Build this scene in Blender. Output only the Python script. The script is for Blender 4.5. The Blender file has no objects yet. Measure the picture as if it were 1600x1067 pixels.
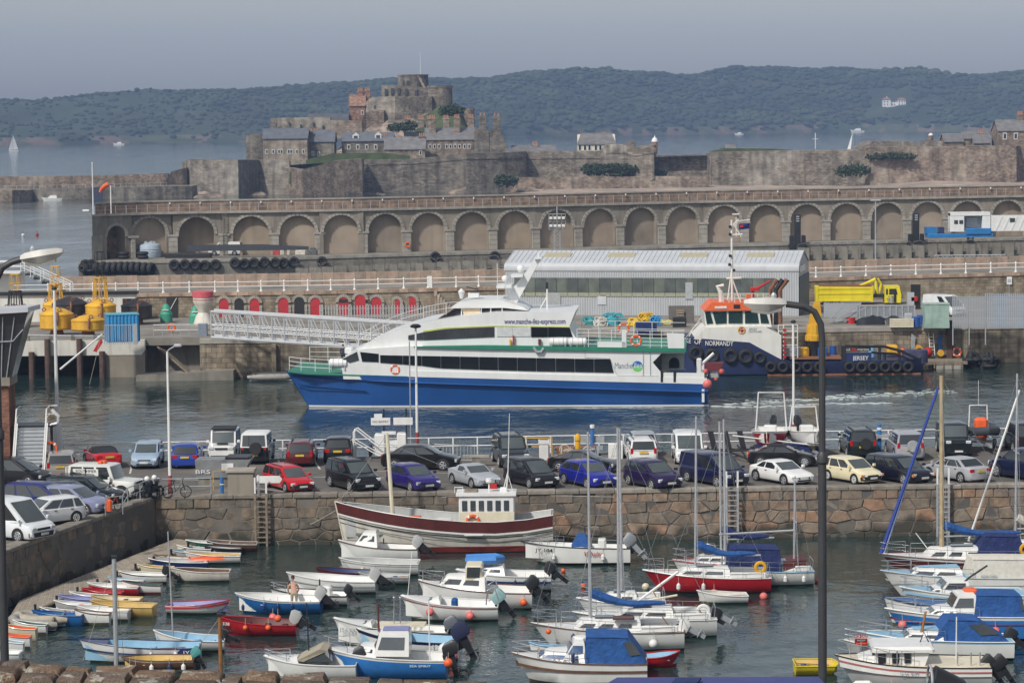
import bpy,bmesh,math,random
from mathutils import Matrix,Vector
random.seed(7)
R=math.radians
PI=math.pi
sin,cos,pi=math.sin,math.cos,math.pi
scene=bpy.context.scene
COL=scene.collection
W_,H_,F_,HC=1600.0,1067.0,4300.0,24.0
PITCH=math.atan((533.5-182.0)/F_)
ROLL=R(0.6)
_r0=Vector((1,0,0)); _d=Vector((0,cos(PITCH),-sin(PITCH))); _u0=Vector((0,sin(PITCH),cos(PITCH)))
_r=_r0*cos(ROLL)-_u0*sin(ROLL)
_u=_r0*sin(ROLL)+_u0*cos(ROLL)
CAMP=Vector((0,0,HC))
cam_data=bpy.data.cameras.new('camera')
cam=bpy.data.objects.new('camera',cam_data)
COL.objects.link(cam)
cam.matrix_world=Matrix(((_r.x,_u.x,-_d.x,0),(_r.y,_u.y,-_d.y,0),(_r.z,_u.z,-_d.z,HC),(0,0,0,1)))
cam_data.sensor_fit='HORIZONTAL'; cam_data.sensor_width=36.0
cam_data.lens=36.0*F_/W_
cam_data.clip_start=0.5; cam_data.clip_end=20000
scene.camera=cam
SUN_EL,SUN_AZ=R(46),R(-143)         # high hazy sun behind the camera,to its left
SUNV=Vector((sin(SUN_AZ)*cos(SUN_EL),cos(SUN_AZ)*cos(SUN_EL),sin(SUN_EL)))
world=bpy.data.worlds.new('World'); scene.world=world; world.use_nodes=True
wn=world.node_tree.nodes; wl=world.node_tree.links
bg=wn['Background']
sky=wn.new('ShaderNodeTexSky'); sky.sky_type='NISHITA'; sky.sun_disc=False
sky.sun_elevation=SUN_EL; sky.sun_rotation=SUN_AZ
sky.altitude=10; sky.air_density=1.0; sky.dust_density=1.5; sky.ozone_density=1.5
hs=wn.new('ShaderNodeHueSaturation'); hs.inputs['Saturation'].default_value=0.36; hs.inputs['Value'].default_value=1.0
wl.new(sky.outputs[0],hs.inputs['Color']); wl.new(hs.outputs[0],bg.inputs['Color'])
bg.inputs['Strength'].default_value=0.09
sun_d=bpy.data.lights.new('sun','SUN'); sun_d.energy=2.7; sun_d.angle=R(3.5); sun_d.color=(1.0,0.95,0.88)
sun=bpy.data.objects.new('sun',sun_d); COL.objects.link(sun)
sun.location=(-60,-60,120)
sun.rotation_euler=SUNV.to_track_quat('Z','Y').to_euler()
vs=scene.view_settings
vs.view_transform='Standard'; vs.look='None'; vs.gamma=1.0; vs.exposure=0.3; vs.use_curve_mapping=False
scene.render.engine='CYCLES'
scene.cycles.max_bounces=6; scene.cycles.volume_bounces=0; scene.cycles.transparent_max_bounces=8
scene.cycles.use_denoising=True
def ray(px,py):
 return (_d*F_+_r*(px-W_/2)+_u*(H_/2-py))
def G(px,py,z=0.0):
 d=ray(px,py); t=(z-HC)/d.z
 return CAMP+d*t
def A(px,py,Y):
 d=ray(px,py)
 return CAMP+d*(Y/d.y)
def PPM(Y): return F_/Y          # pixels per metre at depth Y
class MB:
 def __init__(s): s.v=[]; s.f=[]; s.mi=[]; s.m=0; s.T=None
 def add(s,vs,fs):
  b=len(s.v)
  if s.T is not None: vs=[s.T @ Vector(p) for p in vs]
  s.v += [tuple(p) for p in vs]
  s.f += [tuple(b+i for i in f) for f in fs]; s.mi += [s.m]*len(fs)
  return s
 def bx(s,x0,x1,y0,y1,z0,z1):
  v=[(x0,y0,z0),(x1,y0,z0),(x1,y1,z0),(x0,y1,z0),(x0,y0,z1),(x1,y0,z1),(x1,y1,z1),(x0,y1,z1)]
  return s.add(v,[(3,2,1,0),(4,5,6,7),(0,1,5,4),(1,2,6,5),(2,3,7,6),(3,0,4,7)])
 def box(s,c,d): return s.bx(c[0]-d[0]/2,c[0]+d[0]/2,c[1]-d[1]/2,c[1]+d[1]/2,c[2]-d[2]/2,c[2]+d[2]/2)
 def bev(s,x0,x1,y0,y1,z0,z1,b=.05):
  def ring(i,z):
   a,c,e,g=x0+i,x1-i,y0+i,y1-i
   return [(a+b,e,z),(c-b,e,z),(c,e+b,z),(c,g-b,z),(c-b,g,z),(a+b,g,z),(a,g-b,z),(a,e+b,z)]
  return s.loft([ring(0,z0),ring(0,z1-b),ring(b*.8,z1)])
 def loft(s,rings,closed=True,caps=(True,True)):
  n=len(rings[0]); v=[p for r in rings for p in r]; f=[]
  m=n if closed else n-1
  for i in range(len(rings)-1):
   for j in range(m):
    k=(j+1) % n
    f.append((i*n+j,i*n+k,(i+1)*n+k,(i+1)*n+j))
  if closed and caps[0]: f.append(tuple(reversed(range(n))))
  if closed and caps[1]: f.append(tuple((len(rings)-1)*n+j for j in range(n)))
  return s.add(v,f)
 def prism(s,poly,a,b,axis='y'):
  def P(p,t): return {'y': (p[0],t,p[1]),'x': (t,p[0],p[1]),'z': (p[0],p[1],t)}[axis]
  return s.loft([[P(p,a) for p in poly],[P(p,b) for p in poly]])
 def tube(s,p,q,r,n=6,r2=None,caps=True):
  p=Vector(p); q=Vector(q); d=q-p
  if d.length<1e-6: return s
  d.normalize(); a=d.orthogonal().normalized(); b=d.cross(a)
  r2=r if r2 is None else r2
  ring=lambda c,rr: [c+(a*cos(2*pi*i/n)+b*sin(2*pi*i/n))*rr for i in range(n)]
  return s.loft([ring(p,r),ring(q,r2)],caps=(caps,caps))
 def path(s,pts,r,n=5,closed=False):
  pts=[Vector(p) for p in pts]; rings=[]; N=len(pts)
  up=None
  for i,p in enumerate(pts):
   a=pts[i-1] if (i>0 or closed) else p; b=pts[(i+1) % N] if (i<N-1 or closed) else p
   d=(b-a); d=d.normalized() if d.length>1e-9 else Vector((0,0,1))
   if up is None: up=d.orthogonal().normalized()
   up=(up-d*up.dot(d)); up=up.normalized() if up.length>1e-6 else d.orthogonal().normalized()
   w=d.cross(up); rr=r[i] if isinstance(r,(list,tuple)) else r
   rings.append([p+(up*cos(2*pi*k/n)+w*sin(2*pi*k/n))*rr for k in range(n)])
  if closed: rings.append(rings[0])
  return s.loft(rings,caps=(not closed,not closed))
 def lathe(s,prof,n=12,c=(0,0,0)):
  rings=[[(c[0]+r*cos(2*pi*i/n),c[1]+r*sin(2*pi*i/n),c[2]+z) for i in range(n)] for r,z in prof]
  return s.loft(rings)
 def ball(s,c,r,n=8,m=6,sz=1.0):
  pr=[(max(r*sin(pi*i/m),r*.02),-r*sz*cos(pi*i/m)) for i in range(m+1)]
  return s.lathe(pr,n,c)
 def torus(s,c,R_,r,n=16,m=6,axis='y',squash=1.0):
  rings=[]
  for i in range(n+1):
   a=2*pi*i/n; ring=[]
   for j in range(m):
    b=2*pi*j/m; rr=R_+r*cos(b); h=r*squash*sin(b)
    p={'y': (rr*cos(a),h,rr*sin(a)),'x': (h,rr*cos(a),rr*sin(a)),'z': (rr*cos(a),rr*sin(a),h)}[axis]
    ring.append((c[0]+p[0],c[1]+p[1],c[2]+p[2]))
   rings.append(ring)
  return s.loft(rings,caps=(False,False))
 def quad(s,*p): return s.add(p,[tuple(range(len(p)))])
 def slab(s,pts,off):
  n=len(pts); o=Vector(off)
  v=[Vector(p) for p in pts]+[Vector(p)+o for p in pts]
  f=[tuple(range(n)),tuple(reversed(range(n,2*n)))]+[(i,i+n,(i+1) % n+n,(i+1) % n) for i in range(n)]
  return s.add(v,f)
 def mesh(s,name,mats,sharp=32):
  me=bpy.data.meshes.new(name)
  me.from_pydata(s.v,[],s.f)
  for m in (mats if isinstance(mats,(list,tuple)) else [mats]): me.materials.append(m)
  if isinstance(mats,(list,tuple)) and len(mats)>1: me.polygons.foreach_set('material_index',s.mi)
  bm=bmesh.new(); bm.from_mesh(me)
  bmesh.ops.recalc_face_normals(bm,faces=bm.faces); bm.to_mesh(me); bm.free()
  me.polygons.foreach_set('use_smooth',[True]*len(me.polygons))
  me.set_sharp_from_angle(angle=R(sharp))
  me.update()
  return me
 def build(s,name,mats,parent=None,loc=None,rz=None,sharp=32,kind=None):
  return put(name,s.mesh(name,mats,sharp),parent,loc,rz,kind)
def put(name,me,parent=None,loc=None,rz=None,kind=None,mtx=None):
 o=bpy.data.objects.new(name,me); COL.objects.link(o)
 if parent is not None: o.parent=parent
 if loc is not None: o.location=loc
 if rz is not None: o.rotation_euler=(0,0,rz)
 if mtx is not None: o.matrix_local=mtx
 if kind: o['kind']=kind
 return o
def tag(o,label,cat,group=None):
 o['label']=label; o['category']=cat
 if group: o['group']=group
 return o
def thing(name,label,cat,loc=(0,0,0),rz=0.0,group=None,tilt=None):
 o=bpy.data.objects.new(name,None); COL.objects.link(o)
 o.location=loc; o.rotation_euler=(tilt[0],tilt[1],rz) if tilt else (0,0,rz); o.empty_display_size=.2
 return tag(o,label,cat,group)
def copy_tree(o,parent=None):
 c=o.copy(); COL.objects.link(c)
 if parent is not None: c.parent=parent
 for ch in list(o.children): copy_tree(ch,c)
 return c
_MC={}
def cached(key,fn):
 if key not in _MC: _MC[key]=fn()
 return _MC[key]
def interp(tab,x):
 if x <= tab[0][0]: return tab[0][1]
 for (a,b),(c,d) in zip(tab,tab[1:]):
  if x <= c: return b+(d-b)*(x-a)/(c-a)
 return tab[-1][1]
def C(r,g,b):
 f=lambda c: (c/255/12.92) if c <= 10 else ((c/255+.055)/1.055)**2.4
 return (f(r),f(g),f(b))
_MT={}
def mat(key,col=(.5,.5,.5),rough=.5,var=.12,scale=4.0,bump=0.0,metal=0.0,coat=0.0,streak=0.0,dark=None,bscale=None,spec=.5,stretch=None,col2=None,c2=(.5,.62),c2scale=2.0):
 if key in _MT: return _MT[key]
 m=bpy.data.materials.new(key); m.use_nodes=True; _MT[key]=m
 nt=m.node_tree; N=nt.nodes; L=nt.links; b=N['Principled BSDF']
 b.inputs['Roughness'].default_value=rough; b.inputs['Metallic'].default_value=metal
 b.inputs['Specular IOR Level'].default_value=spec; b.inputs['Coat Weight'].default_value=coat; b.inputs['Coat Roughness'].default_value=.08
 tc=N.new('ShaderNodeTexCoord'); geo=N.new('ShaderNodeNewGeometry')
 src=geo.outputs['Position'] if stretch == 'world' else tc.outputs['Object']
 no=N.new('ShaderNodeTexNoise'); no.inputs['Scale'].default_value=scale; no.inputs['Detail'].default_value=5
 L.new(src,no.inputs['Vector'])
 mr=N.new('ShaderNodeMapRange'); mr.inputs['From Min'].default_value=.3; mr.inputs['From Max'].default_value=.7
 mr.inputs['To Min'].default_value=1-var; mr.inputs['To Max'].default_value=1+var
 L.new(no.outputs['Fac'],mr.inputs['Value'])
 cur=None
 base=N.new('ShaderNodeRGB'); base.outputs[0].default_value=(*col,1); cur=base.outputs[0]
 if col2:
  n2=N.new('ShaderNodeTexNoise'); n2.inputs['Scale'].default_value=c2scale; n2.inputs['Detail'].default_value=6; n2.inputs['Roughness'].default_value=.65
  L.new(src,n2.inputs['Vector'])
  rp=N.new('ShaderNodeMapRange'); rp.inputs['From Min'].default_value=c2[0]; rp.inputs['From Max'].default_value=c2[1]
  L.new(n2.outputs['Fac'],rp.inputs['Value'])
  mx=N.new('ShaderNodeMix'); mx.data_type='RGBA'
  L.new(rp.outputs[0],mx.inputs['Factor']); L.new(cur,mx.inputs['A']); mx.inputs['B'].default_value=(*col2,1); cur=mx.outputs['Result']
 if streak:
  mp=N.new('ShaderNodeMapping'); mp.inputs['Scale'].default_value=(1,1,.12); L.new(src,mp.inputs['Vector'])
  ns=N.new('ShaderNodeTexNoise'); ns.inputs['Scale'].default_value=2.2 if bscale is None else bscale*.4; ns.inputs['Detail'].default_value=4
  L.new(mp.outputs[0],ns.inputs['Vector'])
  rs=N.new('ShaderNodeMapRange'); rs.inputs['From Min'].default_value=.5; rs.inputs['From Max'].default_value=.72; rs.inputs['To Max'].default_value=streak
  L.new(ns.outputs['Fac'],rs.inputs['Value'])
  mx=N.new('ShaderNodeMix'); mx.data_type='RGBA'
  L.new(rs.outputs[0],mx.inputs['Factor']); L.new(cur,mx.inputs['A']); mx.inputs['B'].default_value=(*(dark or tuple(c*.35 for c in col)),1); cur=mx.outputs['Result']
 mul=N.new('ShaderNodeVectorMath'); mul.operation='SCALE'
 L.new(cur,mul.inputs[0]); L.new(mr.outputs[0],mul.inputs['Scale']); L.new(mul.outputs[0],b.inputs['Base Color'])
 if bump:
  nb=N.new('ShaderNodeTexNoise'); nb.inputs['Scale'].default_value=bscale or scale*3; nb.inputs['Detail'].default_value=6
  L.new(src,nb.inputs['Vector'])
  bp=N.new('ShaderNodeBump'); bp.inputs['Strength'].default_value=min(1,bump); bp.inputs['Distance'].default_value=.03 if bump <= 1 else .03*bump
  L.new(nb.outputs['Fac'],bp.inputs['Height']); L.new(bp.outputs[0],b.inputs['Normal'])
 return m
def masonry(key,col,mortar,bw,bh,var=.25,bump=.6,streak=.4,c2=None,big=1.0,irregular=0.0):
 if key in _MT: return _MT[key]
 m=bpy.data.materials.new(key); m.use_nodes=True; _MT[key]=m
 nt=m.node_tree; N=nt.nodes; L=nt.links; b=N['Principled BSDF']; b.inputs['Roughness'].default_value=.9; b.inputs['Specular IOR Level'].default_value=.2
 geo=N.new('ShaderNodeNewGeometry')
 sep=N.new('ShaderNodeSeparateXYZ'); L.new(geo.outputs['Position'],sep.inputs[0])
 ad=N.new('ShaderNodeMath'); ad.operation='ADD'; L.new(sep.outputs[0],ad.inputs[0]); L.new(sep.outputs[1],ad.inputs[1])
 cb=N.new('ShaderNodeCombineXYZ'); L.new(ad.outputs[0],cb.inputs[0]); L.new(sep.outputs[2],cb.inputs[1])
 vec=cb.outputs[0]
 if irregular:
  nz=N.new('ShaderNodeTexNoise'); nz.inputs['Scale'].default_value=.8/bw; L.new(vec,nz.inputs['Vector'])
  sc=N.new('ShaderNodeVectorMath'); sc.operation='SCALE'; sc.inputs['Scale'].default_value=irregular; L.new(nz.outputs['Color'],sc.inputs[0])
  av=N.new('ShaderNodeVectorMath'); L.new(vec,av.inputs[0]); L.new(sc.outputs[0],av.inputs[1]); vec=av.outputs[0]
 br=N.new('ShaderNodeTexBrick'); br.inputs['Scale'].default_value=1
 br.inputs['Brick Width'].default_value=bw; br.inputs['Row Height'].default_value=bh; br.inputs['Mortar Size'].default_value=bh*.05
 br.inputs['Color1'].default_value=(*[c*(1-var) for c in col],1); br.inputs['Color2'].default_value=(*[c*(1+var) for c in col],1); br.inputs['Mortar'].default_value=(*mortar,1)
 L.new(vec,br.inputs['Vector'])
 cur=br.outputs['Color']
 if c2:
  n2=N.new('ShaderNodeTexNoise'); n2.inputs['Scale'].default_value=.12/big; n2.inputs['Detail'].default_value=8; n2.inputs['Roughness'].default_value=.7
  L.new(geo.outputs['Position'],n2.inputs['Vector'])
  rp=N.new('ShaderNodeMapRange'); rp.inputs['From Min'].default_value=.48; rp.inputs['From Max'].default_value=.62; rp.inputs['To Max'].default_value=.7
  L.new(n2.outputs['Fac'],rp.inputs['Value'])
  mx=N.new('ShaderNodeMix'); mx.data_type='RGBA'; L.new(rp.outputs[0],mx.inputs['Factor']); L.new(cur,mx.inputs['A']); mx.inputs['B'].default_value=(*c2,1); cur=mx.outputs['Result']
 mp=N.new('ShaderNodeMapping'); mp.inputs['Scale'].default_value=(1.1/big,1.1/big,.07/big); L.new(geo.outputs['Position'],mp.inputs['Vector'])
 ns=N.new('ShaderNodeTexNoise'); ns.inputs['Scale'].default_value=1.6; ns.inputs['Detail'].default_value=6; L.new(mp.outputs[0],ns.inputs['Vector'])
 rs=N.new('ShaderNodeMapRange'); rs.inputs['From Min'].default_value=.46; rs.inputs['From Max'].default_value=.7; rs.inputs['To Max'].default_value=streak
 L.new(ns.outputs['Fac'],rs.inputs['Value'])
 mx=N.new('ShaderNodeMix'); mx.data_type='RGBA'; L.new(rs.outputs[0],mx.inputs['Factor']); L.new(cur,mx.inputs['A']); mx.inputs['B'].default_value=(*[c*.3 for c in col],1); cur=mx.outputs['Result']
 n3=N.new('ShaderNodeTexNoise'); n3.inputs['Scale'].default_value=1.1/big; n3.inputs['Detail'].default_value=8; L.new(geo.outputs['Position'],n3.inputs['Vector'])
 mr=N.new('ShaderNodeMapRange'); mr.inputs['From Min'].default_value=.3; mr.inputs['From Max'].default_value=.7; mr.inputs['To Min'].default_value=.62; mr.inputs['To Max'].default_value=1.35
 L.new(n3.outputs['Fac'],mr.inputs['Value'])
 mul=N.new('ShaderNodeVectorMath'); mul.operation='SCALE'; L.new(cur,mul.inputs[0]); L.new(mr.outputs[0],mul.inputs['Scale']); L.new(mul.outputs[0],b.inputs['Base Color'])
 if bump:
  a2=N.new('ShaderNodeMath'); a2.operation='MULTIPLY_ADD'; L.new(br.outputs['Fac'],a2.inputs[0]); a2.inputs[1].default_value=-1; L.new(n3.outputs['Fac'],a2.inputs[2])
  bp=N.new('ShaderNodeBump'); bp.inputs['Strength'].default_value=bump; bp.inputs['Distance'].default_value=.06*big; L.new(a2.outputs[0],bp.inputs['Height']); L.new(bp.outputs[0],b.inputs['Normal'])
 return m
def paint(r,g,b,gloss=True,key=None):
 k=key or 'paint_%d_%d_%d_%d' % (r,g,b,gloss)
 return mat(k,C(r,g,b),.28 if gloss else .6,.07,1.3,coat=.6 if gloss else 0)
def glassy(key,col,rough=.06):
 return mat(key,col,rough,.25,.7,spec=1.0,coat=.5)
M_WHITE=mat('white_paint',(.74,.74,.72),.4,.06,2.0,streak=.12,dark=(.4,.36,.28))
M_WGEL=mat('white_gelcoat',(.74,.74,.71),.3,.06,1.5,coat=.3,streak=.12,dark=(.45,.42,.34))
M_CREAM=mat('cream_paint',(.68,.62,.47),.5,.08,2.0,streak=.15)
M_BLACK=mat('black_rubber',(.018,.018,.02),.75,.3,6,bump=.3)
M_BLKP=mat('black_paint',(.02,.021,.024),.4,.2,3)
M_GALV=mat('galvanised_steel',(.42,.44,.46),.45,.12,5,metal=.35)
M_ALU=mat('aluminium',(.55,.56,.58),.35,.1,5,metal=.5)
M_STEEL=mat('stainless_rail',(.62,.63,.65),.25,.05,5,metal=.8)
M_ROPE=mat('rope',(.42,.38,.30),.9,.2,12)
M_WOOD=mat('weathered_wood',(.22,.18,.13),.8,.3,3,bump=.4,streak=.3)
M_TEAK=mat('varnished_wood',(.28,.12,.035),.4,.25,4)
M_GLASS=glassy('dark_glass',(.02,.024,.028))
M_GLASS2=glassy('grey_glass',(.06,.07,.075))
M_ORANGE=mat('orange_plastic',(.75,.12,.03),.45,.08,3)
M_RED=mat('red_paint',(.42,.02,.02),.4,.12,3)
M_PINK=mat('faded_pink_plastic',(.7,.16,.15),.5,.15,3)
M_NAVY=mat('navy_paint',(.018,.035,.12),.35,.15,2,coat=.3)
M_BLUE=mat('blue_canvas',(.014,.08,.27),.8,.2,2,bump=3,bscale=3.5)
M_DBLUE=mat('dark_blue_canvas',(.012,.025,.11),.8,.2,2,bump=3,bscale=3.5)
M_YEL=mat('yellow_paint',(.66,.36,.02),.45,.12,2,streak=.35,dark=(.3,.14,.04))
# == SETTING: sea, hills
def water_mat():
 m=bpy.data.materials.new('harbour_water'); m.use_nodes=True
 N=m.node_tree.nodes; L=m.node_tree.links; b=N['Principled BSDF']
 b.inputs['Base Color'].default_value=(.018,.038,.036,1); b.inputs['Roughness'].default_value=.07; b.inputs['IOR'].default_value=1.33
 geo=N.new('ShaderNodeNewGeometry')
 def noise(sc,det,stretch,rough=.55):
  mp=N.new('ShaderNodeMapping'); mp.inputs['Scale'].default_value=stretch; L.new(geo.outputs['Position'],mp.inputs['Vector'])
  n=N.new('ShaderNodeTexNoise'); n.inputs['Scale'].default_value=sc; n.inputs['Detail'].default_value=det; n.inputs['Roughness'].default_value=rough
  L.new(mp.outputs[0],n.inputs['Vector']); return n.outputs['Fac']
 a=noise(.9,4,(1,.8,1)); c=noise(.22,2,(1,.7,1)); patch=noise(.05,4,(1,.4,1))
 rp=N.new('ShaderNodeMapRange'); rp.inputs['From Min'].default_value=.35; rp.inputs['From Max'].default_value=.65; rp.inputs['To Min'].default_value=.14; rp.inputs['To Max'].default_value=1.5
 L.new(patch,rp.inputs['Value'])
 sm=N.new('ShaderNodeMath'); sm.operation='MULTIPLY_ADD'; L.new(c,sm.inputs[0]); sm.inputs[1].default_value=1.6; L.new(a,sm.inputs[2])
 ml=N.new('ShaderNodeMath'); ml.operation='MULTIPLY'; L.new(sm.outputs[0],ml.inputs[0]); L.new(rp.outputs[0],ml.inputs[1])
 bp=N.new('ShaderNodeBump'); bp.inputs['Strength'].default_value=1; bp.inputs['Distance'].default_value=.13
 L.new(ml.outputs[0],bp.inputs['Height']); L.new(bp.outputs[0],b.inputs['Normal'])
 return m
M_WATER=water_mat()
MB().quad((-5000,-80,0),(5000,-80,0),(7000,12000,0),(-7000,12000,0)).build('sea',M_WATER,kind='structure')
RIDGE=[(-300,158),(0,151),(60,151),(100,147),(160,139),(210,137),(330,132),(400,131),(470,129),(530,123),(600,119),(700,119),(770,116),(830,109),(900,103),(960,104),(1010,107),(1075,116),(1110,111),(1150,101),(1200,102),(1290,101),(1370,104),(1440,104),(1490,114),(1540,113),(1600,106),(1900,112)]
SHORE=[(-300,231),(0,227.5),(230,224),(400,222),(800,215),(1000,211.5),(1200,208.5),(1300,207),(1600,204.5),(1900,203)]
def fbm(x,y,o=4):
 from mathutils import noise as mn
 v=0; a=.5
 for i in range(o): v += a*mn.noise((x,y,3.7*i)); x *= 2.1; y *= 2.1; a *= .5
 return v
M_HILL=mat('heath_slope',(.024,.04,.016),.95,.4,.012,stretch='world',col2=(.05,.058,.026),c2=(.5,.7),c2scale=.02)
M_CLIFF=mat('shore_cliff',(.20,.14,.10),.95,.4,.03,stretch='world',col2=(.05,.06,.03),c2=(.40,.52),c2scale=.03)
M_WOODS=mat('far_foliage',(.020,.034,.014),.95,.5,.02,stretch='world',col2=(.045,.06,.022),c2=(.5,.6),c2scale=.008)
def hill_point(px,t):
 s=G(px,interp(SHORE,px),0); D=s.y
 dep=420.0
 y=D+dep*t; x=s.x*y/D
 zr=A(px,interp(RIDGE,px),D+dep).z-7
 cl=min(1,t/.03)*7 if t>0 else -2
 z=cl+(zr-cl)*(1-(1-min(t,1))**1.8) if t>0 else -3
 if t>1: z=zr-(t-1)*90
 z += fbm(x*.008,y*.008)*18*min(1,t*4)*(1 if t<.85 else .4)
 return Vector((x,y,z))
ts=[-.02,0,.004,.012,.025,.05,.09,.14,.2,.27,.35,.44,.54,.64,.74,.84,.93,1.0,1.15,1.5]
cols=list(range(-300,1901,8))
mb=MB()
for i,px in enumerate(cols): mb.v += [tuple(hill_point(px,t)) for t in ts]
n=len(ts)
for i in range(len(cols)-1):
 for j in range(n-1):
  mb.f.append((i*n+j,(i+1)*n+j,(i+1)*n+j+1,i*n+j+1)); mb.mi.append(1 if ts[j+1] <= .026 and fbm(cols[i]*.012,j*.3)>-.12 else 0)
mb.build('headland',[M_HILL,M_CLIFF],kind='structure',sharp=180)
def crown_blob(seed):
 rnd=random.Random(seed); bm=bmesh.new(); bmesh.ops.create_icosphere(bm,subdivisions=2,radius=1)
 vs=[]
 for v in bm.verts:
  k=1+.38*fbm(v.co.x*1.7+seed*9,v.co.y*1.7+v.co.z*2.3,3)
  vs.append((v.co.x*k,v.co.y*k,v.co.z*k*.85))
 fs=[tuple(v.index for v in f.verts) for f in bm.faces]; bm.free()
 return vs,fs
BLOBS=[crown_blob(i) for i in range(7)]
mb=MB(); rnd=random.Random(3)
def add_blob(mb,p,r,rnd):
 vs,fs=rnd.choice(BLOBS); a=rnd.random()*6.28; ca,sa=cos(a)*r,sin(a)*r; h=r*rnd.uniform(.5,.85); b=len(mb.v)
 mb.v += [(p[0]+x*ca-y*sa,p[1]+x*sa+y*ca,p[2]+z*h) for x,y,z in vs]; mb.f += [tuple(b+i for i in f) for f in fs]; mb.mi += [0]*len(fs)
for k in range(15000):
 px=rnd.uniform(-280,1880); t=rnd.choice([rnd.uniform(.012,.3),rnd.uniform(.03,1),rnd.uniform(.3,1),rnd.uniform(.95,1.03)])
 wood=.3 if px<330 else (.6 if px<520 else 1.0)
 if rnd.random()>wood+(.25 if t>.9 and px>330 else 0): continue
 if 1355<px<1425 and .1<t<.42: continue
 if 1350<px<1475 and t<.2 and rnd.random()<.75: continue
 p=hill_point(px,t); r=rnd.choice([rnd.uniform(2.2,4),rnd.uniform(3,6)])*(1 if px>450 else .7)
 add_blob(mb,(p.x,p.y,p.z+r*.3),r,rnd)
mb.build('woodland',M_WOODS,kind='stuff',sharp=180)
hp=hill_point(1395,.23)
T=thing('white_villa','white villa with a terrace among the trees of the far headland','house',(hp.x,hp.y-6,hp.z-2),0)
mb=MB().bx(-14,-4,-4,5,0,9.5).bx(-4,5,-2,6,0,7.5).bx(5,15,-4,5,0,9); mb.build('wall',M_WHITE,T)
rf=MB().loft([[(-15,-5,9.5),(-3,-5,9.5),(-3,6,9.5),(-15,6,9.5)],[(-11,0,12),(-7,0,12),(-7,1,12),(-11,1,12)]]).loft([[(4,-5,9),(16,-5,9),(16,6,9),(4,6,9)],[(8,0,11.5),(12,0,11.5),(12,1,11.5),(8,1,11.5)]]).bx(-5,6,-3,7,7.5,8)
rf.build('roof',mat('clay_tile',(.3,.13,.09),.8,.2,1),T)
for x in (-12,-8,-2,1,7,10.5,13.5):
 for z in (2,5.6):
  yy=-2 if -4<x<5 else -4
  MB().bx(x-.7,x+.7,yy-.06,yy+.2,z,z+1.9).build('window',M_GLASS2,T)
MB().bx(-10,8,-10,-9.4,-2.5,.8).build('terrace_wall',M_CREAM,T)
MB().bx(-9,-8,0,1,11,13.5).build('chimney',M_WHITE,T)
# == haze: the air over the whole harbour
mb=MB().bx(-2600,2600,-40,4600,-6,160)
hz=bpy.data.materials.new('sea_haze'); hz.use_nodes=True; hz.node_tree.nodes.clear()
ho=hz.node_tree.nodes.new('ShaderNodeOutputMaterial'); pv=hz.node_tree.nodes.new('ShaderNodeVolumePrincipled')
pv.inputs['Color'].default_value=(.44,.62,1.0,1); pv.inputs['Density'].default_value=.00015; pv.inputs['Anisotropy'].default_value=0.0
hz.node_tree.links.new(pv.outputs[0],ho.inputs['Volume'])
mb.build('haze',hz,kind='stuff')
# == small craft far out
M_SAIL=mat('white_sailcloth',(.78,.77,.74),.7,.05,1)
def far_sailer(px,py,h,label,lean=0):
 p=G(px,py,0); T=thing('sailing_yacht',label,'sailing yacht',p,R(20),None,(0,R(lean)))
 hull=[[(-4.6*k,0,.1),(-1*k,-1.3*k,0),(3.6*k,-1*k,0),(3.6*k,1*k,0),(-1*k,1.3*k,0)] for k in (.85,)]
 MB().loft([hull[0],[(x*1.15,y*1.15,1.1) for x,y,z in hull[0]]]).build('hull',M_WGEL,T)
 MB().tube((-.8,0,1),(-.8,0,h),.09).build('mast',M_ALU,T)
 MB().slab([(-.6,.0,1.6),(3.4,.5,1.7),(1.6,.35,h*.55),(-.6,.0,h*.97)],(.05,.12,0)).build('mainsail',M_SAIL,T)
 MB().slab([(-1,.0,h*.85),(-4.4,0,1.4),(-.9,.5,1.6)],(.05,.12,0)).build('jib',M_SAIL,T)
far_sailer(22,237,13.5,'white sailing yacht under full sail out on the bay')
def far_motor(px,py,L,label):
 p=G(px,py,0); T=thing('motor_cruiser',label,'motor boat',p,R(8)); k=L/9
 MB().loft([[(-4*k,0,0),(-2*k,-1.2*k,0),(4*k,-1.2*k,0),(4*k,1.2*k,0),(-2*k,1.2*k,0)],[(-5*k,0,1.7*k),(-2*k,-1.6*k,1.4*k),(4.4*k,-1.5*k,1.1*k),(4.4*k,1.5*k,1.1*k),(-2*k,1.6*k,1.4*k)]]).build('hull',M_WGEL,T)
 MB().loft([[(-2.4*k,-1.1*k,1.2*k),(2*k,-1.1*k,1.2*k),(2*k,1.1*k,1.2*k),(-2.4*k,1.1*k,1.2*k)],[(-.9*k,-.9*k,2.4*k),(1.8*k,-.9*k,2.5*k),(1.8*k,.9*k,2.5*k),(-.9*k,.9*k,2.4*k)]]).build('cabin',M_WHITE,T)
 MB().tube((.8*k,0,2.4*k),(.9*k,0,3.8*k),.07*k).build('mast',M_ALU,T)
far_motor(186,227,11,'white motor cruiser lying off the pale beach of the headland')
far_motor(1340,207,17,'large white motor yacht anchored off the headland')
far_motor(1390,205.5,12,'white cruiser anchored just off the cove below the white villa')
far_motor(1155,211,10,'small white launch off the wooded shore')
far_motor(1446,205.4,10,'white yacht moored off the far cove with no sail up')
p=G(1329,236,0)
p=A(1329,232,1050); far=thing('sailing_yacht','small yacht with a curved white sail showing over the castle wall','sailing yacht',(p.x,p.y,0),0)
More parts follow.
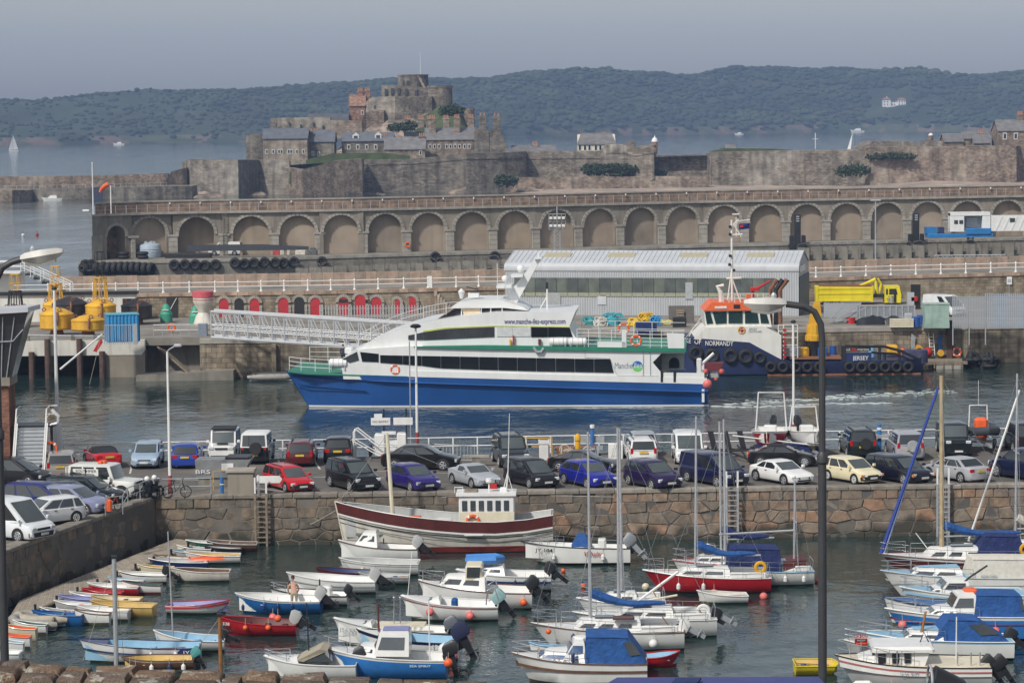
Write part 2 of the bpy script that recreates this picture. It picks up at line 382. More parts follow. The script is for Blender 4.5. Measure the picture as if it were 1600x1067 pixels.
MB().loft([[(-3,0,.2),(0,-1,0),(3,-.8,0),(3,.8,0),(0,1,0)],[(-3.6,0,1),(0,-1.2,.9),(3.2,-.9,.8),(3.2,.9,.8),(0,1.2,.9)]]).build('hull',M_WGEL,far)
MB().tube((1,0,.8),(1,0,17.5),.08).build('mast',M_ALU,far)
MB().slab([(-3.4,0,1.2),(-.6,-.3,1.2),(-.2,-.2,8),(.8,0,16.5),(-1.6,.2,9),(-2.8,.2,4)],(0,.1,0)).build('jib',M_SAIL,far)
# == castle on its rock
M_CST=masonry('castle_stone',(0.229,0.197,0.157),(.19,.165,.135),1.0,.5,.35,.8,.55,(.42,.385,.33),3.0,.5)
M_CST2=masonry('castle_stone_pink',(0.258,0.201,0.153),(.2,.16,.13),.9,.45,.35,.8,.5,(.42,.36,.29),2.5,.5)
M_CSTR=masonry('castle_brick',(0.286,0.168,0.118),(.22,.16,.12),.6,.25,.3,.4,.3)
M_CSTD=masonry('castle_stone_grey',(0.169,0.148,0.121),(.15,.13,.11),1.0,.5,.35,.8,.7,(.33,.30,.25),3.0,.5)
M_SLATE=mat('slate_roof',(.17,.165,.165),.75,.25,.5,streak=.2)
M_SLATE2=mat('blue_slate_roof',(.12,.13,.15),.65,.2,.5)
M_ROCK=mat('granite_rock',(.14,.115,.09),.95,.4,.25,bump=1,bscale=.6,col2=(.3,.23,.18),c2=(.45,.6),c2scale=.25)
M_ROCKR=mat('red_rock',(.34,.17,.11),.95,.4,.2,bump=1,bscale=.6,col2=(.2,.17,.11),c2=(.45,.62),c2scale=.3)
M_SHINGLE=mat('shingle_beach',(0.402,0.316,0.259),.95,.3,.3,bump=1,bscale=2,col2=(.27,.22,.18),c2=(.45,.6),c2scale=.15)
M_GRASS=mat('castle_turf',(.06,.082,.03),.95,.35,.3)
M_BUSH=mat('bush_leaves',(.03,.052,.02),.9,.5,1.2)
M_WINW=mat('white_window',(.62,.61,.58),.6,.1,2)
M_CLAY=mat('clay_pot',(.42,.2,.11),.8,.15,2)
def cwall(name,label,pts,Y,thick=4,m=None,batter=.06,string=None,cat='castle wall',group=None,crenel=False):
 m=m or M_CST; f=[]; k=[]
 for q in pts:
  yy=Y+(q[3] if len(q)>3 else 0)
  t=A(q[0],q[1],yy); b=A(q[0],q[2],yy)
  b.z=min(b.z,t.z-.3)-(2.5 if t.z<14 else .6); b.x=t.x; b.y=yy-batter*(t.z-b.z)
  f.append((t,b))
 T=thing(name,label,cat,(f[0][1].x,f[0][1].y,min(x[1].z for x in f)),0,group); o=T.location
 mb=MB()
 for (t,b) in f: mb.v += [tuple(b-o),tuple(t-o),(t.x-o.x,t.y+thick-o.y,t.z-o.z),(b.x-o.x,t.y+thick-o.y,b.z-o.z)]
 n=len(f)
 for i in range(n-1):
  a,c=i*4,(i+1)*4
  mb.f += [(a,c,c+1,a+1),(a+1,c+1,c+2,a+2),(a+2,c+2,c+3,a+3)]; mb.mi += [0]*3
 mb.f += [(0,1,2,3),tuple(reversed(range((n-1)*4,n*4)))]; mb.mi += [0,0]
 mb.build('wall',m,T)
 if string is not None:
  for i in range(n-1):
   (t,b),(t2,b2)=f[i],f[i+1]
   h=Vector((0,0,string)); out=Vector((0,-.35,0))
   MB().slab([t-h+out-o,t2-h+out-o,t2-h-Vector((0,0,.5))+out-o,t-h-Vector((0,0,.5))+out-o],(0,.8,0)).build('string_course',m,T)
 if crenel:
  for i in range(n-1):
   t,t2=f[i][0],f[i+1][0]; L_=(t2-t).length; k=max(1,int(L_/2.2))
   for j in range(k):
    if j % 2 == 0:
     a=t.lerp(t2,j/k); c=t.lerp(t2,(j+1)/k)
     MB().slab([a-o,c-o,c-o+Vector((0,0,1)),a-o+Vector((0,0,1))],(0,1,0)).build('merlon',m,T)
 return T
def slits(T,spots,Y,w=.5,h=1.1,m=None):
 o=T.location
 for px,py in spots:
  p=A(px,py,Y)-o
  MB().box((p.x,p.y-.02,p.z),(w,.5,h)).build('window',m or M_GLASS,T)
def rock(name,label,x0,x1,ybase,ytop,Y,m,cat='rock',depth=30,seed=1,amp=.35,top=None):
 rnd=random.Random(seed); mb=MB(); nx=max(8,int((x1-x0)/5)); ny=9
 p0=G((x0+x1)/2,ybase,0)
 T=None; rows=[]
 for i in range(nx+1):
  u=i/nx; px=x0+(x1-x0)*u
  a=A(px,ybase,Y); yt=interp(top,px) if top else ytop; b=A(px,yt,Y+depth)
  e=min(1,u*6,(1-u)*6)
  for j in range(ny):
   t=j/(ny-1); y=Y+depth*t; x=a.x*(y/Y)
   z=a.z+(b.z-a.z)*(t**.7)*e
   z += fbm(x*.11+seed*5,y*.11)*amp*10*(.25+.75*e)*(.4+.6*(1-abs(2*t-1)))
   mb.v.append((x-a.x*0,y,z if j else min(a.z,z)-1.5))
 for i in range(nx):
  for j in range(ny-1):
   q=i*ny+j; mb.f.append((q,q+ny,q+ny+1,q+1)); mb.mi.append(0)
 return mb.build(name,m,sharp=25,kind='structure')
def terrain(name,rows,m):
 mb=MB(); n=len(rows[0])
 for r in rows: mb.v += [tuple(A(*q)) for q in r]
 for i in range(len(rows)-1):
  for j in range(n-1): mb.f.append((i*n+j,i*n+j+1,(i+1)*n+j+1,(i+1)*n+j)); mb.mi.append(0)
 return mb.build(name,m,kind='structure',sharp=60)
xs=list(range(300,1760,20))
def fore(px,k):
 y0=interp([(300,311),(560,311),(860,306),(1100,303),(1330,299),(1760,294)],px); y1=interp([(300,300),(470,304),(700,303),(800,296),(870,289),(1100,286),(1330,288),(1450,274),(1600,280),(1760,280)],px)
 return (px,y0+(y1-y0)*k+fbm(px*.07,k*3)*2.2*k*(1-k)*4,845+45*k)
terrain('foreshore',[[fore(px,k) for px in xs] for k in (-.35,0,.12,.25,.4,.55,.7,.85,1,1.3)],M_SHINGLE)
for i,a in enumerate([(300,350,309,300,850),(372,420,310,299,862),(470,520,309,302,862),(690,800,308,292,862),(560,610,309,302,860),(800,860,305,288,862),(1285,1330,299,272,880),(1180,1215,290,274,884)]):
 rock('foreshore_rock','',*a,M_ROCK,depth=20,seed=i+2,amp=.3)
rock('foreshore_rock','',1515,1592,290,256,872,M_ROCKR,depth=26,seed=31,amp=.5)
terrain('castle_turf',[[(px,interp([(380,262),(600,250),(760,246),(1000,246),(1120,243),(1350,238),(1700,236)],px),Y) for px in range(380,1720,40)] for Y in (886,900,940,990)],M_GRASS)
rock('castle_crag','',520,800,240,168,930,M_ROCK,depth=34,seed=14,amp=.25,top=[(520,215),(560,180),(610,158),(700,156),(730,190),(800,235)])
rock('crag_turf','',640,735,206,160,926,M_GRASS,depth=22,seed=19,amp=.3,top=[(640,192),(690,166),(720,168),(735,192)])
cwall('west_bastion','sunlit low bastion at the seaward end of the castle',[(284,254,308,10),(297,249,306),(372,250,306)],868,6,M_CST)
cwall('west_curtain','shaded return wall beside the low seaward bastion',[(372,250,305),(404,250,302,14)],868.2,8,M_CSTD)  # shade of this face put into the darker grey stone
cwall('water_gate_wall','castle wall above the pale shingle, with a sloping turf bank',[(404,250,303),(452,252,306,-6)],884,5,M_CST)
cwall('bastion','angular projecting bastion with a pink stone corner',[(450,262,312,4),(472,266,312,-12),(520,252,307,-6),(566,248,307,0)],872,10,M_CST2)
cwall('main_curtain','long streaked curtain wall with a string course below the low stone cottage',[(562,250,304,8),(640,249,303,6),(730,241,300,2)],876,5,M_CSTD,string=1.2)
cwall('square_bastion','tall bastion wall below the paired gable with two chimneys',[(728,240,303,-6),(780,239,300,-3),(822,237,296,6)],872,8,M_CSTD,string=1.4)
cwall('east_curtain','curtain wall with dark streaks behind the large bush',[(822,237,292,0),(900,236,280,0),(938,236,279,0)],884,5,M_CST,string=2)
cwall('gun_bastion','stepped bastion with gun embrasures under the sentry turret',[(938,237,279,-2),(947,226,279,-6),(972,226,278,-8),(994,230,278,-10),(1022,225,277,-12)],884,6,M_CST,string=2.4)
cwall('embrasure_wall','small raised parapet block between two gun embrasures',[(977,222,232),(993,221,232)],878,3,M_CSTD)
cwall('lower_curtain','whitewash stained wall with a small bush at its foot',[(1012,243,278,0),(1108,242,280,0)],890,4,M_CST)
cwall('outer_parapet','low outer parapet along the top of the shingle bank',[(780,277,292),(860,277,290),(1000,276,289),(1108,275,288)],872,1.5,M_CST2)
cwall('north_wall','high rubble wall with a turf top and whitewashed patches',[(1106,240,286,4),(1112,238,286,0),(1200,236,286,0),(1300,235,287,0),(1358,233,285,0)],880,8,M_CST)
cwall('north_bastion','high rubble wall overgrown with ivy below the turf battery',[(1352,232,277,-2),(1360,230,277,-6),(1460,229,277,-6),(1588,228,282,-6),(1594,228,284,0),(1760,228,286,0)],880,8,M_CST2)
cwall('battery','turf topped gun battery with a small observation post',[(1345,232,235,0),(1362,221,234,0),(1430,221,234,0),(1440,231,234,0)],890,20,M_CST)
cwall('west_tower_wall','low square tower with rounded corner beside the western barracks',[(384,212,252,4),(392,210,252,0),(421,210,252,0)],912,8,M_CSTD)
t=cwall('upper_ward_wall','long level wall of the upper ward behind the western barracks',[(422,186,214,2),(445,184,214,0),(516,183,214,0)],945,5,M_CST)
slits(t,[(432,196),(452,193),(470,197),(490,194),(505,199)],944.5)
cwall('dark_shed_roof','long dark roofed building on the upper ward wall',[(480,178,184),(545,178,188)],952,8,M_SLATE2,cat='building')
cwall('upper_stair_wall','sloping wall climbing from the upper ward to the keep',[(516,188,214,0),(565,189,214,0),(572,176,206,2),(600,172,204,4)],943,4,M_CST2)
t=cwall('keep_curtain','tall weathered wall of the keep, paler in the middle',[(570,160,200,6),(582,152,196,2),(617,151,195,-2),(675,150,186,4)],950,8,M_CST)
slits(t,[(586,168),(600,176),(640,168),(660,165)],948,.6,1.2)
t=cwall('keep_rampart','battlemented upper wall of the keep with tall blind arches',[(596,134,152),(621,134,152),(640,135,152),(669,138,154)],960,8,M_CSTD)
slits(t,[(603,144),(613,143),(623,143),(635,144),(650,146)],959.6,.9,2.2)
def drum(name,label,px0,px1,yt,yb,Y,m,cap=None):
 a=A(px0,yt,Y); b=A(px1,yt,Y); c=A((px0+px1)/2,yb,Y); r=(b.x-a.x)/2
 T=thing(name,label,'tower',((a.x+b.x)/2,Y+r,c.z)); h=a.z-c.z
 MB().lathe([(r*1.05,0),(r,h*.9),(r*1.04,h*.9),(r*1.04,h),(r*.8,h),(r*.8,h-.6),(.1,h-.6)],24).build('wall',m,T)
 if cap: MB().lathe(cap,12,(0,0,h)).build('dome',M_WHITE,T)
 return T,r,h
t,r,h=drum('keep_tower','round keep with a parapet at the very top of the castle',621,668,117,136,966,M_CSTD)
for a in (-2.2,-1.9,-1.2,-.7): MB().box((r*cos(a)*1.02,r*sin(a)*1.02,h*.35),(.8,.8,1.4)).build('window',M_GLASS,t)
MB().slab([(r*.3,-r*1.25,h*.9),(r*.3+.9,-r*1.25,h*.9),(r*1.05,-r*1.25,-h*.5),(r*1.05-.9,-r*1.25,-h*.5)],(0,1.2,0)).build('stair',M_CST2,t)
MB().slab([(r*1.05,-r*1.25,-h*.45),(r*1.05-.9,-r*1.25,-h*.45),(r*.4,-r*1.25,-h*1.3),(r*.4+.9,-r*1.25,-h*1.3)],(0,1.2,0)).build('stair',M_CST2,t)
drum('keep_drum','broad rounded bastion of the keep above the green slope',668,706,134,172,956,M_CST)
drum('crag_tower','ruined round tower low on the castle crag',722,741,170,200,945,M_CST2)
fp=A(657,118,972); T=thing('flagpole','tall white flagpole on the castle keep','flagpole',fp)
MB().tube((0,0,-1),(0,0,A(657,84,972).z-fp.z),.11,6,.06).build('pole',M_WHITE,T); MB().ball((0,0,A(657,84,972).z-fp.z),.16).build('finial',M_WHITE,T)
t,r,h=drum('sentry_turret','small round sentry turret with a white dome on the bastion corner',1019,1027.5,222,238,872,M_CSTR,[(1.05,0),(1.0,.5),(.7,1.1),(.25,1.4),(.12,1.9),(.05,2.0)])
MB().lathe([(.2,-1.6),(r*1.1,0)],12).build('corbel',M_CST2,t); MB().box((0,-r,h*.6),(.3,.4,.7)).build('window',M_GLASS,t)
t,r,h=drum('observation_post','little domed observation post on the turf battery',1451,1459,212,221,888,M_CST2,[(.8,0),(.7,.4),(.3,.7),(.05,.8)])
T=thing('stone_platform','low stone platform around the domed observation post','platform',A(1455,224,886)); MB().bx(-3,3.4,-1,4,-1.4,.6).build('block',M_CST,T); MB().bx(-2.7,3.1,-.7,3.7,.6,.8).build('coping',M_CST2,T)
def house(label,px0,px1,yeave,ybase,yridge,Y,depth,wins=(),wall=None,roof=None,chim=(),gable='e',name='barracks',ridge_in=0.0,winsz=(.9,1.5),dormers=(),group=None):
 a=A(px0,yeave,Y); b=A(px1,yeave,Y); base=A(px0,ybase,Y).z; rz=A((px0+px1)/2,yridge,Y+depth/2).z
 w=b.x-a.x; ze=a.z-base; zr=rz-base
 T=thing(name,label,'house',(a.x,Y,base),0,group)
 wall=wall or M_CST2; roof=roof or M_SLATE
 MB().prism([(0,-2),(depth,-2),(depth,ze),(depth/2,zr),(0,ze)],0,w,'x').build('wall',wall,T)
 mb=MB(); i=ridge_in*w
 mb.slab([(-.3,-.4,ze-.15),(w+.3,-.4,ze-.15),(w+.3-i,depth/2,zr+.2),(-.3+i,depth/2,zr+.2)],(0,0,.25))
 mb.slab([(-.3,depth+.4,ze-.15),(w+.3,depth+.4,ze-.15),(w+.3-i,depth/2,zr+.2),(-.3+i,depth/2,zr+.2)],(0,0,.25))
 rf=mb.build('roof',roof,T)
 for px,py in wins:
  p=A(px,py,Y); x=p.x-a.x; z=p.z-base
  wd=MB().box((x,0,z),(winsz[0],.24,winsz[1])).build('window',M_WINW,T)
  MB().box((x,-.1,z),(winsz[0]*.62,.12,winsz[1]*.72)).build('pane',M_GLASS,wd)
 for px,yt,yy in chim:
  p=A(px,yt,Y+yy*depth); x=p.x-a.x; z=p.z-base; pot=1.0
  ch=MB().bev(x-1.05,x+1.05,yy*depth-.7,yy*depth+.7,ze*.3,z-pot,.1).bx(x-1.2,x+1.2,yy*depth-.85,yy*depth+.85,z-pot-.45,z-pot-.2).build('chimney',wall if wall != M_CREAM else M_CST2,T)
  for k in (-.6,0,.6): MB().lathe([(.26,0),(.22,pot)],6,(x+k,yy*depth,z-pot)).build('chimney_pot',M_CLAY,ch)
 for px,py in dormers:
  p=A(px,py,Y+depth*.2); x=p.x-a.x; z=p.z-base
  d=MB().prism([(x-1.1,z-1.2),(x+1.1,z-1.2),(x+1.1,z+.5),(x,z+1.4),(x-1.1,z+.5)],depth*.12,depth*.45,'y').build('dormer',M_WINW,T)
  MB().box((x,depth*.12,z-.3),(1.3,.1,1.2)).build('pane',M_GLASS,d)
 return T
house('western barracks with white sash windows and a grey slate roof',411,480,217,255,203,900,11,[(x,y) for y in (221+16,) for x in (417,427,436,440,451,455,464,474)] ,roof=M_SLATE2,chim=[(459,201,.5),(425,203,.8),(437,203,.8),(449,203,.8)])
house('narrow double gabled block joining the western barracks',482,522,222,252,205,905,12,[(489,240),(498,241)],roof=M_SLATE2,chim=[(484,201,.2),(494,201,.5),(518,200,.5)],wall=M_CSTD)
house('slate roofed house with two white dormers',534,614,221,244,209,912,9,[(545,230),(559,230),(573,230),(587,230)],roof=M_SLATE2,chim=[(601,209,.3)],dormers=[(556,214),(591,213)],wall=M_CSTD,winsz=(1.1,1.7))
house('long low stone cottage with an unbroken slate roof',601,664,234,250,217,895,9,[(657,239)],chim=[(659,208,.5)])
house('large barracks block with a row of windows and tall chimneys',664,741,219,243,202,905,16,[(x,229) for x in (672,679,686,698,711,718,726,733)]+[(704,229)],chim=[(637+34,181,.7),(676,180,.3),(697,180,.7),(714,179,.3),(736,179,.7)])
house('rear range of the large barracks with a lower slate roof',632,668,219,240,202,924,12,chim=[(637,181,.5),(658,181,.5)])
def gable_end(label,px0,pxm,px1,ybase,yeave,yap,Y):
 p=A(px0,ybase,Y); o=p.copy(); T=thing('gable_house',label,'house',o)
 P=lambda px,py: ((A(px,py,Y)-o).x,(A(px,py,Y)-o).z)
 g1=[P(px0,ybase+6),P(pxm,ybase+6),P(pxm,yeave),P(756,yap),P(px0,yeave-2)]
 g2=[P(pxm,ybase+6),P(px1,ybase+6),P(px1,ybase-6),P(778,yap),P(pxm,yeave)]
 MB().prism(g1,0,16).build('gable_wall',M_CSTD,T); MB().prism(g2,.3,16).build('gable_wall',M_CSTD,T)
 for px in (754,776):
  x,z=P(px,181); zb=P(px,206)[1]
  ch=MB().bev(x-1.25,x+1.25,.4,2.2,zb,z,.1).build('chimney',M_CSTD,T)
  for k in (-.6,.6): MB().lathe([(.3,0),(.24,.9)],6,(x+k,1.3,z)).build('chimney_pot',M_CLAY,ch)
gable_end('pair of steep plain gables with tall chimneys at the end of the barracks',741,764,794,239,206,197,903)
house('tall brick house with a steep roof and broad chimney on the keep',546,570,166,192,150,955,9,[(566,176)],wall=M_CSTR,roof=M_CSTR,chim=[(563,138,.5),(574,137,.6)],name='governor_house')
house('cream lodge with a big hipped slate roof behind the wall',903,962,226,240,210,905,14,[(906,231),(914,231),(921,231),(931,231),(938,231)],wall=M_CREAM,chim=[(943,206,.5)],name='lodge',ridge_in=.12,winsz=(1.1,2.2))
house('low slate roofed store with a squat brick chimney',800,868,237,250,229,905,12,chim=[(836,221,.4)],name='store')
house('stone outbuilding with grey slate roof on the northern ward',1476,1505,222,234,211,892,9,name='outbuilding')
house('cottage with a brick chimney and lean-to on the northern ward',1506,1548,217,234,208,893,10,[(1533,226)],chim=[(1533,202,.4)],name='cottage')
house('small lean-to shed in front of the northern cottage',1522,1548,224,234,216,886,5,wall=M_CST,name='shed')
house('tall gabled house with white windows and a clay potted chimney',1560,1640,205,234,189,886,12,[(1570,213),(1587,213)],chim=[(1594,174,.5)],name='gabled_house',winsz=(1.3,2.2))
house('little pitched roof vent on the turf of the north wall',1134,1148,233,236,228,886,3,name='vent_house')
cwall('turf_mound','turf bank along the top of the north wall',[(1112,237,242),(1135,232,242),(1212,233,240),(1240,235,240)],884,10,M_GRASS,cat='bank')
cwall('turf_bank','bright turf bank in front of the middle houses',[(478,250,253),(520,240,246),(600,239,246),(640,244,247)],890,4,M_GRASS,cat='bank')
cwall('turf_slope','small turf slope on top of the angular bastion',[(452,270,275),(490,260,270),(515,262,268)],872,8,M_GRASS,cat='bank')
def leaf_clump(mb,c,r,n,rnd,s=.35):
 for k in range(n):
  d=Vector((rnd.gauss(0,1),rnd.gauss(0,1),rnd.gauss(0,.8))); d=d.normalized()*rnd.uniform(.45,1)
  p=Vector(c)+Vector((d.x*r[0],d.y*r[1],d.z*r[2])); a=Vector((rnd.gauss(0,1),rnd.gauss(0,1),rnd.gauss(0,1))).normalized()*s*rnd.uniform(.6,1.4); b=a.orthogonal().normalized()*a.length*.7
  mb.quad(p-a,p+b,p+a,p-b)
def bush(label,px0,px1,yt,yb,Y,n=900,seed=1,name='bush'):
 rnd=random.Random(seed); a=A(px0,yb,Y); b=A(px1,yt,Y); w=b.x-a.x; h=b.z-a.z
 T=thing(name,label,'bush',((a.x+b.x)/2,Y-1,a.z)); mb=MB()
 k=max(3,int(w/3))
 for i in range(k):
  u=(i+.5)/k-.5; hh=h*(.75+.3*rnd.random())*(1-1.2*u*u)
  leaf_clump(mb,(u*w*.9,rnd.uniform(-.8,.8),hh*.5),(w/k*1.1,1.5,hh*.52),n//k,rnd,.5)
 mb.build('foliage',M_BUSH,T)
 st=MB()
 for i in range(k): u=((i+.5)/k-.5)*w*.8; st.tube((u,.3,-.6),(u+.4,.2,h*.5),.12,5)
 st.build('stem',M_WOOD,T)
bush('large dark bush against the castle curtain wall',914,992,250,275,874,1500,2)
bush('smaller bush by the whitewash stained wall',1006,1038,263,275,878,700,3)
bush('green scrub growing at the foot of the north wall',1310,1352,252,276,874,700,4)
bush('ivy hanging on the rubble wall of the northern bastion',1358,1425,236,250,873.5,600,5)
bush('ivy patch at the corner of the streaked castle curtain',776,806,268,292,864,500,6)
bush('scrub on the green slope under the keep',690,722,158,182,938,500,7)
bush('dark scrub at the foot of the keep wall',610,650,186,206,926,500,8)
p=A(1274,233,884); T=thing('signal_mast','white signal mast with crossarm above the north wall','mast',p); h=A(1274,208,884).z-p.z
MB().tube((0,0,0),(0,0,h),.12).build('pole',M_WHITE,T); MB().tube((-1,0,h*.62),(1,0,h*.62),.08).build('crossarm',M_WHITE,T)
cwall('breakwater','long low stone breakwater joined to the seaward castle rock',[(-160,273,296,-4),(0,276,296,0),(60,276,296,0),(180,274,294,4),(262,271,290,8)],858,3,M_CST2,cat='breakwater')
cwall('breakwater_quay','lower quay of the breakwater with a dark doorway',[(-160,297,320),(48,296,316,0),(150,294,312,4),(262,291,312,8),(300,291,311,10)],842,14,M_CSTD,cat='breakwater')
p=A(152,302,842.5); T=thing('doorway','dark blue doorway in the breakwater quay','door',(p.x,p.y-.3,p.z-2.2)); MB().bx(-1.7,1.7,-.2,.4,0,4).build('door',mat('dark_blue_door',(.03,.04,.07),.7),T); MB().bx(-1.9,1.9,-.3,.4,4,4.4).build('lintel',M_CST2,T)
cwall('breakwater_block','square stone block at the end of the breakwater quay',[(-160,299,322,0),(19,297,319,0),(47,297,318,6)],832,10,M_CST2,cat='breakwater')
cwall('rubble_ramp','rocky ramp between the breakwater and the castle bastion',[(258,284,300,0),(268,268,300,2),(292,262,300,6)],862,10,M_ROCK,cat='rock')
T=thing('breakwater_railing','thin railing along the breakwater quay','railing',A(-100,297,843))
o=T.location.copy()
pts=[A(x,interp([(-100,297),(48,296),(150,294),(262,291)],x),interp([(-100,843),(48,843),(262,850)],x)+1)-o for x in range(-100,262,9)]
pm=MB().bx(-.05,.05,-.05,.05,-.2,1.2).mesh('post',M_GALV)
for q in pts: put('post',pm,T,q)
MB().path([q+Vector((0,0,1.15)) for q in pts],.05,4).build('rail',M_GALV,T)
far_motor(82,314,6,'small white boat lying by the breakwater quay')
# == ARCADED PIER (far harbour arm)
M_CONC=mat('pier_concrete',(0.253,0.223,0.181),.9,.2,.4,streak=.35,bump=.4,bscale=6,stretch='world')
M_CONCP=mat('rendered_panel',(0.34,0.275,0.213),.9,.16,.3,streak=.22,stretch='world',bscale=2)
M_CONCD=mat('stained_concrete',(.20,.185,.155),.9,.3,.4,streak=.6,bump=.5,bscale=5,stretch='world')
M_CONCL=mat('pale_concrete',(0.337,0.312,0.27),.9,.2,.8,streak=.3,stretch='world')
M_BRNW=masonry('brown_parapet',(.26,.185,.135),(.2,.15,.12),1.6,.6,.12,.3,.3)
M_DECK=mat('worn_deck',(.24,.22,.19),.95,.25,.3,stretch='world',col2=(.14,.13,.115),c2=(.5,.65),c2scale=.2)
ZA,ZT=3.5,9.9
ARC_D=[(100,402),(143,405),(165,408),(232,413),(306,415),(391,416),(536,418),(830,428),(1090,440),(1386,447),(1700,455),(1900,460)]
EDGE_D=[(120,400),(400,405),(536,411),(830,421),(1090,432),(1386,440),(1700,448),(1900,453)]
def arc_pt(px,z,dd=0):
 D=interp(ARC_D,px)+dd; p=A(px,300,D); return Vector((p.x,D,z))
def edge_pt(px,z,dd=0):
 D=interp(EDGE_D,px)+dd; p=A(px,300,D); return Vector((p.x,D,z))
AC=[180,232,306,391,464,532,601,668,736,803,870,936,1001,1066,1131,1196,1260,1322,1386,1449,1511,1574,1636,1697,1757]
ARW=thing('arcaded_wall','long curving sea wall of blind arches with a walkway on top','sea wall',arc_pt(143,ZA))
O=ARW.location.copy()
def bay_mesh(w0,w1,a,zs,H,dep):
 mb=MB(); n=14
 arc=[(-a,0)]+[(-a*cos(pi*i/n),zs+a*.97*sin(pi*i/n)) for i in range(n+1)]+[(a,0)]
 def Pt(p,y): return (p[0],y,p[1])
 b=len(mb.v)
 for i in range(len(arc)-1):
  p,q=arc[i],arc[i+1]
  if i == 0: mb.quad((-w0,0,0),(-a,0,0),(-a,0,zs),(-w0,0,zs))
  elif i == len(arc)-2: mb.quad((a,0,0),(w1,0,0),(w1,0,zs),(a,0,zs))
  else: mb.quad(Pt(p,0),Pt(q,0),(q[0],0,H),(p[0],0,H))
  mb.quad(Pt(p,0),Pt(p,dep),Pt(q,dep),Pt(q,0))
 mb.quad((-w0,0,zs),(-a,0,zs),(-a,0,H),(-w0,0,H)); mb.quad((a,0,zs),(w1,0,zs),(w1,0,H),(a,0,H))
 mb.quad((-w0,0,H),(w1,0,H),(w1,3,H),(-w0,3,H))
 return mb
for i,px in enumerate(AC):
 pl=(AC[i-1]+px)/2 if i else 158; pr=(AC[i+1]+px)/2 if i+1<len(AC) else px+31
 c,l,r_=arc_pt(px,ZA),arc_pt(pl,ZA),arc_pt(pr,ZA)
 ang=math.atan2(r_.y-l.y,r_.x-l.x)
 w0,w1=(c-l).length,(r_-c).length
 a=2.72 if i else 1.75
 zs=3.25; loc=c-O
 bay_mesh(w0,w1,a,zs,ZT-ZA,.9 if i not in (0,2) else 2.6).build('wall_bay',M_CONC,ARW,loc,ang)
 MB().bx(-a-.05,a+.05,.85 if i not in (0,2) else 2.5,1.3 if i not in (0,2) else 3.0,0,zs+a).build('rendered_panel',M_CONCP if i % 3 else mat('rendered_panel_%d' % (i % 2),[(.265,.22,.175),(.31,.25,.185)][i % 2],.9,.2,.3,streak=.35,stretch='world',bscale=2),ARW,loc,ang)
 mb=MB(); n=15
 for k in range(n):                                     # voussoirs,slightly uneven
  t0,t1=pi*k/n+.012,pi*(k+1)/n-.012; ro=a+.42+random.uniform(-.04,.05); ri=a-.02
  q=[(-ri*cos(t0),zs+ri*.97*sin(t0)),(-ro*cos(t0),zs+ro*.97*sin(t0)),(-ro*cos(t1),zs+ro*.97*sin(t1)),(-ri*cos(t1),zs+ri*.97*sin(t1))]
  mb.prism(q,-.16,.1)
 mb.build('arch_ring',M_CONCL,ARW,loc,ang)
 if i:
  pw=(w0+(arc_pt(AC[i-1],ZA)-l).length)/2-a+.12
  pw=min(pw,.68)
  P=put('pilaster',cached(('pil',round(pw,1)),lambda: MB().bev(-pw,pw,-.22,.2,0,zs-.25,.04).mesh('pilaster',M_CONCL)),ARW,l-O,ang)
  put('capital',cached('cap',lambda: MB().bx(-.85,.85,-.32,.2,0,.3).mesh('capital',M_CONCL)),P,(0,0,zs-.25))
  for zz in (.75,1.5,2.25): put('joint',cached('pj',lambda: MB().bx(-.69,.69,-.232,-.2,-.03,.03).mesh('joint',M_CONCD)),P,(0,0,zz))
e0,e1=arc_pt(143,ZA),arc_pt(160,ZA)
MB().slab([e0-O,e1-O,e1-O+Vector((0,0,6.4)),e0-O+Vector((0,0,6.4))],(0,4,0)).build('end_wall',M_CONC,ARW)
MB().slab([e0-O+Vector((-.1,-.3,0)),arc_pt(159,0)-O+Vector((0,-.3,3.5-ZA+ZA)),arc_pt(159,0)-O+Vector((0,-.3,7.1)),e0-O+Vector((-.1,-.3,3.6))],(0,.5,0)).build('end_pier',M_CONCL,ARW)
pxs=[143,160]+list(range(190,1780,25))
def ribbon(name,m,parent,off,f,y0,y1,z0,z1,pxs):
 mb=MB(); rings=[]
 for px in pxs:
  q=f(px,0)-off; rings.append([(q.x,q.y+y0,z0-off.z),(q.x,q.y+y0,z1-off.z),(q.x,q.y+y1,z1-off.z),(q.x,q.y+y1,z0-off.z)])
 mb.loft(rings); return mb.build(name,m,parent,sharp=20)
ribbon('coping',M_CONCL,ARW,O,arc_pt,-.45,.3,ZT,ZT+.35,pxs)
ribbon('walkway',M_DECK,ARW,O,arc_pt,.3,3.4,ZT-.2,ZT+.1,pxs)
ribbon('parapet',M_BRNW,ARW,O,arc_pt,3.4,4.2,0.5,ZT+1.75,pxs)
ribbon('parapet_cap',M_CONCL,ARW,O,arc_pt,3.3,4.35,ZT+1.75,ZT+1.95,pxs)
RL=thing('walkway_railing','thin grey railing along the top of the arcaded wall','railing',arc_pt(147,ZT+.35)); o=RL.location.copy()
pm=MB().bx(-.035,.035,-.035,.035,0,1.15).mesh('post',M_GALV)
pp=[]
x=147.0
while x<1775:
 q=arc_pt(x,ZT+.35,-.3)-o; pp.append(q); put('post',pm,RL,q); x += 14.6 if x>330 else 16.5
for z in (1.13,.6): MB().path([q+Vector((0,0,z)) for q in pp],.028,4).build('rail',M_GALV,RL)
for k in range(0,34):
 q=arc_pt(170+47.5*k,ZT+1.35,3.3)-O
 put('lamp_bracket',cached('lb',lambda: MB().box((0,-.1,.15),(.18,.2,.3)).mesh('lamp_bracket',M_WHITE)),ARW,q)
mb=MB(); rings=[]
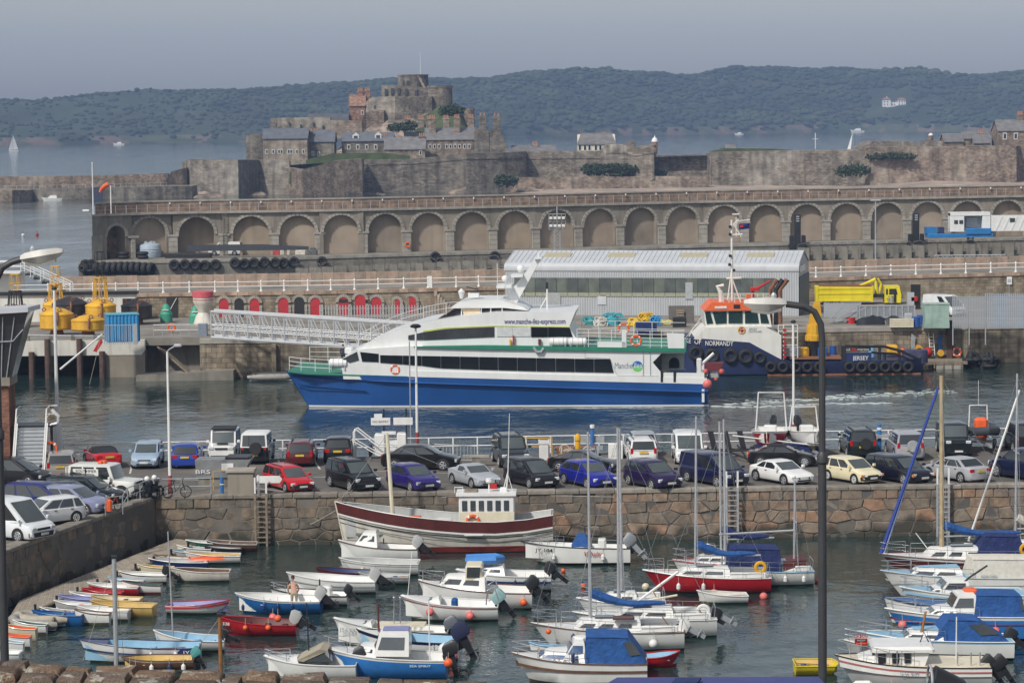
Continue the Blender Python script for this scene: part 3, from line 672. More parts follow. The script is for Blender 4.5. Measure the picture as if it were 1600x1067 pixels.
for px in [120,150]+list(range(200,1800,50)):
 f,b=edge_pt(px,0),arc_pt(px,0,.8)
 rings.append([(f.x,f.y,-3),(f.x,f.y,ZA-.02),(b.x,b.y+2,ZA-.02),(b.x,b.y+2,-3)])
mb.loft(rings); mb.build('pier_quay',M_CONCD,kind='structure',sharp=20)
mb=MB(); rings=[]
for px in [120,150]+list(range(200,1800,50)):
 f=edge_pt(px,0); rings.append([(f.x,f.y-.12,ZA-.35),(f.x,f.y-.12,ZA+.1),(f.x,f.y+.7,ZA+.1),(f.x,f.y+.7,ZA-.35)])
mb.loft(rings).build('quay_kerb',M_CONCL,kind='structure',sharp=20)
def tyre_mesh(r=.62,w=.3,key=None):
 def f():
  mb=MB().torus((0,0,0),r*.70,r*.30,18,8,'y',w/(r*.6))
  return mb.mesh('tyre',M_BLACK)
 return cached(('tyre',r,w),f)
for px,py in [(272,414),(289,413.5),(305,413.5),(320,415),(337,413.5),(367,411),(382,412),(397,411),(413,410),(430,410.5),(443,411),(459,409.5),(503,409),(680,401.5),(773,400.5)]:
 D=interp(EDGE_D,px)-.35; p=A(px,py,D)
 o=put('tyre',tyre_mesh(.82,.5),None,p); o.rotation_euler=(random.uniform(-.08,.08),random.uniform(0,3),random.uniform(-.15,.15))
 tag(o,{503:'lone tyre hanging just past the end of the dark steel beam',680:'lone tyre hanging below the very short rusty locker',773:'lone tyre hanging on the quay between the two longer rusty lockers'}.get(px) or 'lorry tyre in the cluster of %s hung on the far quay face' % ('five' if px<350 else 'seven'),'tyre',None if px>470 else 'tyre cluster of '+('five' if px<350 else 'seven'))
for k in range(10):
 p=A(152+9.3*k,419.5+random.uniform(-1,1),interp(EDGE_D,152+9*k)-.5)
 o=put('lorry_tyre',tyre_mesh(.95,.9),None,p); o.rotation_euler=(R(random.uniform(-6,6)),0,R(62))
 tag(o,'big black tyre in the packed row at the far quay end','tyre','packed tyres on the far quay corner')
p=A(137,418,interp(EDGE_D,137)-.6); mb=MB(); rnd=random.Random(4)
for k in range(14): mb.torus((rnd.uniform(-.7,.7),rnd.uniform(-.3,.3),rnd.uniform(-.9,.7)),.55,.22,12,6,rnd.choice('xyz'))
tag(mb.build('tyre_bundle',M_BLACK,None,p),'tangled round bundle of black tyres hung off the quay corner','tyre bundle')
for k in range(6):
 for j in range(2):
  if k == 3 and j: continue
  p=G(163+15*k,404.5-2.5*(k%2),ZA)
  o=put('stacked_tyre',cached('flat_tyre',lambda: MB().torus((0,0,.28),.62,.28,18,7,'z').mesh('tyre',M_BLACK)),None,p+Vector((0,0,.54*j)))
  tag(o,'tyre lying flat in the low stacks before the tanks','tyre','flat stacked tyres on the far quay')
for k in range(2):
 o=MB().bev(-2.2,2.2,-.5,.5,0,.75,.2).build('rubber_fender',M_BLACK,None,G(281+27*k,403,ZA)); tag(o,'thick black rubber fender block lying nearer the %s' % ('pale blue tank' if k == 0 else 'white delivery van'),'fender')
def tank(label,px,py,r,h,m,neck,band=False):
 p=G(px,py,ZA); T=thing('storage_tank',label,'tank',p)
 MB().lathe([(r*.98,0),(r,.1),(r,h*.68),(r*.93,h*.76),(r*.5,h*.86)]+([(r*.5,h),(.05,h)] if neck else [(.05,h*.92)]),20).build('shell',m,T)
 for z in ((.35,.5) if band else (.25,.45,.62)): MB().torus((0,0,h*z),r,.06,20,5,'z').build('band',m,T)
 if not neck:
  for a in range(5): MB().box((r*.4*cos(a*1.3),r*.4*sin(a*1.3),h*.9),(.4,.3,.3)).build('fitting',M_GALV,T)
tank('pale grey plastic tank with a wide neck on the far quay',195,401,1.62,3.1,mat('grey_plastic',(.5,.5,.46),.6),True)
tank('pale blue flat topped tank on the far quay',234,402,1.7,2.5,mat('pale_blue_plastic',(.36,.43,.5),.6),False,True)
p=G(242,398,ZA); T=thing('net_store','dark tarpaulin draped over a frame behind the tanks','tarpaulin',p)
MB().bx(-2.6,2.2,0,.6,0,2.7).build('sheet',M_BLKP,T); MB().slab([(1,-.3,2.9),(2.8,-.3,3.1),(2.2,-.3,.4),(1.7,-.3,.3)],(0,.2,0)).build('loose_flap',mat('grey_sheet',(.16,.17,.2),.8),T)
p=G(290,398,ZA); T=thing('leaning_timbers','weathered planks leaning against the far arch','timber',p)
for k in range(6): MB().slab([(-1.5+.6*k,0,0),(-1.1+.6*k,0,0),(-1.0+.6*k,1.6,3+.5*(k%3)),(-1.4+.6*k,1.6,3+.5*(k%3))],(0,-.08,0)).build('plank',mat('red_timber',(.34,.16,.1),.8) if k<4 else M_WOOD,T)
p=G(388,402,ZA); T=thing('steel_beam','long dark steel beam on trestles below the arches','beam',p,R(1))
MB().prism([(-9,1.0),(9,1.0),(9,1.5),(2,1.9),(-9,1.9)],-.4,.4).build('beam',mat('dark_steel',(.045,.05,.06),.6),T)
for x in (-7.5,-1,5.5): MB().bx(x-.2,x+.2,-.35,.35,0,1.0).build('trestle',M_WOOD,T)
for k,(px,c) in enumerate([(338,(.5,.1,.05)),(352,(.55,.5,.45)),(430,(.4,.05,.04)),(446,(.45,.42,.36)),(470,(.55,.52,.45)),(488,(.1,.1,.1))]):
 o=MB().bev(-.8,.8,-.4,.4,0,.75,.15).bev(-.35,.5,-.3,.3,.75,1.1,.1).build('gear_pile',mat('gear_%d' % k,c,.8,.3,3),None,G(px,398,ZA))
 tag(o,['red','grey','dark red','off-white','cream','black'][k]+' heap of fishing gear under the far arches','gear')
p=arc_pt(350,ZA,-.35); T=thing('wall_ladder','iron ladder up the arcaded wall beside a wide pilaster','ladder',p)
for s in (-.25,.25): MB().tube((s,0,0),(s,0,6.6),.05,5).build('rail',M_CONCD,T)
for k in range(16): put('rung',cached('rung5',lambda: MB().tube((-.25,0,0),(.25,0,0),.04,4).mesh('rung',M_CONCD)),T,(0,0,.3+.4*k))
p=arc_pt(636,ZA+1.1,-.4); lb=MB().torus((0,0,0),.34,.1,18,6).build('lifebuoy',M_ORANGE,None,p); tag(lb,'orange lifebuoy on a pilaster of the arcaded wall','lifebuoy')
for px,w,h in ((519,1.2,.7),(683,1.1,.9),(742,3.4,.9),(797,3.0,.7)):
 o=MB().bev(-w/2,w/2,-.4,.4,0,h,.06).bx(-w/2+.1,w/2-.1,-.43,-.4,.12,h-.15).build('steel_locker',mat('rust_brown',(.09,.045,.035),.8,.3,3),None,G(px,395-(px-519)*.03,ZA+.02)); tag(o,'rusty brown locker of %s length against an arch panel' % {1.2:'short',1.1:'very short',3.4:'great',3.0:'medium'}[w],'locker')
HS=thing('hooped_barrier','row of dark hooped mesh screens along the foot of the far quay','barrier',edge_pt(470,0,-3.5)); o=HS.location.copy()
hm=MB().path([(-1,0,-1),(-1,0,1.0),(-.75,-.25,1.55),(.3,-.5,1.75),(.75,-.55,1.5),(.9,-.5,0.9),(.9,-.4,-1)],.05,4).slab([(-.95,.02,-1),(.85,-.4,-1),(.85,-.45,1.0),(-.9,.0,1.1)],(0,.03,0)).mesh('hoop_panel',M_CONCD)
x=470.0
while x<800: put('hoop_panel',hm,HS,edge_pt(x,1.05+(x-470)*.0012,-3.5)-o); x += 20
x=1255.0
while x<1700: put('hoop_panel',hm,HS,edge_pt(x,1.9,-3.5)-o); x += 20
MB().path([edge_pt(q,1.15,-3.6)-o for q in (465,600,800,1000,1250,1500,1700)],.06,4).build('bottom_rail',M_CONCD,HS)
def piles(px,ytop,ybot,label):
 D=interp(EDGE_D,px)-1.6; t=A(px,ytop,D); b=A(px,ybot,D); T=thing('guide_pile',label,'pile',(b.x,b.y,-1))
 MB().bev(-.5,.5,-.4,.6,0,t.z+1,.1).build('post',M_BLKP,T)
 for s in (-.95,.95): MB().bev(s-.32,s+.32,-.5,.3,0,t.z-2.3,.1).build('post',M_BLKP,T)
 MB().bx(-1.4,1.4,-.45,.5,t.z-4.3,t.z-3.7).build('collar',M_BLKP,T)
 for z in (.15,.5,.85): MB().box((0,-.42,t.z+1-z-.2),(.5,.1,.18)).build('notch',M_GALV,T)
piles(1246,335,395,'black steel guide piles rising behind the metal shed'); piles(1431,333,410,'black steel guide piles left of the blue dredger')
piles(1516,364,410,'stubby black piles under the blue and white dredger')
def pole_lamp(px,ytop,ybot,D,label,head=True):
 t=A(px,ytop,D); b=A(px,ybot,D); T=thing('lamp_post',label,'lamp post',b); h=t.z-b.z
 MB().tube((0,0,0),(0,0,h),.14,8,.09).build('pole',M_GALV,T)
 MB().bev(-.8,.8,-.2,.2,h,h+.22,.05).build('lamp_head',M_ALU,T)
pole_lamp(1368,314,418,415,'slim grey lamp post standing before the right hand arches')
p=A(871,398,330); T=thing('floodlight_mast','lattice mast with a rack of floodlights behind the shed','mast',p)
h=A(871,331,330).z-p.z
for sx in (-.35,.35):
 for sy in (-.35,.35): MB().tube((sx,sy,0),(sx,sy,h*.6),.06,5).build('upright',M_GALV,T)
mb=MB()
for k in range(7):
 z=h*.6*k/7; mb.tube((-.35,-.35,z),(.35,-.35,z+h*.085),.035,4).tube((.35,-.35,z),(-.35,.35,z+h*.085),.035,4)
mb.build('lattice',M_GALV,T)
mb=MB()
for z in (.6,.78,.95): mb.tube((-1,-.4,h*z),(1,-.4,h*z),.05,4)
for x in (-1,-.5,0,.5,1): mb.tube((x,-.4,h*.6),(x,-.4,h*.95),.04,4)
mb.tube((0,0,h*.6),(0,0,h*1.12),.08,5).build('rack',M_GALV,T)
for x in (-.75,-.25,.25,.75):
 for z in (.68,.86): MB().bev(x-.18,x+.18,-.7,-.45,h*z-.14,h*z+.14,.03).build('floodlight',M_WHITE,T)
p=arc_pt(145,ZT+.35); T=thing('white_pole','tall white pole at the end of the arcaded wall','pole',p); MB().tube((0,0,0),(0,0,A(145,255,p.y).z-p.z),.11,6,.08).build('pole',M_WHITE,T); MB().ball((0,0,A(145,255,p.y).z-p.z),.14).build('cap',M_WHITE,T)
p=arc_pt(173,ZT+.35); T=thing('windsock','orange windsock on a short white pole','windsock',p); h=A(173,290,p.y).z-p.z
MB().tube((0,0,0),(0,0,h),.1,6).build('pole',M_WHITE,T)
MB().path([(-.3,0,h+.2),(-.9,0,h-.1),(-1.4,0,h-.55),(-1.6,0,h-1.0)],[.38,.34,.26,.2],10).build('sock',M_ORANGE,T)
p=arc_pt(138,ZT+.6); T=thing('small_lamp','tilted white lamp on the tip of the arcaded wall','lamp',p); MB().tube((.4,0,-.6),(-.3,0,.3),.05).build('arm',M_GALV,T); MB().bev(-.9,.1,-.2,.2,.25,.5,.08).build('lamp_head',M_WHITE,T)
p=A(1447,371,432); T=thing('walkway_vessel','white boxy passenger bridge on a bright blue steel base','passenger bridge',p)
S=432/F_
X=lambda px: (px-1447)*S
Zz=lambda py: (371-py)*S
mblue=mat('bright_blue_steel',(.02,.16,.40),.5,.15,1)
MB().bev(X(1447),X(1550),-1.5,1.5,Zz(371),Zz(365),.1).build('base',mblue,T); MB().bx(X(1446),X(1462),-1.4,1.4,Zz(365),Zz(355)).build('end_frame',mblue,T); MB().bx(X(1466),X(1474),-1,1,Zz(366),Zz(355)).build('winch',M_NAVY,T)
MB().bev(X(1507),X(1546),-1.7,-1.2,Zz(366),Zz(357),.1).build('gate',mblue,T)
MB().bev(X(1483),X(1505),-1.2,1.2,Zz(362),Zz(333),.08).bx(X(1483),X(1545),-1.25,1.25,Zz(337.5),Zz(332)).bev(X(1533),X(1546),-1.2,1.2,Zz(362),Zz(337),.08).bx(X(1505),X(1533),.8,1.2,Zz(362),Zz(337)).build('cabin',M_WHITE,T)
for a in (1492,1500): MB().bev(X(a)-.35,X(a)+.35,-1.26,-1.1,Zz(350),Zz(344),.1).build('window',M_GLASS,T)
MB().bx(X(1510),X(1528),.2,.8,Zz(356),Zz(340)).build('machinery',M_GALV,T)
MB().prism([(X(1546),Zz(362)),(X(1760),Zz(362)),(X(1760),Zz(338)),(X(1546),Zz(338))],-1.0,1.2).build('bridge_tunnel',M_WHITE,T)
for a in range(1552,1700,12): MB().slab([(X(a),-1.06,Zz(362)),(X(a)+.25,-1.06,Zz(362)),(X(a+10)+.25,-1.06,Zz(340)),(X(a+10),-1.06,Zz(340))],(0,.05,0)).build('brace',M_WGEL,T)
MB().bx(X(1576),X(1584),-1.08,-.9,Zz(348),Zz(342)).build('window',M_GLASS,T)
p=A(1515,413,395); T=thing('stored_gangway','grey lattice gangway lying along the pier behind the white railing','gangway',p); k=395/F_
mb=MB()
for z in (0,1.3): mb.tube((-56*k,0,z),(56*k,0,z),.09,5)
for i in range(16):
 x=(-56+7*i)*k; mb.tube((x,0,0),(x+7*k,0,1.3),.05,4).tube((x+7*k,0,0),(x,0,1.3),.05,4)
mb.build('truss',M_GALV,T); MB().bx(-56*k,56*k,.1,1.4,-.1,.0).build('tread',M_GALV,T)
# == ALBERT PIER (middle distance, beyond the channel)
ZL,ZU=3.6,6.2
WD=[(-100,281),(0,282),(540,285),(1000,292),(1400,301),(1800,308)]
FD=[(-100,255),(400,255),(1000,259),(1500,262),(1800,264)]
M_ASH=masonry('ashlar_wall',(.27,.225,.165),(.17,.145,.11),.62,.34,.22,.5,.45,(.33,.28,.21),1.2)
M_ASHW=masonry('quay_ashlar',(.26,.215,.16),(.14,.12,.09),.95,.48,.28,.6,.75,(.19,.17,.135),1.0)
M_PINKW=masonry('pink_parapet',(.38,.28,.21),(.24,.19,.15),1.25,.9,.18,.4,.25)
def wpt(px,z,dd=0):
 D=interp(WD,px)+dd; p=A(px,450,D); return Vector((p.x,D,z))
def fpt(px,z,dd=0):
 D=interp(FD,px)+dd; p=A(px,540,D); return Vector((p.x,D,z))
ap=list(range(-100,1801,100))
Z0=Vector((0,0,0))
mb=MB().loft([[(fpt(x,0).x,fpt(x,0).y,-4),(fpt(x,0).x,fpt(x,0).y,ZL),(wpt(x,0).x,wpt(x,0,.6).y,ZL),(wpt(x,0).x,wpt(x,0,.6).y,-4)] for x in [312]+[q for q in ap if q>330]])
mb.build('lower_quay',[M_ASHW],kind='structure',sharp=20)
mb=MB().loft([[(fpt(x,0).x,fpt(x,0,.5).y,ZL),(fpt(x,0).x,fpt(x,0,.5).y,ZL+.03),(wpt(x,0).x,wpt(x,0,-.05).y,ZL+.03),(wpt(x,0).x,wpt(x,0,-.05).y,ZL)] for x in [312]+[q for q in ap if q>330]])
mb.build('quay_deck',[M_DECK],kind='structure',sharp=20)
ribbon('quay_coping',M_CONCL,None,Z0,fpt,-.08,.9,ZL-.35,ZL+.06,[312]+[q for q in ap if q>330]).__setitem__('kind','structure')
ribbon('quay_wall',M_ASH,None,Z0,wpt,0,.6,ZL-4,ZU-.35,ap).__setitem__('kind','structure')
ribbon('upper_walk',M_DECK,None,Z0,wpt,.6,10.5,ZU-1,ZU-.02,ap).__setitem__('kind','structure')
ribbon('wall_coping',M_PINKW,None,Z0,wpt,-.12,.75,ZU-.35,ZU+.02,ap).__setitem__('kind','structure')
PW=thing('pier_parapet','pinkish stone parapet along the back of the middle pier','parapet',wpt(60,ZU,10)); o=PW.location.copy()
for i,x in enumerate(range(96,1790,17)):
 a,b=wpt(x,0,9.6)-o,wpt(x+16.7,0,9.6)-o; h=random.uniform(-.03,.03)
 MB().slab([(a.x,a.y+random.uniform(-.03,.03),0),(b.x,b.y,0),(b.x,b.y,1.28+h),(a.x,a.y,1.28+h)],(0,.8,0)).build('stone_block',mat('pink_block_%d' % (i % 4),[(.38,.28,.21),(.34,.26,.2),(.42,.31,.24),(.30,.24,.19)][i % 4],.9,.2,1.5,streak=.3),PW)
WR=thing('white_railing','white two bar railing along the upper edge of the middle pier','railing',wpt(75,ZU,.3)); o=WR.location.copy()
pm=MB().lathe([(.16,0),(.16,.1),(.09,.18),(.075,.95),(.11,1.0),(.11,1.08),(.03,1.2)],8).mesh('post',M_WHITE)
pxs_r=[75,110,145,181,216,255,296,336,372,408,444,481,517,554,591,631,669,713,748]
pxs_r += list(range(1275,1700,39))
for x in pxs_r: put('post',pm,WR,wpt(x,ZU,.3)-o)
put('post',pm,WR,wpt(674,ZU,.3)-o); MB().bx(-.25,.25,-.1,.1,.1,1.25).build('gate_post',M_WHITE,WR,wpt(671.5,ZU,.3)-o)
for a,b in ((20,800),(1265,1750)):
 for z in (1.02,.55): MB().path([wpt(x,ZU+z,.3)-o for x in (a,(a*2+b)/3,(a+2*b)/3,b)],.05,5).build('rail',M_WHITE,WR)
M_DOOR=mat('red_door',(.42,.025,.035),.55,.12,1.5)
M_DOORB=mat('black_door',(.02,.02,.022),.6)
def arch_door(px,yt,yb,wpx,m,label,panel=None):
 D=interp(WD,px); k=D/F_; c=A(px,yb,D); top=A(px,yt,D).z; w=wpx*k/2; T=thing('arched_door',label,'door',(c.x,D-.02,ZL),0,None)
 h=top-ZL; sp=h-w; n=10
 arc=[(-w,0),(-w,sp)]+[(-w*cos(pi*i/n),sp+w*sin(pi*i/n)) for i in range(1,n)]+[(w,sp),(w,0)]
 MB().prism(arc,-.03,.12).build('leaf',m,T)
 mb=MB()
 for k2 in range(9):
  t0,t1=pi*k2/9+.02,pi*(k2+1)/9-.02; q=[(-w*cos(t0),sp+w*sin(t0)),(-(w+.3)*cos(t0),sp+(w+.3)*sin(t0)),(-(w+.3)*cos(t1),sp+(w+.3)*sin(t1)),(-w*cos(t1),sp+w*sin(t1))]; mb.prism(q,-.1,.1)
 for s in (-1,1):
  for z in range(int(sp/.4)): mb.bx(min(s*w,s*(w+.28)),max(s*w,s*(w+.28)),-.1,.1,z*.4+.02,z*.4+.38)
 mb.build('stone_surround',M_CONCL,T)
 if panel: MB().bx(-w*.85,w*.85,-.06,.0,sp*.95,sp+w*.55).build('fanlight',M_DOORB,T)
arch_door(350,466,490,15,M_DOOR,'red arched door beside the navigation buoy, first of the row')
arch_door(374,466,490,15,M_DOORB,'black arched opening between two plain red doors near the buoy')
arch_door(398,466,490,15,M_DOOR,'red arched door right after the first black arched opening')
arch_door(443,465,489,16,M_DOOR,'red arched door just before the second black arched opening')
arch_door(468,464,489,16,M_DOORB,'black arched opening below the dark stain on the pier wall')
arch_door(493,465,488,16,M_DOOR,'red arched door just past the second black arched opening')
arch_door(537,464,487,16,M_DOOR,'red arched door with a dark fanlight above the gangway',1)
arch_door(563,460,493,17,M_DOOR,'tallest red arched door of the pier wall')
arch_door(588,464,487,17,M_DOOR,'red arched door just past the tallest one')
arch_door(620,467,484,11,M_DOOR,'small narrow red arched door in the pier wall')
arch_door(642,463,488,17,M_DOOR,'last red arched door before the stone steps')
p=wpt(268,ZL,-.05); T=thing('barred_doorway','dark square doorway with a white brace in the pier wall','door',p); MB().bx(-.55,.55,-.05,.2,0,2.2).build('opening',M_DOORB,T); MB().tube((-.5,-.1,.3),(.5,-.1,2.1),.04,4).build('brace',M_WHITE,T)
p=wpt(678,ZL,-1.6); T=thing('stone_steps','stone steps descending the face of the middle pier','steps',p); k=286/F_
for i in range(9): MB().bx(i*4.1*k,(i+1)*4.1*k+.05,0,1.55,0,ZU-ZL-.28*(i+1)).build('step',M_CONCL if i % 2 else M_PINKW,T)
p=wpt(-60,ZL,-1.2); o=p.copy(); T=thing('white_building','white rendered store with a dark flat roof edge behind the buoys','building',p)
w=(wpt(215,ZL,-1.2)-o).x
MB().bx(0,w,0,1.1,-.4,2.75).build('wall',mat('white_render',(.66,.65,.6),.8,.08,.5,streak=.3),T); MB().bx(-.2,w+.25,-.25,1.0,2.75,3.05).build('roof_edge',M_BLKP,T)
for px,ww,h in ((150,1.9,2.2),(128,.9,2.1),(207,1.6,2.3),(178,.5,.5)):
 x=(wpt(px,ZL,-1.2)-o).x; MB().bx(x-ww/2,x+ww/2,-.05,.06,(.1 if h>1 else 1.7),h).build('door',mat('pale_door',(.56,.55,.5),.7) if px != 207 else M_BLKP,T)
p=wpt(36,ZU,2); T=thing('white_staircase','white railed staircase up to the left end of the middle pier','staircase',p)
for i in range(10):
 x=4.2-.42*i; MB().bx(x,x+.46,-1.0,1.0,.22*i,.22*i+.2).build('step',M_BLKP if i % 2 else M_GALV,T)
MB().bx(-6,-.1,-1,1,2.2,2.4).build('landing',M_WHITE,T); MB().bx(-6,0,.9,1.1,-2,2.3).build('side_wall',M_WHITE,T)
for s in (-1.05,1.05):
 MB().path([(5,s,1.1),(0,s,3.4),(-6,s,3.4)],.06,5).build('handrail',M_WHITE,T); MB().path([(5,s,.6),(0,s,2.9),(-6,s,2.9)],.05,5).build('handrail',M_WHITE,T)
 for i in range(6): x=5-i; MB().tube((x,s,(5-x)*.46),(x,s,1.1+(5-x)*.46),.045,4).build('baluster',M_WHITE,T)
JD=257.0
def jpt(px,z,d=0): p=A(px,540,JD+d); return Vector((p.x,JD+d,z))
a,b=jpt(31,0),jpt(226,0)
T=thing('jetty','concrete jetty with a white fascia standing on piles in the harbour','jetty',(a.x,JD,0)); o=T.location.copy()
w=b.x-a.x
MB().bx(-30,w+6.5,.9,28,2.9,3.62).build('deck',M_DECK,T)
MB().slab([(0,0,2.1),(w-.3,0,2.1),(w,0,2.5),(w,0,3.5),(.55,0,3.5)],(0,.9,0)).build('fascia',mat('stained_white_fascia',(.6,.58,.52),.8,.1,.6,streak=.35,dark=(.25,.18,.12)),T)
MB().bx(w-4,w,0.05,12,-3,2.45).build('pier_block',M_CONC,T)
MB().bx(w,w+8,2.5,28,-3,3.3).build('abutment',M_CONCD,T)
MB().bx(-30,w,24,26,-3,3).build('back_wall',M_CONCD,T)
for px in (75,125,160,50): x=(jpt(px,0)-o).x; MB().tube((x,-.35,-3),(x,-.35,3.7 if px in (75,125) else 2.5),.28,10).build('pile',mat('rusty_pile',(.09,.055,.045),.85,.35,3),T)
for x in (-6,2,7): MB().tube((x,6,-3),(x,6,3),.35,8).build('pile',M_CONCD,T)
MB().tube((.6,.2,4.0),(w-3.5,.2,3.85),.11,6).build('kerb_rail',M_GALV,T)
for i in range(5): MB().bx(.6+i*2.1,.9+i*2.1,.1,.4,3.5,4.0).build('kerb_post',M_CONCD,T)
p0,p1=jpt(236,3.4,3),jpt(298,.6,-3)
T=thing('slipway_steps','plank ramp slanting down from the jetty to a landing','ramp',p0); d=p1-p0
MB().slab([(0,-.9,0),(d.x,d.y-.9,d.z),(d.x,d.y+.9,d.z),(0,.9,0)],(0,0,-.18)).build('ramp',M_WOOD,T); MB().slab([(d.x-5,d.y-1,-3-.4),(d.x+4,d.y-1,-3.4),(d.x+4,d.y-1,-2.5),(d.x-5,d.y-1,-2.9)],(0,3,0)).build('landing',M_CONCD,T)
p=jpt(155,3.5,-.6); T=thing('slanted_spar','slanted white spar with a furled red flag','spar',(p.x,p.y-6,1)); e0,e1=A(94,577,250),A(160,522,250); oo=T.location
MB().tube(e0-oo,e1-oo,.1,6,.07).build('spar',M_WHITE,T); q=A(157,528,250)-oo; MB().slab([q,q+Vector((.2,0,-.4)),q+Vector((-.4,0,-1.3)),q+Vector((-.7,0,-1.2))],(0,.15,0)).build('flag',M_RED,T); MB().tube(q,A(140,600,250)-oo,.02,4).build('line',M_ROPE,T)
M_BYEL=mat('buoy_yellow',(.68,.38,.03),.5,.18,.9,streak=.5,dark=(.34,.15,.05),col2=(.45,.2,.06),c2=(.56,.72),c2scale=1.2)
M_BBLK=mat('buoy_black',(.025,.026,.03),.6,.3,1.2,streak=.3,dark=(.12,.06,.04))
M_RUST=mat('rust',(.2,.09,.05),.85,.4,3)
def buoy(label,px,pyb,r,h,m,cage=0,D=None):
 p=G(px,pyb,ZL); T=thing('mooring_buoy',label,'buoy',p)
 MB().lathe([(r*.35,.0),(r*.35,.55),(r*.9,.6),(r,.75),(r,h*.72),(r*1.03,h*.73),(r*1.03,h*.77),(r*.95,h*.8),(r*.5,h*.94),(.08,h)],24).build('float',m,T)
 MB().lathe([(r*.5,0),(r*.4,.3),(r*.36,.6)],12).build('foot',M_RUST,T)
 for a in range(4): MB().torus((r*.75*cos(a*1.57+.4),r*.75*sin(a*1.57+.4),h*.93),.16,.05,10,5).build('lifting_eye',M_RUST,T)
 MB().path([(r*.2,-r*.9,h*.85),(r*.23,-r*1.04,h*.7),(r*.2,-r*1.06,h*.4)],.12,6).build('chain',M_RUST,T)
 if cage:
  c=MB()
  for a in range(8): t=a*pi/4; c.tube((.75*cos(t),.75*sin(t),h*.9),(.6*cos(t),.6*sin(t),h+cage*.45),.06,5)
  c.torus((0,0,h+cage*.45),.62,.06,14,5,'z'); c.build('cage',m,T)
  c=MB()
  for a in range(6): t=a*pi/3; c.path([(.35*cos(t),.35*sin(t),h+cage*.45),(.55*cos(t),.55*sin(t),h+cage*.75),(.45*cos(t),.45*sin(t),h+cage)],.035,4)
  c.torus((0,0,h+cage),.45,.04,12,4,'z').torus((0,0,h+cage*.7),.55,.04,12,4,'z'); c.build('top_cage',M_BLKP if cage>3.4 else M_BYEL,T)
buoy('big yellow mooring buoy with rust streaks behind the white mast',89,524,1.6,2.7,M_BYEL,0)
buoy('shorter yellow buoy with rusty top next to the blue container',138,526,1.58,2.1,M_BYEL,0)
buoy('yellow buoy with a tall lattice cage behind the others',158,512,1.5,2.9,M_BYEL,4.6)
buoy('yellow buoy topped by a yellow ring cage at the back',88,506,1.3,2.6,M_BYEL,3.2)
buoy('black drum buoy behind the yellow ones',110,510,1.75,3.0,M_BBLK,0)
buoy('black drum buoy with chain beside the blue container',214,507,1.55,2.5,M_BBLK,0)
buoy('dark buoy with an open wire globe near the white wall',25,512,1.2,2.3,M_BBLK,3.0)
def cone_buoy(label,px,pyb):
 p=G(px,pyb,ZL); T=thing('channel_buoy',label,'buoy',p)
 MB().lathe([(.5,0),(.62,.1),(.64,.9),(.6,.95),(.5,1.2),(.3,1.75),(.12,1.9)],14).build('body',mat('sea_green',(.05,.3,.2),.6),T); MB().lathe([(.6,0),(.62,.25)],14,(0,0,-.2)).build('base',M_PINK,T); MB().tube((-.3,-.55,1.3),(.3,-.55,1.3),.06,4).build('number_plate',M_WHITE,T)
cone_buoy('sea green conical buoy by the barred doorway',260,504); cone_buoy('sea green conical buoy half hidden by the red and white buoy',306,507)
p=G(318,508,ZL); T=thing('navigation_buoy','hourglass shaped white buoy with a faded red top band','buoy',p)
MB().lathe([(.95,0),(1.0,.2),(.75,.9),(.5,1.25),(.55,1.5),(.9,2.1),(1.02,2.4),(1.0,2.75)],20).build('body',mat('dirty_white',(.6,.57,.5),.6,.1,1.5,streak=.3),T)
MB().lathe([(1.0,2.75),(1.05,2.8),(1.06,3.35),(.9,3.4),(.1,3.42)],20).build('red_band',mat('faded_red',(.55,.1,.12),.6),T); MB().torus((0,0,2.55),1.0,.05,20,4,'z').build('ring',M_RED,T)
p=G(168,537,ZL); q=G(237,533,ZL); T=thing('blue_container','bright blue corrugated container on the jetty','container',p,R(14)); wdt=2.4
mb=MB(); n=18; prof=[]
for i in range(n+1): prof.append((i*2.9/n,-.04 if i % 2 else .04))
mb.loft([[(x,y,.1) for x,y in prof]+[(2.9,2.3,.1),(0,2.3,.1)],[(x,y,2.6) for x,y in prof]+[(2.9,2.3,2.6),(0,2.3,2.6)]])
mb.build('body',mat('container_blue',(.03,.25,.52),.5,.12,1,streak=.25),T); MB().bx(-.05,2.95,-.06,2.35,2.6,2.68).build('roof',mat('roof_turquoise',(.1,.38,.5),.5),T); MB().bx(2.93,3.0,.1,2.2,.15,2.55).build('end_door',M_NAVY,T)
T=thing('guard_rail','grey bar guard rail before the blue container','railing',G(164,538,ZL),R(2))
for i in range(15): put('bar',cached('gbar',lambda: MB().tube((0,0,0),(0,0,1.75),.035,5).mesh('bar',M_GALV)),T,(i*.2,-.2,0))
MB().tube((0,-.2,1.75),(2.9,-.2,1.75),.04).build('rail',M_GALV,T); MB().bx(2.6,3.0,-.35,-.05,0,1.85).build('end_post',M_GALV,T)
T=thing('ring_lifebuoy','orange lifebuoy on the jetty railing','lifebuoy',G(268,521,ZL)); MB().torus((0,0,.55),.33,.1,18,6).build('ring',M_ORANGE,T); MB().tube((0,.15,0),(0,.15,1),.05).build('stand',M_GALV,T)
T=thing('jetty_railing','grey tube railing between the container and the gangway','railing',G(240,525,ZL))
for i in range(8): MB().tube((i*.85,0,0),(i*.85,0,1.05),.045,5).build('post',M_GALV,T)
for z in (.55,1.05): MB().tube((0,0,z),(6,0,z),.04,5).build('rail',M_GALV,T)
o=MB().bev(-.45,.45,-.3,.3,0,1.2,.06).build('control_box',mat('grey_box',(.2,.23,.28),.5),None,G(317,525,ZL)); tag(o,'grey control cabinet at the head of the gangway','cabinet')
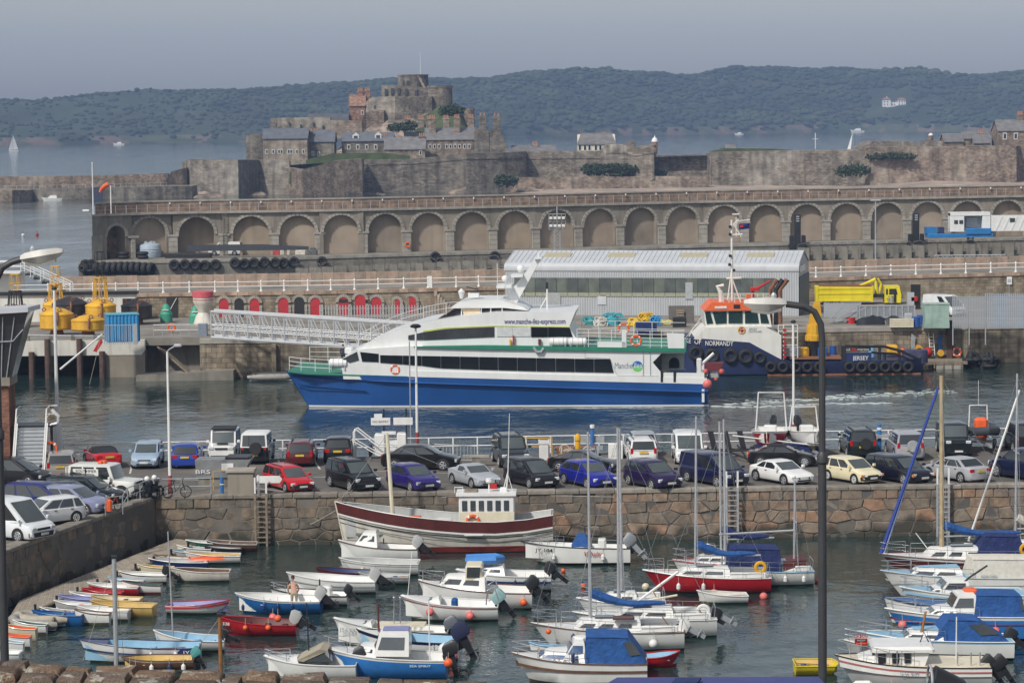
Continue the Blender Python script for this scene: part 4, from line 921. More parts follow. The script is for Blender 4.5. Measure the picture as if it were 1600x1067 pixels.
for px in (428,):
 p=fpt(px,-1,-.25); o=MB().bev(-.22,.22,-.2,.2,0,4.2,.04).build('fender_pile',M_WOOD,None,p); tag(o,'dark timber fender pile on the quay wall under the gangway','pile')
g0,g1=A(330,498,251),A(660,548,244); g0.z=ZL+.55; g1.z=A(660,549,244).z
T=thing('gangway','long white lattice gangway sloping down behind the ferry','gangway',g0); d=g1-g0
nb=17; hgt=2.35; M_GW=mat('white_aluminium',(.52,.53,.54),.45,.08,3,metal=.2)
sidev=Vector((.1,1.9,0))
for s,nm in ((0,'near_truss'),(1,'far_truss')):
 mb=MB(); off=sidev*s
 P=lambda t,h: d*t+off+Vector((0,0,h))
 mb.tube(P(0,0),P(1,0),.13,6).tube(P(0,hgt),P(1,hgt),.13,6)
 for i in range(nb+1): mb.tube(P(i/nb,0),P(i/nb,hgt),.075,5)
 for i in range(nb):
  mb.tube(P((i)/nb,hgt),P((i+1)/nb,0),.05,5)
 mb.build(nm,M_GW,T)
 mb=MB()
 for z in (.75,1.15): mb.tube(P(0,z),P(1,z),.04,5)
 mb.build('handrail',M_GALV,T)
MB().slab([Z0,d,d+sidev,sidev],(0,0,-.06)).build('tread',M_GALV,T)
yaw=R(-12); corner=A(1248,497,277); corner.z=ZL
L_,DP=30.3,10.3; ZE,ZR=8.5-ZL,9.9-ZL
ex=Vector((cos(yaw),sin(yaw),0)); org=corner-ex*L_
SH=thing('metal_shed','long corrugated grey metal shed with a band of windows','shed',org,yaw)
M_CLAD=mat('grey_cladding',(.40,.42,.435),.5,.07,.6,streak=.15); M_CLADD=mat('roof_cladding',(.52,.54,.56),.45,.08,.5,streak=.12)
mb=MB(); n=240; top=[];
for i in range(n+1): top.append((L_*i/n,.045 if i % 2 else 0))
mb.loft([[(x,y,0) for x,y in top],[(x,y,ZE-.25) for x,y in top]],closed=False); mb.build('front_cladding',M_CLAD,SH,sharp=10)
MB().prism([(0.05,0),(DP,0),(DP,ZE),(DP/2,ZR-.1),(0.05,ZE)],0.05,L_-.05,'x').build('shell',M_CLAD,SH)
prof=[(-.06,ZE-.35),(-.12,ZE-.1),(-.08,ZE+.15),(.12,ZE+.34),(.5,ZE+.42)]
MB().loft([[(x,)+q for q in prof]+[(x,.5,ZE+.3),(x,.1,ZE-.3)] for x in (-.05,L_+.05)]).build('eave_bullnose',M_CLADD,SH)
rf=MB().slab([(-.05,.5,ZE+.4),(L_+.05,.5,ZE+.4),(L_+.05,DP/2,ZR+.05),(-.05,DP/2,ZR+.05)],(0,0,.06)).slab([(-.05,DP,ZE+.1),(L_+.05,DP,ZE+.1),(L_+.05,DP/2,ZR+.05),(-.05,DP/2,ZR+.05)],(0,0,.06)).build('roof',M_CLADD,SH)
rib=MB().bx(-.03,.03,0,(DP/2-.5),0,.05).mesh('rib',M_CLADD)
sl=math.atan2(ZR-ZE-.35,DP/2-.5)
for i in range(61): q=put('rib',rib,rf,(i*L_/60,.5,ZE+.46)); q.rotation_euler=(sl,0,0)
for px in (871,971,1083,1185):
 u=((px-797)/451); x=L_*u
 MB().slab([(x-1.4,2.6,ZE+.47+2.1*math.tan(sl)),(x+1.4,2.6,ZE+.47+2.1*math.tan(sl)),(x+1.4,3.9,ZE+.47+3.4*math.tan(sl)),(x-1.4,3.9,ZE+.47+3.4*math.tan(sl))],(0,0,.08)).build('rooflight',mat('yellowed_rooflight',(.42,.38,.26),.6),rf)
nwin=24
for i in range(nwin):
 x0=1.0+i*(L_-3.4)/nwin; x1=x0+(L_-3.4)/nwin-.06
 k=random.random()
 MB().bx(x0,x1,-.07,.03,7.45-1.5-ZL,7.45-ZL).build('window_panel',mat('shed_glass_%d' % (i % 3),[(.10,.115,.105),(.13,.145,.125),(.085,.10,.095)][i % 3],.25,.3,.8),SH)
 MB().bx(x0,x1,-.06,.03,5.55-ZL,5.93-ZL).build('sill_panel',mat('olive_panel',(.30,.31,.22),.5),SH)
MB().bx(L_-.02,L_+.06,.3,DP-.3,.0,ZE-1.0).build('gable_shade',mat('gable_shade_blue',(.08,.10,.13),.6),SH)  # dark blue panel paints the shade on the shed's right end
MB().bx(L_-.02,L_+.05,1.2,6,ZE-.55,ZE+.1).build('sign_board',M_WHITE,SH)
txt_jobs=[]
MB().bx(L_*.62,L_*.62+.75,-.08,.0,1.7,3.4).build('louvre',M_GALV,SH); MB().bx(L_*.14,L_*.14+1.6,-.08,0,.2,2.3).build('door',mat('grey_door',(.33,.35,.35),.6),SH); MB().bx(L_*.32,L_*.32+.9,-.06,0,1.1,2.1).build('panel',M_CLADD,SH)
# == lettering
def letter_mesh(s,size,m,extrude=.004,shear=0,bold=0.0,spacing=1.0):
 cu=bpy.data.curves.new('lettering','FONT'); cu.body=s; cu.size=size; cu.extrude=extrude; cu.shear=shear; cu.offset=bold*size; cu.space_character=spacing
 cu.align_x='CENTER'; cu.align_y='CENTER'; cu.resolution_u=2
 ob=bpy.data.objects.new('lettering_tmp',cu); COL.objects.link(ob)
 dg=bpy.context.evaluated_depsgraph_get(); me=bpy.data.meshes.new_from_object(ob.evaluated_get(dg)); me.name='lettering'
 bpy.data.objects.remove(ob); bpy.data.curves.remove(cu)
 me.materials.clear(); me.materials.append(m); return me
def lettering(s,size,m,parent,loc,rot=(pi/2,0,0),width=None,**kw):
 me=letter_mesh(s,size,m,**kw); o=put('lettering',me,parent,loc); o.rotation_euler=rot
 if width:
  xs_=[v.co.x for v in me.vertices]
  if xs_: o.scale=(width/max(1e-6,max(xs_)-min(xs_)),1,1)
 return o
# == FERRY
FB,FS=G(478,638,0),G(1110,636,0)
fyaw=math.atan2(FS.y-FB.y,FS.x-FB.x); K=227.0/F_
M_FW=mat('ferry_white',(.72,.73,.72),.35,.05,.5,coat=.2,streak=.16,dark=(.5,.47,.4))
M_FBL=mat('ferry_blue',(.012,.075,.265),.36,.14,.35,coat=.3,streak=.22,dark=(.02,.06,.2))
M_FGR=mat('ferry_green',(.02,.19,.12),.5,.1,1)
M_FGL=glassy('ferry_glass',(.012,.014,.017),.05); M_FGP=glassy('ferry_glass_grey',(.05,.055,.06),.12)
FE=thing('passenger_ferry','blue and white high speed passenger catamaran under way in the channel','ferry',FB,fyaw)
fx=lambda px: (px-478)*K
def fz(px,py): return (638-(px-478)*2/632-py)*K
def FP(*pts): return [(fx(a),fz(a,b)) for a,b in pts]
BEAM=9.6
ytop=lambda px: interp([(443,580),(480,582.5),(640,588),(880,594.5),(1110,600)],px)
ykn=lambda px: interp([(447,589),(640,599),(880,607),(1110,614)],px)
def demihull(y0,sgn,name):
 rings=[]
 for px in (443,452,462,480,500,530,570,620,700,800,900,1000,1110):
  t=min(1,max(0,(px-443)/130))**.7; hw=.06+1.45*t; cy=y0+sgn*1.5
  zt,zk=fz(px,ytop(px)),fz(px,ykn(px)); zk=max(zk,.35)
  xs_=lambda z: max(fx(px),fx(443)+ (fz(443,580)-z)/3.06*(36*K))
  out=sgn*-1
  r_=[(xs_(zt),cy+out*hw,zt),(xs_(zk),cy+out*hw*.97,zk+.10),(xs_(zk),cy+out*hw*.86,zk-.04),(xs_(.1),cy+out*hw*.66,.12),(xs_(-.6),cy+out*hw*.2,-.7),(xs_(-.6),cy-out*hw*.2,-.7),(xs_(.1),cy-out*hw*.5,.12),(xs_(zt),cy-out*hw*.8,zt)]
  rings.append(r_)
 mb=MB().loft(rings); return mb.build(name,M_FBL,FE,sharp=20)
demihull(0,1,'near_hull'); demihull(BEAM,-1,'far_hull')
mb=MB()
for px in range(480,1110,30):
 hw=lambda p: (.06+1.45*min(1,max(0,(p-443)/130))**.7)*.66
 a,b=1.5-hw(px),1.5-hw(px+30); mb.slab([(fx(px),a-.03,.02),(fx(px+30),b-.03,.02),(fx(px+30),b-.05,.16),(fx(px),a-.05,.16)],(0,.1,0))
mb.build('boot_line',M_FW,FE)
MB().loft([[(fx(px),1.4-.02-1.36*min(1,max(0,(px-443)/130))**.7,fz(px,ykn(px))+.02) ,(fx(px),1.38-1.36*min(1,max(0,(px-443)/130))**.7-.10,fz(px,ykn(px))+.07),(fx(px),1.4-1.36*min(1,max(0,(px-443)/130))**.7,fz(px,ykn(px))+.16)] for px in (450,480,530,600,700,800,900,1000,1105)]).build('knuckle_rail',M_FBL,FE)
MB().slab([(fx(462),.9,fz(462,602)),(fx(480),.55,fz(480,604)),(fx(575),.12,fz(575,611)),(fx(575),.2,fz(575,612.5)),(fx(480),.65,fz(480,606))],(0,.1,0)).build('spray_rail',M_FBL,FE)
MB().loft([[(fx(px),.05 if px>470 else .9,fz(px,ytop(px))-.1),(fx(px),BEAM-.05,fz(px,ytop(px))-.1),(fx(px),BEAM-.05,fz(px,ytop(px))+.02),(fx(px),.05 if px>470 else .9,fz(px,ytop(px))+.02)] for px in (448,480,560,700,900,1108)]).build('foredeck',M_FGR,FE)
MB().bx(fx(470),fx(1100),2.4,BEAM-2.4,1.0,1.9).build('bridging_deck',M_FBL,FE)
MB().prism([(fx(px),fz(px,ytop(px))) for px in (640,1108)]+[(fx(px),fz(px,ytop(px))+.5) for px in (1108,1036,640)],-.02,.1).build('sheer_strake',M_FW,FE)
L1=FP((538,592),(534,562),(548,551),(566,545),(640,540),(1074,546),(1074,552),(1038,552),(1024,566),(1037,582),(1037,600))
MB().prism(L1,.08,BEAM-.08).build('lower_saloon',M_FW,FE)
L2=FP((556,549),(575,537),(600,525),(630,514),(664,504),(720,494),(779,488),(903,488),(893,512),(905,530),(905,541.5),(566,546))
MB().prism(L2,.6,BEAM-.6).build('upper_saloon',M_FW,FE)
MB().prism(FP((650,540.5),(760,539),(1076,544),(1076,550),(760,545),(650,542)),-.12,BEAM+.12).build('deck_edge',M_FGR,FE)
def lerp_y(t,x): return interp(t,x)
top1=[(596,554),(956,561)]; bot1=[(596,566),(664,571),(693,575),(830,579.5),(963,582)]
xs_=[596]+list(range(632,940,30))+[958]
for a,b in zip(xs_,xs_[1:]):
 q=[(a+.6,lerp_y(top1,a)),(b-.2,lerp_y(top1,b)),(b-.2+(5 if b == 958 else 0),lerp_y(bot1,b+5 if b == 958 else b)),(a+.6,lerp_y(bot1,a))]
 MB().prism(FP(*q),.02,.12).build('saloon_window',M_FGL,FE)
top2=[(640,524),(664,519),(700,514),(778,511)]; bot2=[(640,531),(664,531.5),(778,526.5)]
xs2=[640,664,686,708,731,754,776]
for a,b in zip(xs2,xs2[1:]): MB().prism(FP((a+.3,lerp_y(top2,a)),(b,lerp_y(top2,b)),(b,lerp_y(bot2,b)),(a+.3,lerp_y(bot2,a))),.54,.66).build('upper_window',M_FGP,FE)
for a,b in ((780,805),(807,833)): MB().prism(FP((a,511),(b,511),(b,526),(a,526)),.54,.66).build('upper_panel',mat('pale_panel',(.55,.57,.57),.3),FE)
for a,b in ((834,860),(860.6,894)): MB().prism(FP((a,511.5),(b,512),(b+(5 if b == 894 else 0),527),(a,527)),.54,.66).build('upper_window',M_FGL,FE)
MB().prism(FP((664,516.5),(700,511.5),(779,508.5),(895,510.5),(895,512),(779,510),(700,513.5),(664,519)),.56,.64).build('lime_line',mat('lime',(.5,.55,.1),.5),FE)
MB().prism(FP((537,560),(560,548.5),(563,562),(548,566)),.02,.3).build('front_window',M_FGP,FE); MB().prism(FP((565,549),(594,552),(594,565),(568,564)),.02,.12).build('side_door',M_FGL,FE)
wf=MB().loft([[(fx(545),1.2,fz(545,553)),(fx(545),BEAM-1.2,fz(545,553))],[(fx(536),1.2,fz(536,562)),(fx(536),BEAM-1.2,fz(536,562))]],closed=False).build('windscreen',M_FGL,FE)
WH=MB().prism(FP((676,505),(712,484),(786,482),(828,494),(828,500),(700,508)),2.0,BEAM-2.0).build('wheelhouse',M_FGL,FE)
MB().prism(FP((704,483),(722,473),(740,470.5),(784,470),(820,481),(828,487),(790,482.5)),1.7,BEAM-1.7).build('wheelhouse_roof',M_FW,FE)
MB().prism(FP((724,484),(752,483.5),(752,494.5),(726,495.5)),1.94,2.05).build('blind',mat('cream_blind',(.72,.58,.40),.7),FE)
for a in (722,753,768,786): MB().prism(FP((a,482),(a+2,482),(a+1,498),(a-1,498)),1.92,2.06).build('mullion',M_FW,FE)
MB().prism(FP((782,481),(806,480),(846,408),(838,407),(826,424),(790,468)),BEAM/2-.5,BEAM/2+.5).build('mast_fin',M_FW,FE)
MB().prism(FP((776,449),(800,448),(800,453),(776,454)),BEAM/2-1.4,BEAM/2+1.4).build('mast_platform',M_FW,FE); MB().prism(FP((798,433),(818,432),(818,436),(800,437)),BEAM/2-1.2,BEAM/2+1.2).build('mast_platform',M_FW,FE)
MB().prism(FP((836,406),(848,405),(848,408),(836,409)),BEAM/2-.8,BEAM/2+.8).build('mast_cap',M_FW,FE)
for (a,b,r_) in ((813,424,.33),(788,440,.30)): MB().ball((fx(a),BEAM/2,fz(a,b)),r_,10,6).build('radar_dome',M_FW,FE)
for a,b,r_ in ((721,462,.35),):
 MB().lathe([(.12,-.4),(.2,-.1),(.3,.2),(.05,.45)],10,(fx(a),3,fz(a,b))).build('searchlight',M_FW,FE)
MB().bx(fx(731),fx(748),3.2,4.2,fz(731,468),fz(731,461)).build('radar_box',M_FW,FE); MB().slab([(fx(729),3,fz(729,452)),(fx(748),3,fz(748,456)),(fx(747),4.2,fz(747,458)),(fx(730),4.2,fz(730,454))],(0,0,.1)).build('radar_scanner',M_FGP,FE)
for px,yb,yt in ((779,490,413),(855,488,455),(842,408,398)): MB().tube((fx(px),BEAM/2 if px != 779 else 2.5,fz(px,yb)),(fx(px),BEAM/2 if px != 779 else 2.5,fz(px,yt)),.03 if px == 779 else .07,5).build('aerial',M_WHITE,FE)
MB().tube((fx(844),BEAM/2,fz(844,487)),(fx(854),BEAM/2,fz(854,470)),.05,5).build('aerial_stay',M_WHITE,FE); MB().bx(fx(853),fx(857),BEAM/2-.1,BEAM/2+.1,fz(855,456),fz(855,446)).build('light',M_BLKP,FE)
def rail(pts,h,every,y,name,m=M_FW,levels=(1,.66,.33),r=.028):
 P=[Vector((fx(a),y if not isinstance(y,(list,tuple)) else y[i],fz(a,b))) for i,(a,b) in enumerate(pts)]
 root=None
 for l in levels:
  o=MB().path([p+Vector((0,0,h*l)) for p in P],r,4).build(name,m,FE)
 for p,q in zip(P,P[1:]):
  n=max(1,int((q-p).length/every))
  for i in range(n): s=p.lerp(q,i/n); put('stanchion',cached(('stn',h,m.name),lambda: MB().tube((0,0,0),(0,0,h),.03,4).mesh('stanchion',m)),FE,s)
rail([(450,578),(470,579.5),(538,583),(600,585),(640,587)],1.05,.95,[1.0,.5,.15,.15,.15],'foredeck_rail')
rail([(462,578),(520,580),(540,581)],1.25,1.2,[BEAM-1,BEAM-.3,BEAM-.3],'far_foredeck_rail')
rail([(560,542),(600,520),(630,508),(664,499)],.95,1.0,.9,'roof_handrail',levels=(1,.55)); rail([(664,499),(700,492),(745,489)],1.0,1.3,.9,'roof_handrail',levels=(1,.55))
rail([(906,542),(960,543),(1020,545),(1073,546)],1.5,.8,.05,'upper_deck_rail',levels=(1,.8,.6,.4,.2)); rail([(906,542),(960,543),(1020,545),(1073,546)],1.5,1.4,BEAM-.1,'far_deck_rail',levels=(1,.6,.3))
rail([(1040,597),(1075,598.5)],.9,.7,2.5,'stern_rail',levels=(1,.5))
MB().prism(FP((938,533),(982,534),(982,544),(938,543)),.0,.06).build('windbreak',M_FW,FE); MB().prism(FP((1046,520),(1073,521),(1073,545),(1048,544)),-.02,.05).build('rail_screen',M_FW,FE); MB().prism(FP((976,515),(983,515),(983,545),(976,545)),.0,.3).build('rail_post',M_FW,FE)
MB().slab([(fx(540),.6,fz(540,555)),(fx(566),.6,fz(566,540)),(fx(566),1.4,fz(566,540)),(fx(540),1.4,fz(540,555))],(0,0,-.05)).build('stair',M_FW,FE)
MB().prism(FP((1036,582),(1100,583),(1100,598.5),(1036,597)),.02,.25).build('stern_bulwark',M_FW,FE); MB().bx(fx(1100),fx(1104),.02,BEAM-.02,.4,fz(1100,583)).build('transom',M_FW,FE)
MB().prism(FP((1026,566),(1039,552.5),(1072,552.5),(1072,580),(1038,580)),1.4,BEAM-1.4).build('stern_recess',mat('recess_grey',(.3,.31,.31),.6),FE)
MB().prism(FP((1024,566),(1038,551.5),(1038,579)),.06,1.5).build('stern_notch_fill',M_FGL,FE)  # dark triangular piece fills the notch ahead of the stern recess
for px in (1036,1056): MB().prism(FP((px,578),(px+4,578),(px+4,597),(px,597)),-.03,.08).build('fairlead',M_BLKP,FE)
n=8; MB().prism([(fx(1057)+x*.42,fz(1057,577)+z) for x,z in [(-1,0)]+[(-cos(pi*i/n),.45+.42*sin(pi*i/n)) for i in range(n+1)]+[(1,0)]],1.3,1.42).build('stern_door',M_FGL,FE)
M_INK=mat('ink_violet',(.10,.10,.22),.6); M_INK2=mat('ink_grey',(.22,.25,.30),.6)
lettering('www.manche-iles-express.com',.62,M_INK,FE,(fx(840),.57,fz(840,502.5)),width=96*K,bold=.012)
lettering('Manche',.72,M_INK2,FE,(fx(978),.06,fz(978,571.5)),width=27*K)
n=24; c=(fx(1000),fz(1000,572)); r_=8.2*K
up=[(c[0]+r_*cos(pi*i/n),c[1]+r_*sin(pi*i/n)) for i in range(n+1)]
MB().prism(up,.055,.075).build('emblem_sea',mat('emblem_blue',(.02,.12,.42),.5),FE)
MB().prism([(c[0]-r_*cos(pi*i/n),c[1]-r_*sin(pi*i/n)) for i in range(n+1)],.055,.075).build('emblem_land',mat('emblem_green',(.15,.55,.14),.5),FE)
lettering('îles',.62,M_FW,FE,(fx(1001),.045,fz(1001,571)),width=13*K)
def canister(px,py,L=1.55,r_=.36,y=.25):
 c=Vector((fx(px),y,fz(px,py))); o=MB().lathe([(r_*.6,-L/2),(r_,-L/2+.12),(r_,-.05),(r_*1.06,-.03),(r_*1.06,.03),(r_,.05),(r_,L/2-.12),(r_*.6,L/2)],14)
 o.v=[(z,y_,-x) for x,y_,z in o.v]; a=o.build('liferaft',M_FW,FE,c); MB().bx(-.6,-.52,-.3,.3,-.62,-.25).bx(.52,.6,-.3,.3,-.62,-.25).torus((-.4,0,0),r_*1.03,.02,14,4,'x').torus((.4,0,0),r_*1.03,.02,14,4,'x').build('cradle',M_GALV,a)
canister(877,534); canister(907,534); canister(530,567,1.6,.4,.3)
def ring_buoy(parent,loc,R_=.34,r_=.09,axis='y'):
 o=MB().torus((0,0,0),R_,r_,20,6,axis).build('lifebuoy',M_ORANGE,parent,loc)
 for k in range(4):
  a=k*pi/2+pi/4; p=(R_*cos(a),0,R_*sin(a)) if axis == 'y' else (0,R_*cos(a),R_*sin(a)); MB().ball(p,r_*1.12,8,6).build('band',M_WHITE,o)
 return o
ring_buoy(FE,(fx(620),.1,fz(620,577))); ring_buoy(FE,(fx(998),-.06,fz(998,532)),.4); ring_buoy(FE,(fx(978),2,fz(978,516)),.4)
MB().bx(fx(549),fx(556),.5,1,fz(552,578),fz(552,568)).build('fire_box',M_RED,FE); MB().bev(fx(533),fx(546),3,5,fz(540,556),fz(540,547),.1).build('vent_box',M_FW,FE)
for k in range(2): MB().bx(fx(800+5*k),fx(802+5*k),.3,.5,fz(800,539),fz(800,524+6*(1-k))).build('fire_point',[M_YEL,M_RED][k],FE)
MB().bx(fx(845),fx(849),.3,.6,fz(847,539),fz(847,530)).build('vent',mat('dark_red',(.1,.02,.025),.6),FE); MB().path([(fx(838),-.1,fz(838,542)),(fx(843),-.15,fz(843,549)),(fx(850),-.15,fz(850,549)),(fx(854),-.1,fz(854,543))],.12,6).build('anchor_bracket',M_GALV,FE)
for px in (1009,1020): MB().tube((fx(px),.03,fz(px,549)),(fx(px),.03,fz(px,588)),.025,4).build('handhold',M_GALV,FE)
MB().path([(fx(918),.03,fz(918,548)),(fx(918),.03,fz(918,558)),(fx(957),.03,fz(957,559.5)),(fx(968),.03,fz(968,586)),(fx(1034),.03,fz(1034,587))],.02,4).build('panel_seam',M_GALV,FE)
MB().ball((fx(1108),.2,fz(1108,600)),.42,14,10).build('ball_fender',M_PINK,FE)
MB().tube((fx(1096),1.5,fz(1096,575)),(fx(1119),1.5,fz(1119,554)),.13,6).bev(fx(1092),fx(1100),1.2,1.8,fz(1096,590),fz(1096,562),.08).build('davit',M_FW,FE)
rb=MB().prism(FP((1104,570),(1134,569),(1128,580),(1108,581)),1,2.6).build('rescue_boat',mat('maroon_cover',(.13,.02,.03),.7),FE)
for a in (1106,1131,1122): MB().ball((fx(a),.9,fz(a,582 if a != 1122 else 594)),.24 if a != 1122 else .16,10,8).build('float',mat('dull_red',(.5,.09,.07),.5),rb)
MB().bev(fx(1112),fx(1127),1.2,2,fz(1118,592),fz(1118,578),.1).build('engine',M_GALV,rb)
def foam(name,pts,w,seed,Y=1):
 rnd=random.Random(seed); mb=MB()
 for i in range(len(pts)-1):
  a,b=pts[i],pts[i+1]; n=int((b-a).length/.10)+1
  for k in range(n):
   p=a.lerp(b,k/n)+Vector((rnd.uniform(-.3,.3),rnd.gauss(0,w),.02)); s=rnd.choice([.05,.08,.12,.2])*rnd.uniform(.6,1.2); h=.02+s*.12
   m=rnd.randint(5,7); L_=rnd.uniform(1,3.2)
   mb.loft([[(p.x+L_*s*cos(2*pi*j/m)*rnd.uniform(.7,1.2),p.y+s*sin(2*pi*j/m)*rnd.uniform(.7,1.2),0.01) for j in range(m)],[(p.x+L_*s*.5*cos(2*pi*j/m),p.y+s*.5*sin(2*pi*j/m),h) for j in range(m)]])
 return mb.build(name,mat('sea_foam',(.46,.51,.50),.8,.25,2),kind='stuff')
foam('wake_foam',[G(902,637.5),G(960,637),G(1040,636.5)],.05,1)
foam('wake_foam',[G(1112,635),G(1180,636),G(1230,634),G(1300,631),G(1390,630)],.35,2); foam('wake_foam',[G(1140,631),G(1240,626),G(1340,620)],.8,3); foam('wake_foam',[G(1290,622),G(1400,616),G(1490,612)],.9,4)
def skin_body(name,joints,edges,radii,root=0):
 me=bpy.data.meshes.new(name); me.from_pydata([tuple(j) for j in joints],edges,[]); ob=bpy.data.objects.new(name,me); COL.objects.link(ob)
 md=ob.modifiers.new('skin','SKIN'); sv=me.skin_vertices[0].data
 for i,r_ in enumerate(radii): sv[i].radius=r_ if isinstance(r_,tuple) else (r_,r_); sv[i].use_root=(i == root)
 ob.modifiers.new('sub','SUBSURF').levels=2; ob.modifiers['sub'].render_levels=2
 dg=bpy.context.evaluated_depsgraph_get(); out=bpy.data.meshes.new_from_object(ob.evaluated_get(dg)); bpy.data.objects.remove(ob)
 out.polygons.foreach_set('use_smooth',[True]*len(out.polygons)); return out
def person(label,loc,rz,pose='stand',skin=(.5,.27,.19),top=(.03,.035,.07),legs=(.02,.02,.03),hair=(.06,.04,.025),bald=False):
 T=thing('person',label,'person',loc,rz)
 b=.0 if pose == 'stand' else .5      # forward bend,towards -y
 sh=Vector((0,-b*1.2,1.42-b*.35)); hip=Vector((0,0,.95)); neck=sh+Vector((0,-b*.25,.1)); head=neck+Vector((0,-.03-b*.25,.16))
 J=[hip,(hip+sh)/2+Vector((0,.03,0)),sh,neck]
 Rr=[(.155,.115),(.15,.11),(.14,.10),.055]; E=[(0,1),(1,2),(2,3)]
 for s in (-1,1):
  k=len(J)
  if pose == 'stand': el,wr,fi=Vector((s*.25,-.02,1.12)),Vector((s*.24,-.14,.90)),Vector((s*.23,-.2,.82))
  else: el,wr,fi=sh+Vector((s*.27,-.08,-.27)),sh+Vector((s*.2,-.22,-.48)),sh+Vector((s*.16,-.28,-.56))
  J += [sh+Vector((s*.185,0,-.04)),el,wr,fi]; Rr += [.062,.047,.035,.03]; E += [(2,k),(k,k+1),(k+1,k+2),(k+2,k+3)]
  k=len(J); J += [hip+Vector((s*.1,0,-.08)),Vector((s*.11,-.03,.5)),Vector((s*.11,.02,.08)),Vector((s*.12,-.14,.04))]; Rr += [.095,.065,.045,.04]; E += [(0,k),(k,k+1),(k+1,k+2),(k+2,k+3)]
 me=skin_body('body',J,E,Rr);
 for nm,c in (('skin',skin),('top',top),('legs',legs)): me.materials.append(mat('person_%s_%d' % (nm,int(sum(c)*1000)),c,.7,.1,6))
 idx=[]
 for p in me.polygons:
  c=p.center; arm=abs(c.x)>.2 and c.z>.8
  idx.append(2 if c.z<.93 and not arm else (0 if (c.z>neck.z-.03 and abs(c.x)<.1) or (arm and (c-Vector((0,0,0))).z<1.0 and pose == 'stand') else 1))
 me.polygons.foreach_set('material_index',idx); put('body',me,T)
 hd=MB().lathe([(.03,-.12),(.065,-.10),(.085,-.04),(.088,.03),(.075,.09),(.03,.125)],12); hd.v=[(x,y*1.15-.012*(z<-.02),z) for x,y,z in hd.v]
 h=hd.ball((0,-.108,-.02),.018,6,4).ball((-.088,.0,-.01),.02,6,4).ball((.088,.0,-.01),.02,6,4).build('head',me.materials[0],T,head)
 mb=MB().lathe([(.094,.0),(.094,.05),(.078,.11),(.02,.135)],12); mb.v=[(x,y*1.15+.02,z) for x,y,z in mb.v]; mb.build('hair',mat('hair_%d' % int(sum(hair)*1000),hair,.8),h)
 return T
wp=FE.matrix_basis @ Vector((fx(522),6.5,fz(522,581))); person('crew member in a navy jacket standing on the ferry foredeck',wp,R(170))
# == TUG with long working deck
TO=G(1070,588,0); K2=TO.y/F_
tz=lambda px,py: (588-(px-1070)*.0085-py)*K2
tx=lambda px: (px-1070)*K2
def TP(*pts): return [(tx(a),tz(a,b)) for a,b in pts]
TG=thing('workboat','dark blue harbour workboat with white wheelhouse and orange roof','workboat',TO,R(-.4))
M_TB=mat('tug_navy',(.022,.035,.10),.45,.15,.5,streak=.3,dark=(.08,.05,.05)); M_TW=mat('tug_white',(.70,.69,.64),.45,.06,.6,streak=.2)
BW=7.0
sheer=[(1050,526),(1072,527),(1120,531),(1172,535),(1190,545),(1222,562),(1235,566),(1440,562),(1452,556)]
rings=[]
for px in (1050,1060,1075,1100,1140,1172,1181,1190,1206,1222,1240,1300,1380,1425,1440,1448):
 t=max(0,min(1,(px-1046)/60))**.6 if px<1240 else min(1,max(.12,(1460-px)/40))**.5
 hw=BW/2*t; zt=tz(px,interp(sheer,px)); x=tx(px)
 rings.append([(x,BW/2-hw,zt),(x,BW/2-hw*.97,zt*.5),(x,BW/2-hw*.9,.1),(x,BW/2-hw*.5,-1),(x,BW/2+hw*.5,-1),(x,BW/2+hw*.9,.1),(x,BW/2+hw*.97,zt*.5),(x,BW/2+hw,zt)])
MB().loft(rings).build('hull',M_TB,TG,sharp=25)
MB().prism(TP((1200,588.5),(1440,586),(1440,583),(1200,585)),.0,.2).build('boot_line',mat('boot_red',(.25,.1,.06),.7),TG)
MB().prism(TP((1085,530),(1103,512),(1195,510),(1222,524),(1222,562),(1188,546),(1172,535),(1120,531)),.35,BW-.35).build('deckhouse',M_TW,TG)
MB().prism(TP((1236,562),(1320,562),(1320,560),(1236,560)),.3,BW-.3).build('working_deck',mat('red_deck',(.2,.09,.05),.8,.3,1),TG)
wz=TP((1104,512),(1101,486),(1204,485),(1208,512))
MB().prism(wz,1.0,BW-1.0).build('wheelhouse',M_TW,TG)
for q in (((1103,488),(1111,487),(1116,506),(1106,507)),((1115,488),(1137,487.5),(1137,506),(1120,507)),((1140,487.5),(1162,487),(1162,506),(1140,506)),((1166,487),(1185,487),(1188,506),(1166,506)),((1189,488),(1199,488),(1204,506),(1191,506))):
 MB().prism(TP(*q),.93,1.06).build('wheelhouse_window',glassy('tug_glass',(.02,.045,.045),.05),TG)
MB().prism(TP((1101,486),(1114,473),(1196,474),(1205,485)),.75,BW-.75).build('orange_roof',mat('roof_orange',(.75,.14,.035),.5),TG)
MB().prism(TP((1118,479),(1137,478.5),(1137,482),(1119,482.5)),.7,.8).build('roof_grille',M_WHITE,TG); MB().prism(TP((1148,476),(1158,476),(1158,482),(1148,482)),.7,.8).build('roof_light',M_BLKP,TG)
def tt(a,b,c,d,r_,y=BW/2,nm='mast',m=None): return MB().tube((tx(a),y,tz(a,b)),(tx(c),y,tz(c,d)),r_,6).build(nm,m or M_TW,TG)
tt(1149,474,1149,345,.12); tt(1140,438,1164,437,.1,nm='crosstree'); tt(1150,369,1166,368,.08,nm='crosstree'); tt(1148,356,1160,344,.06,nm='gaff_stay'); tt(1152,352,1164,372,.06,nm='gaff_stay')
MB().path([(tx(1152),BW/2,tz(1152,356)),(tx(1160),BW/2,tz(1160,347)),(tx(1178),BW/2,tz(1178,345))],.05,5).build('gaff',M_TW,TG)
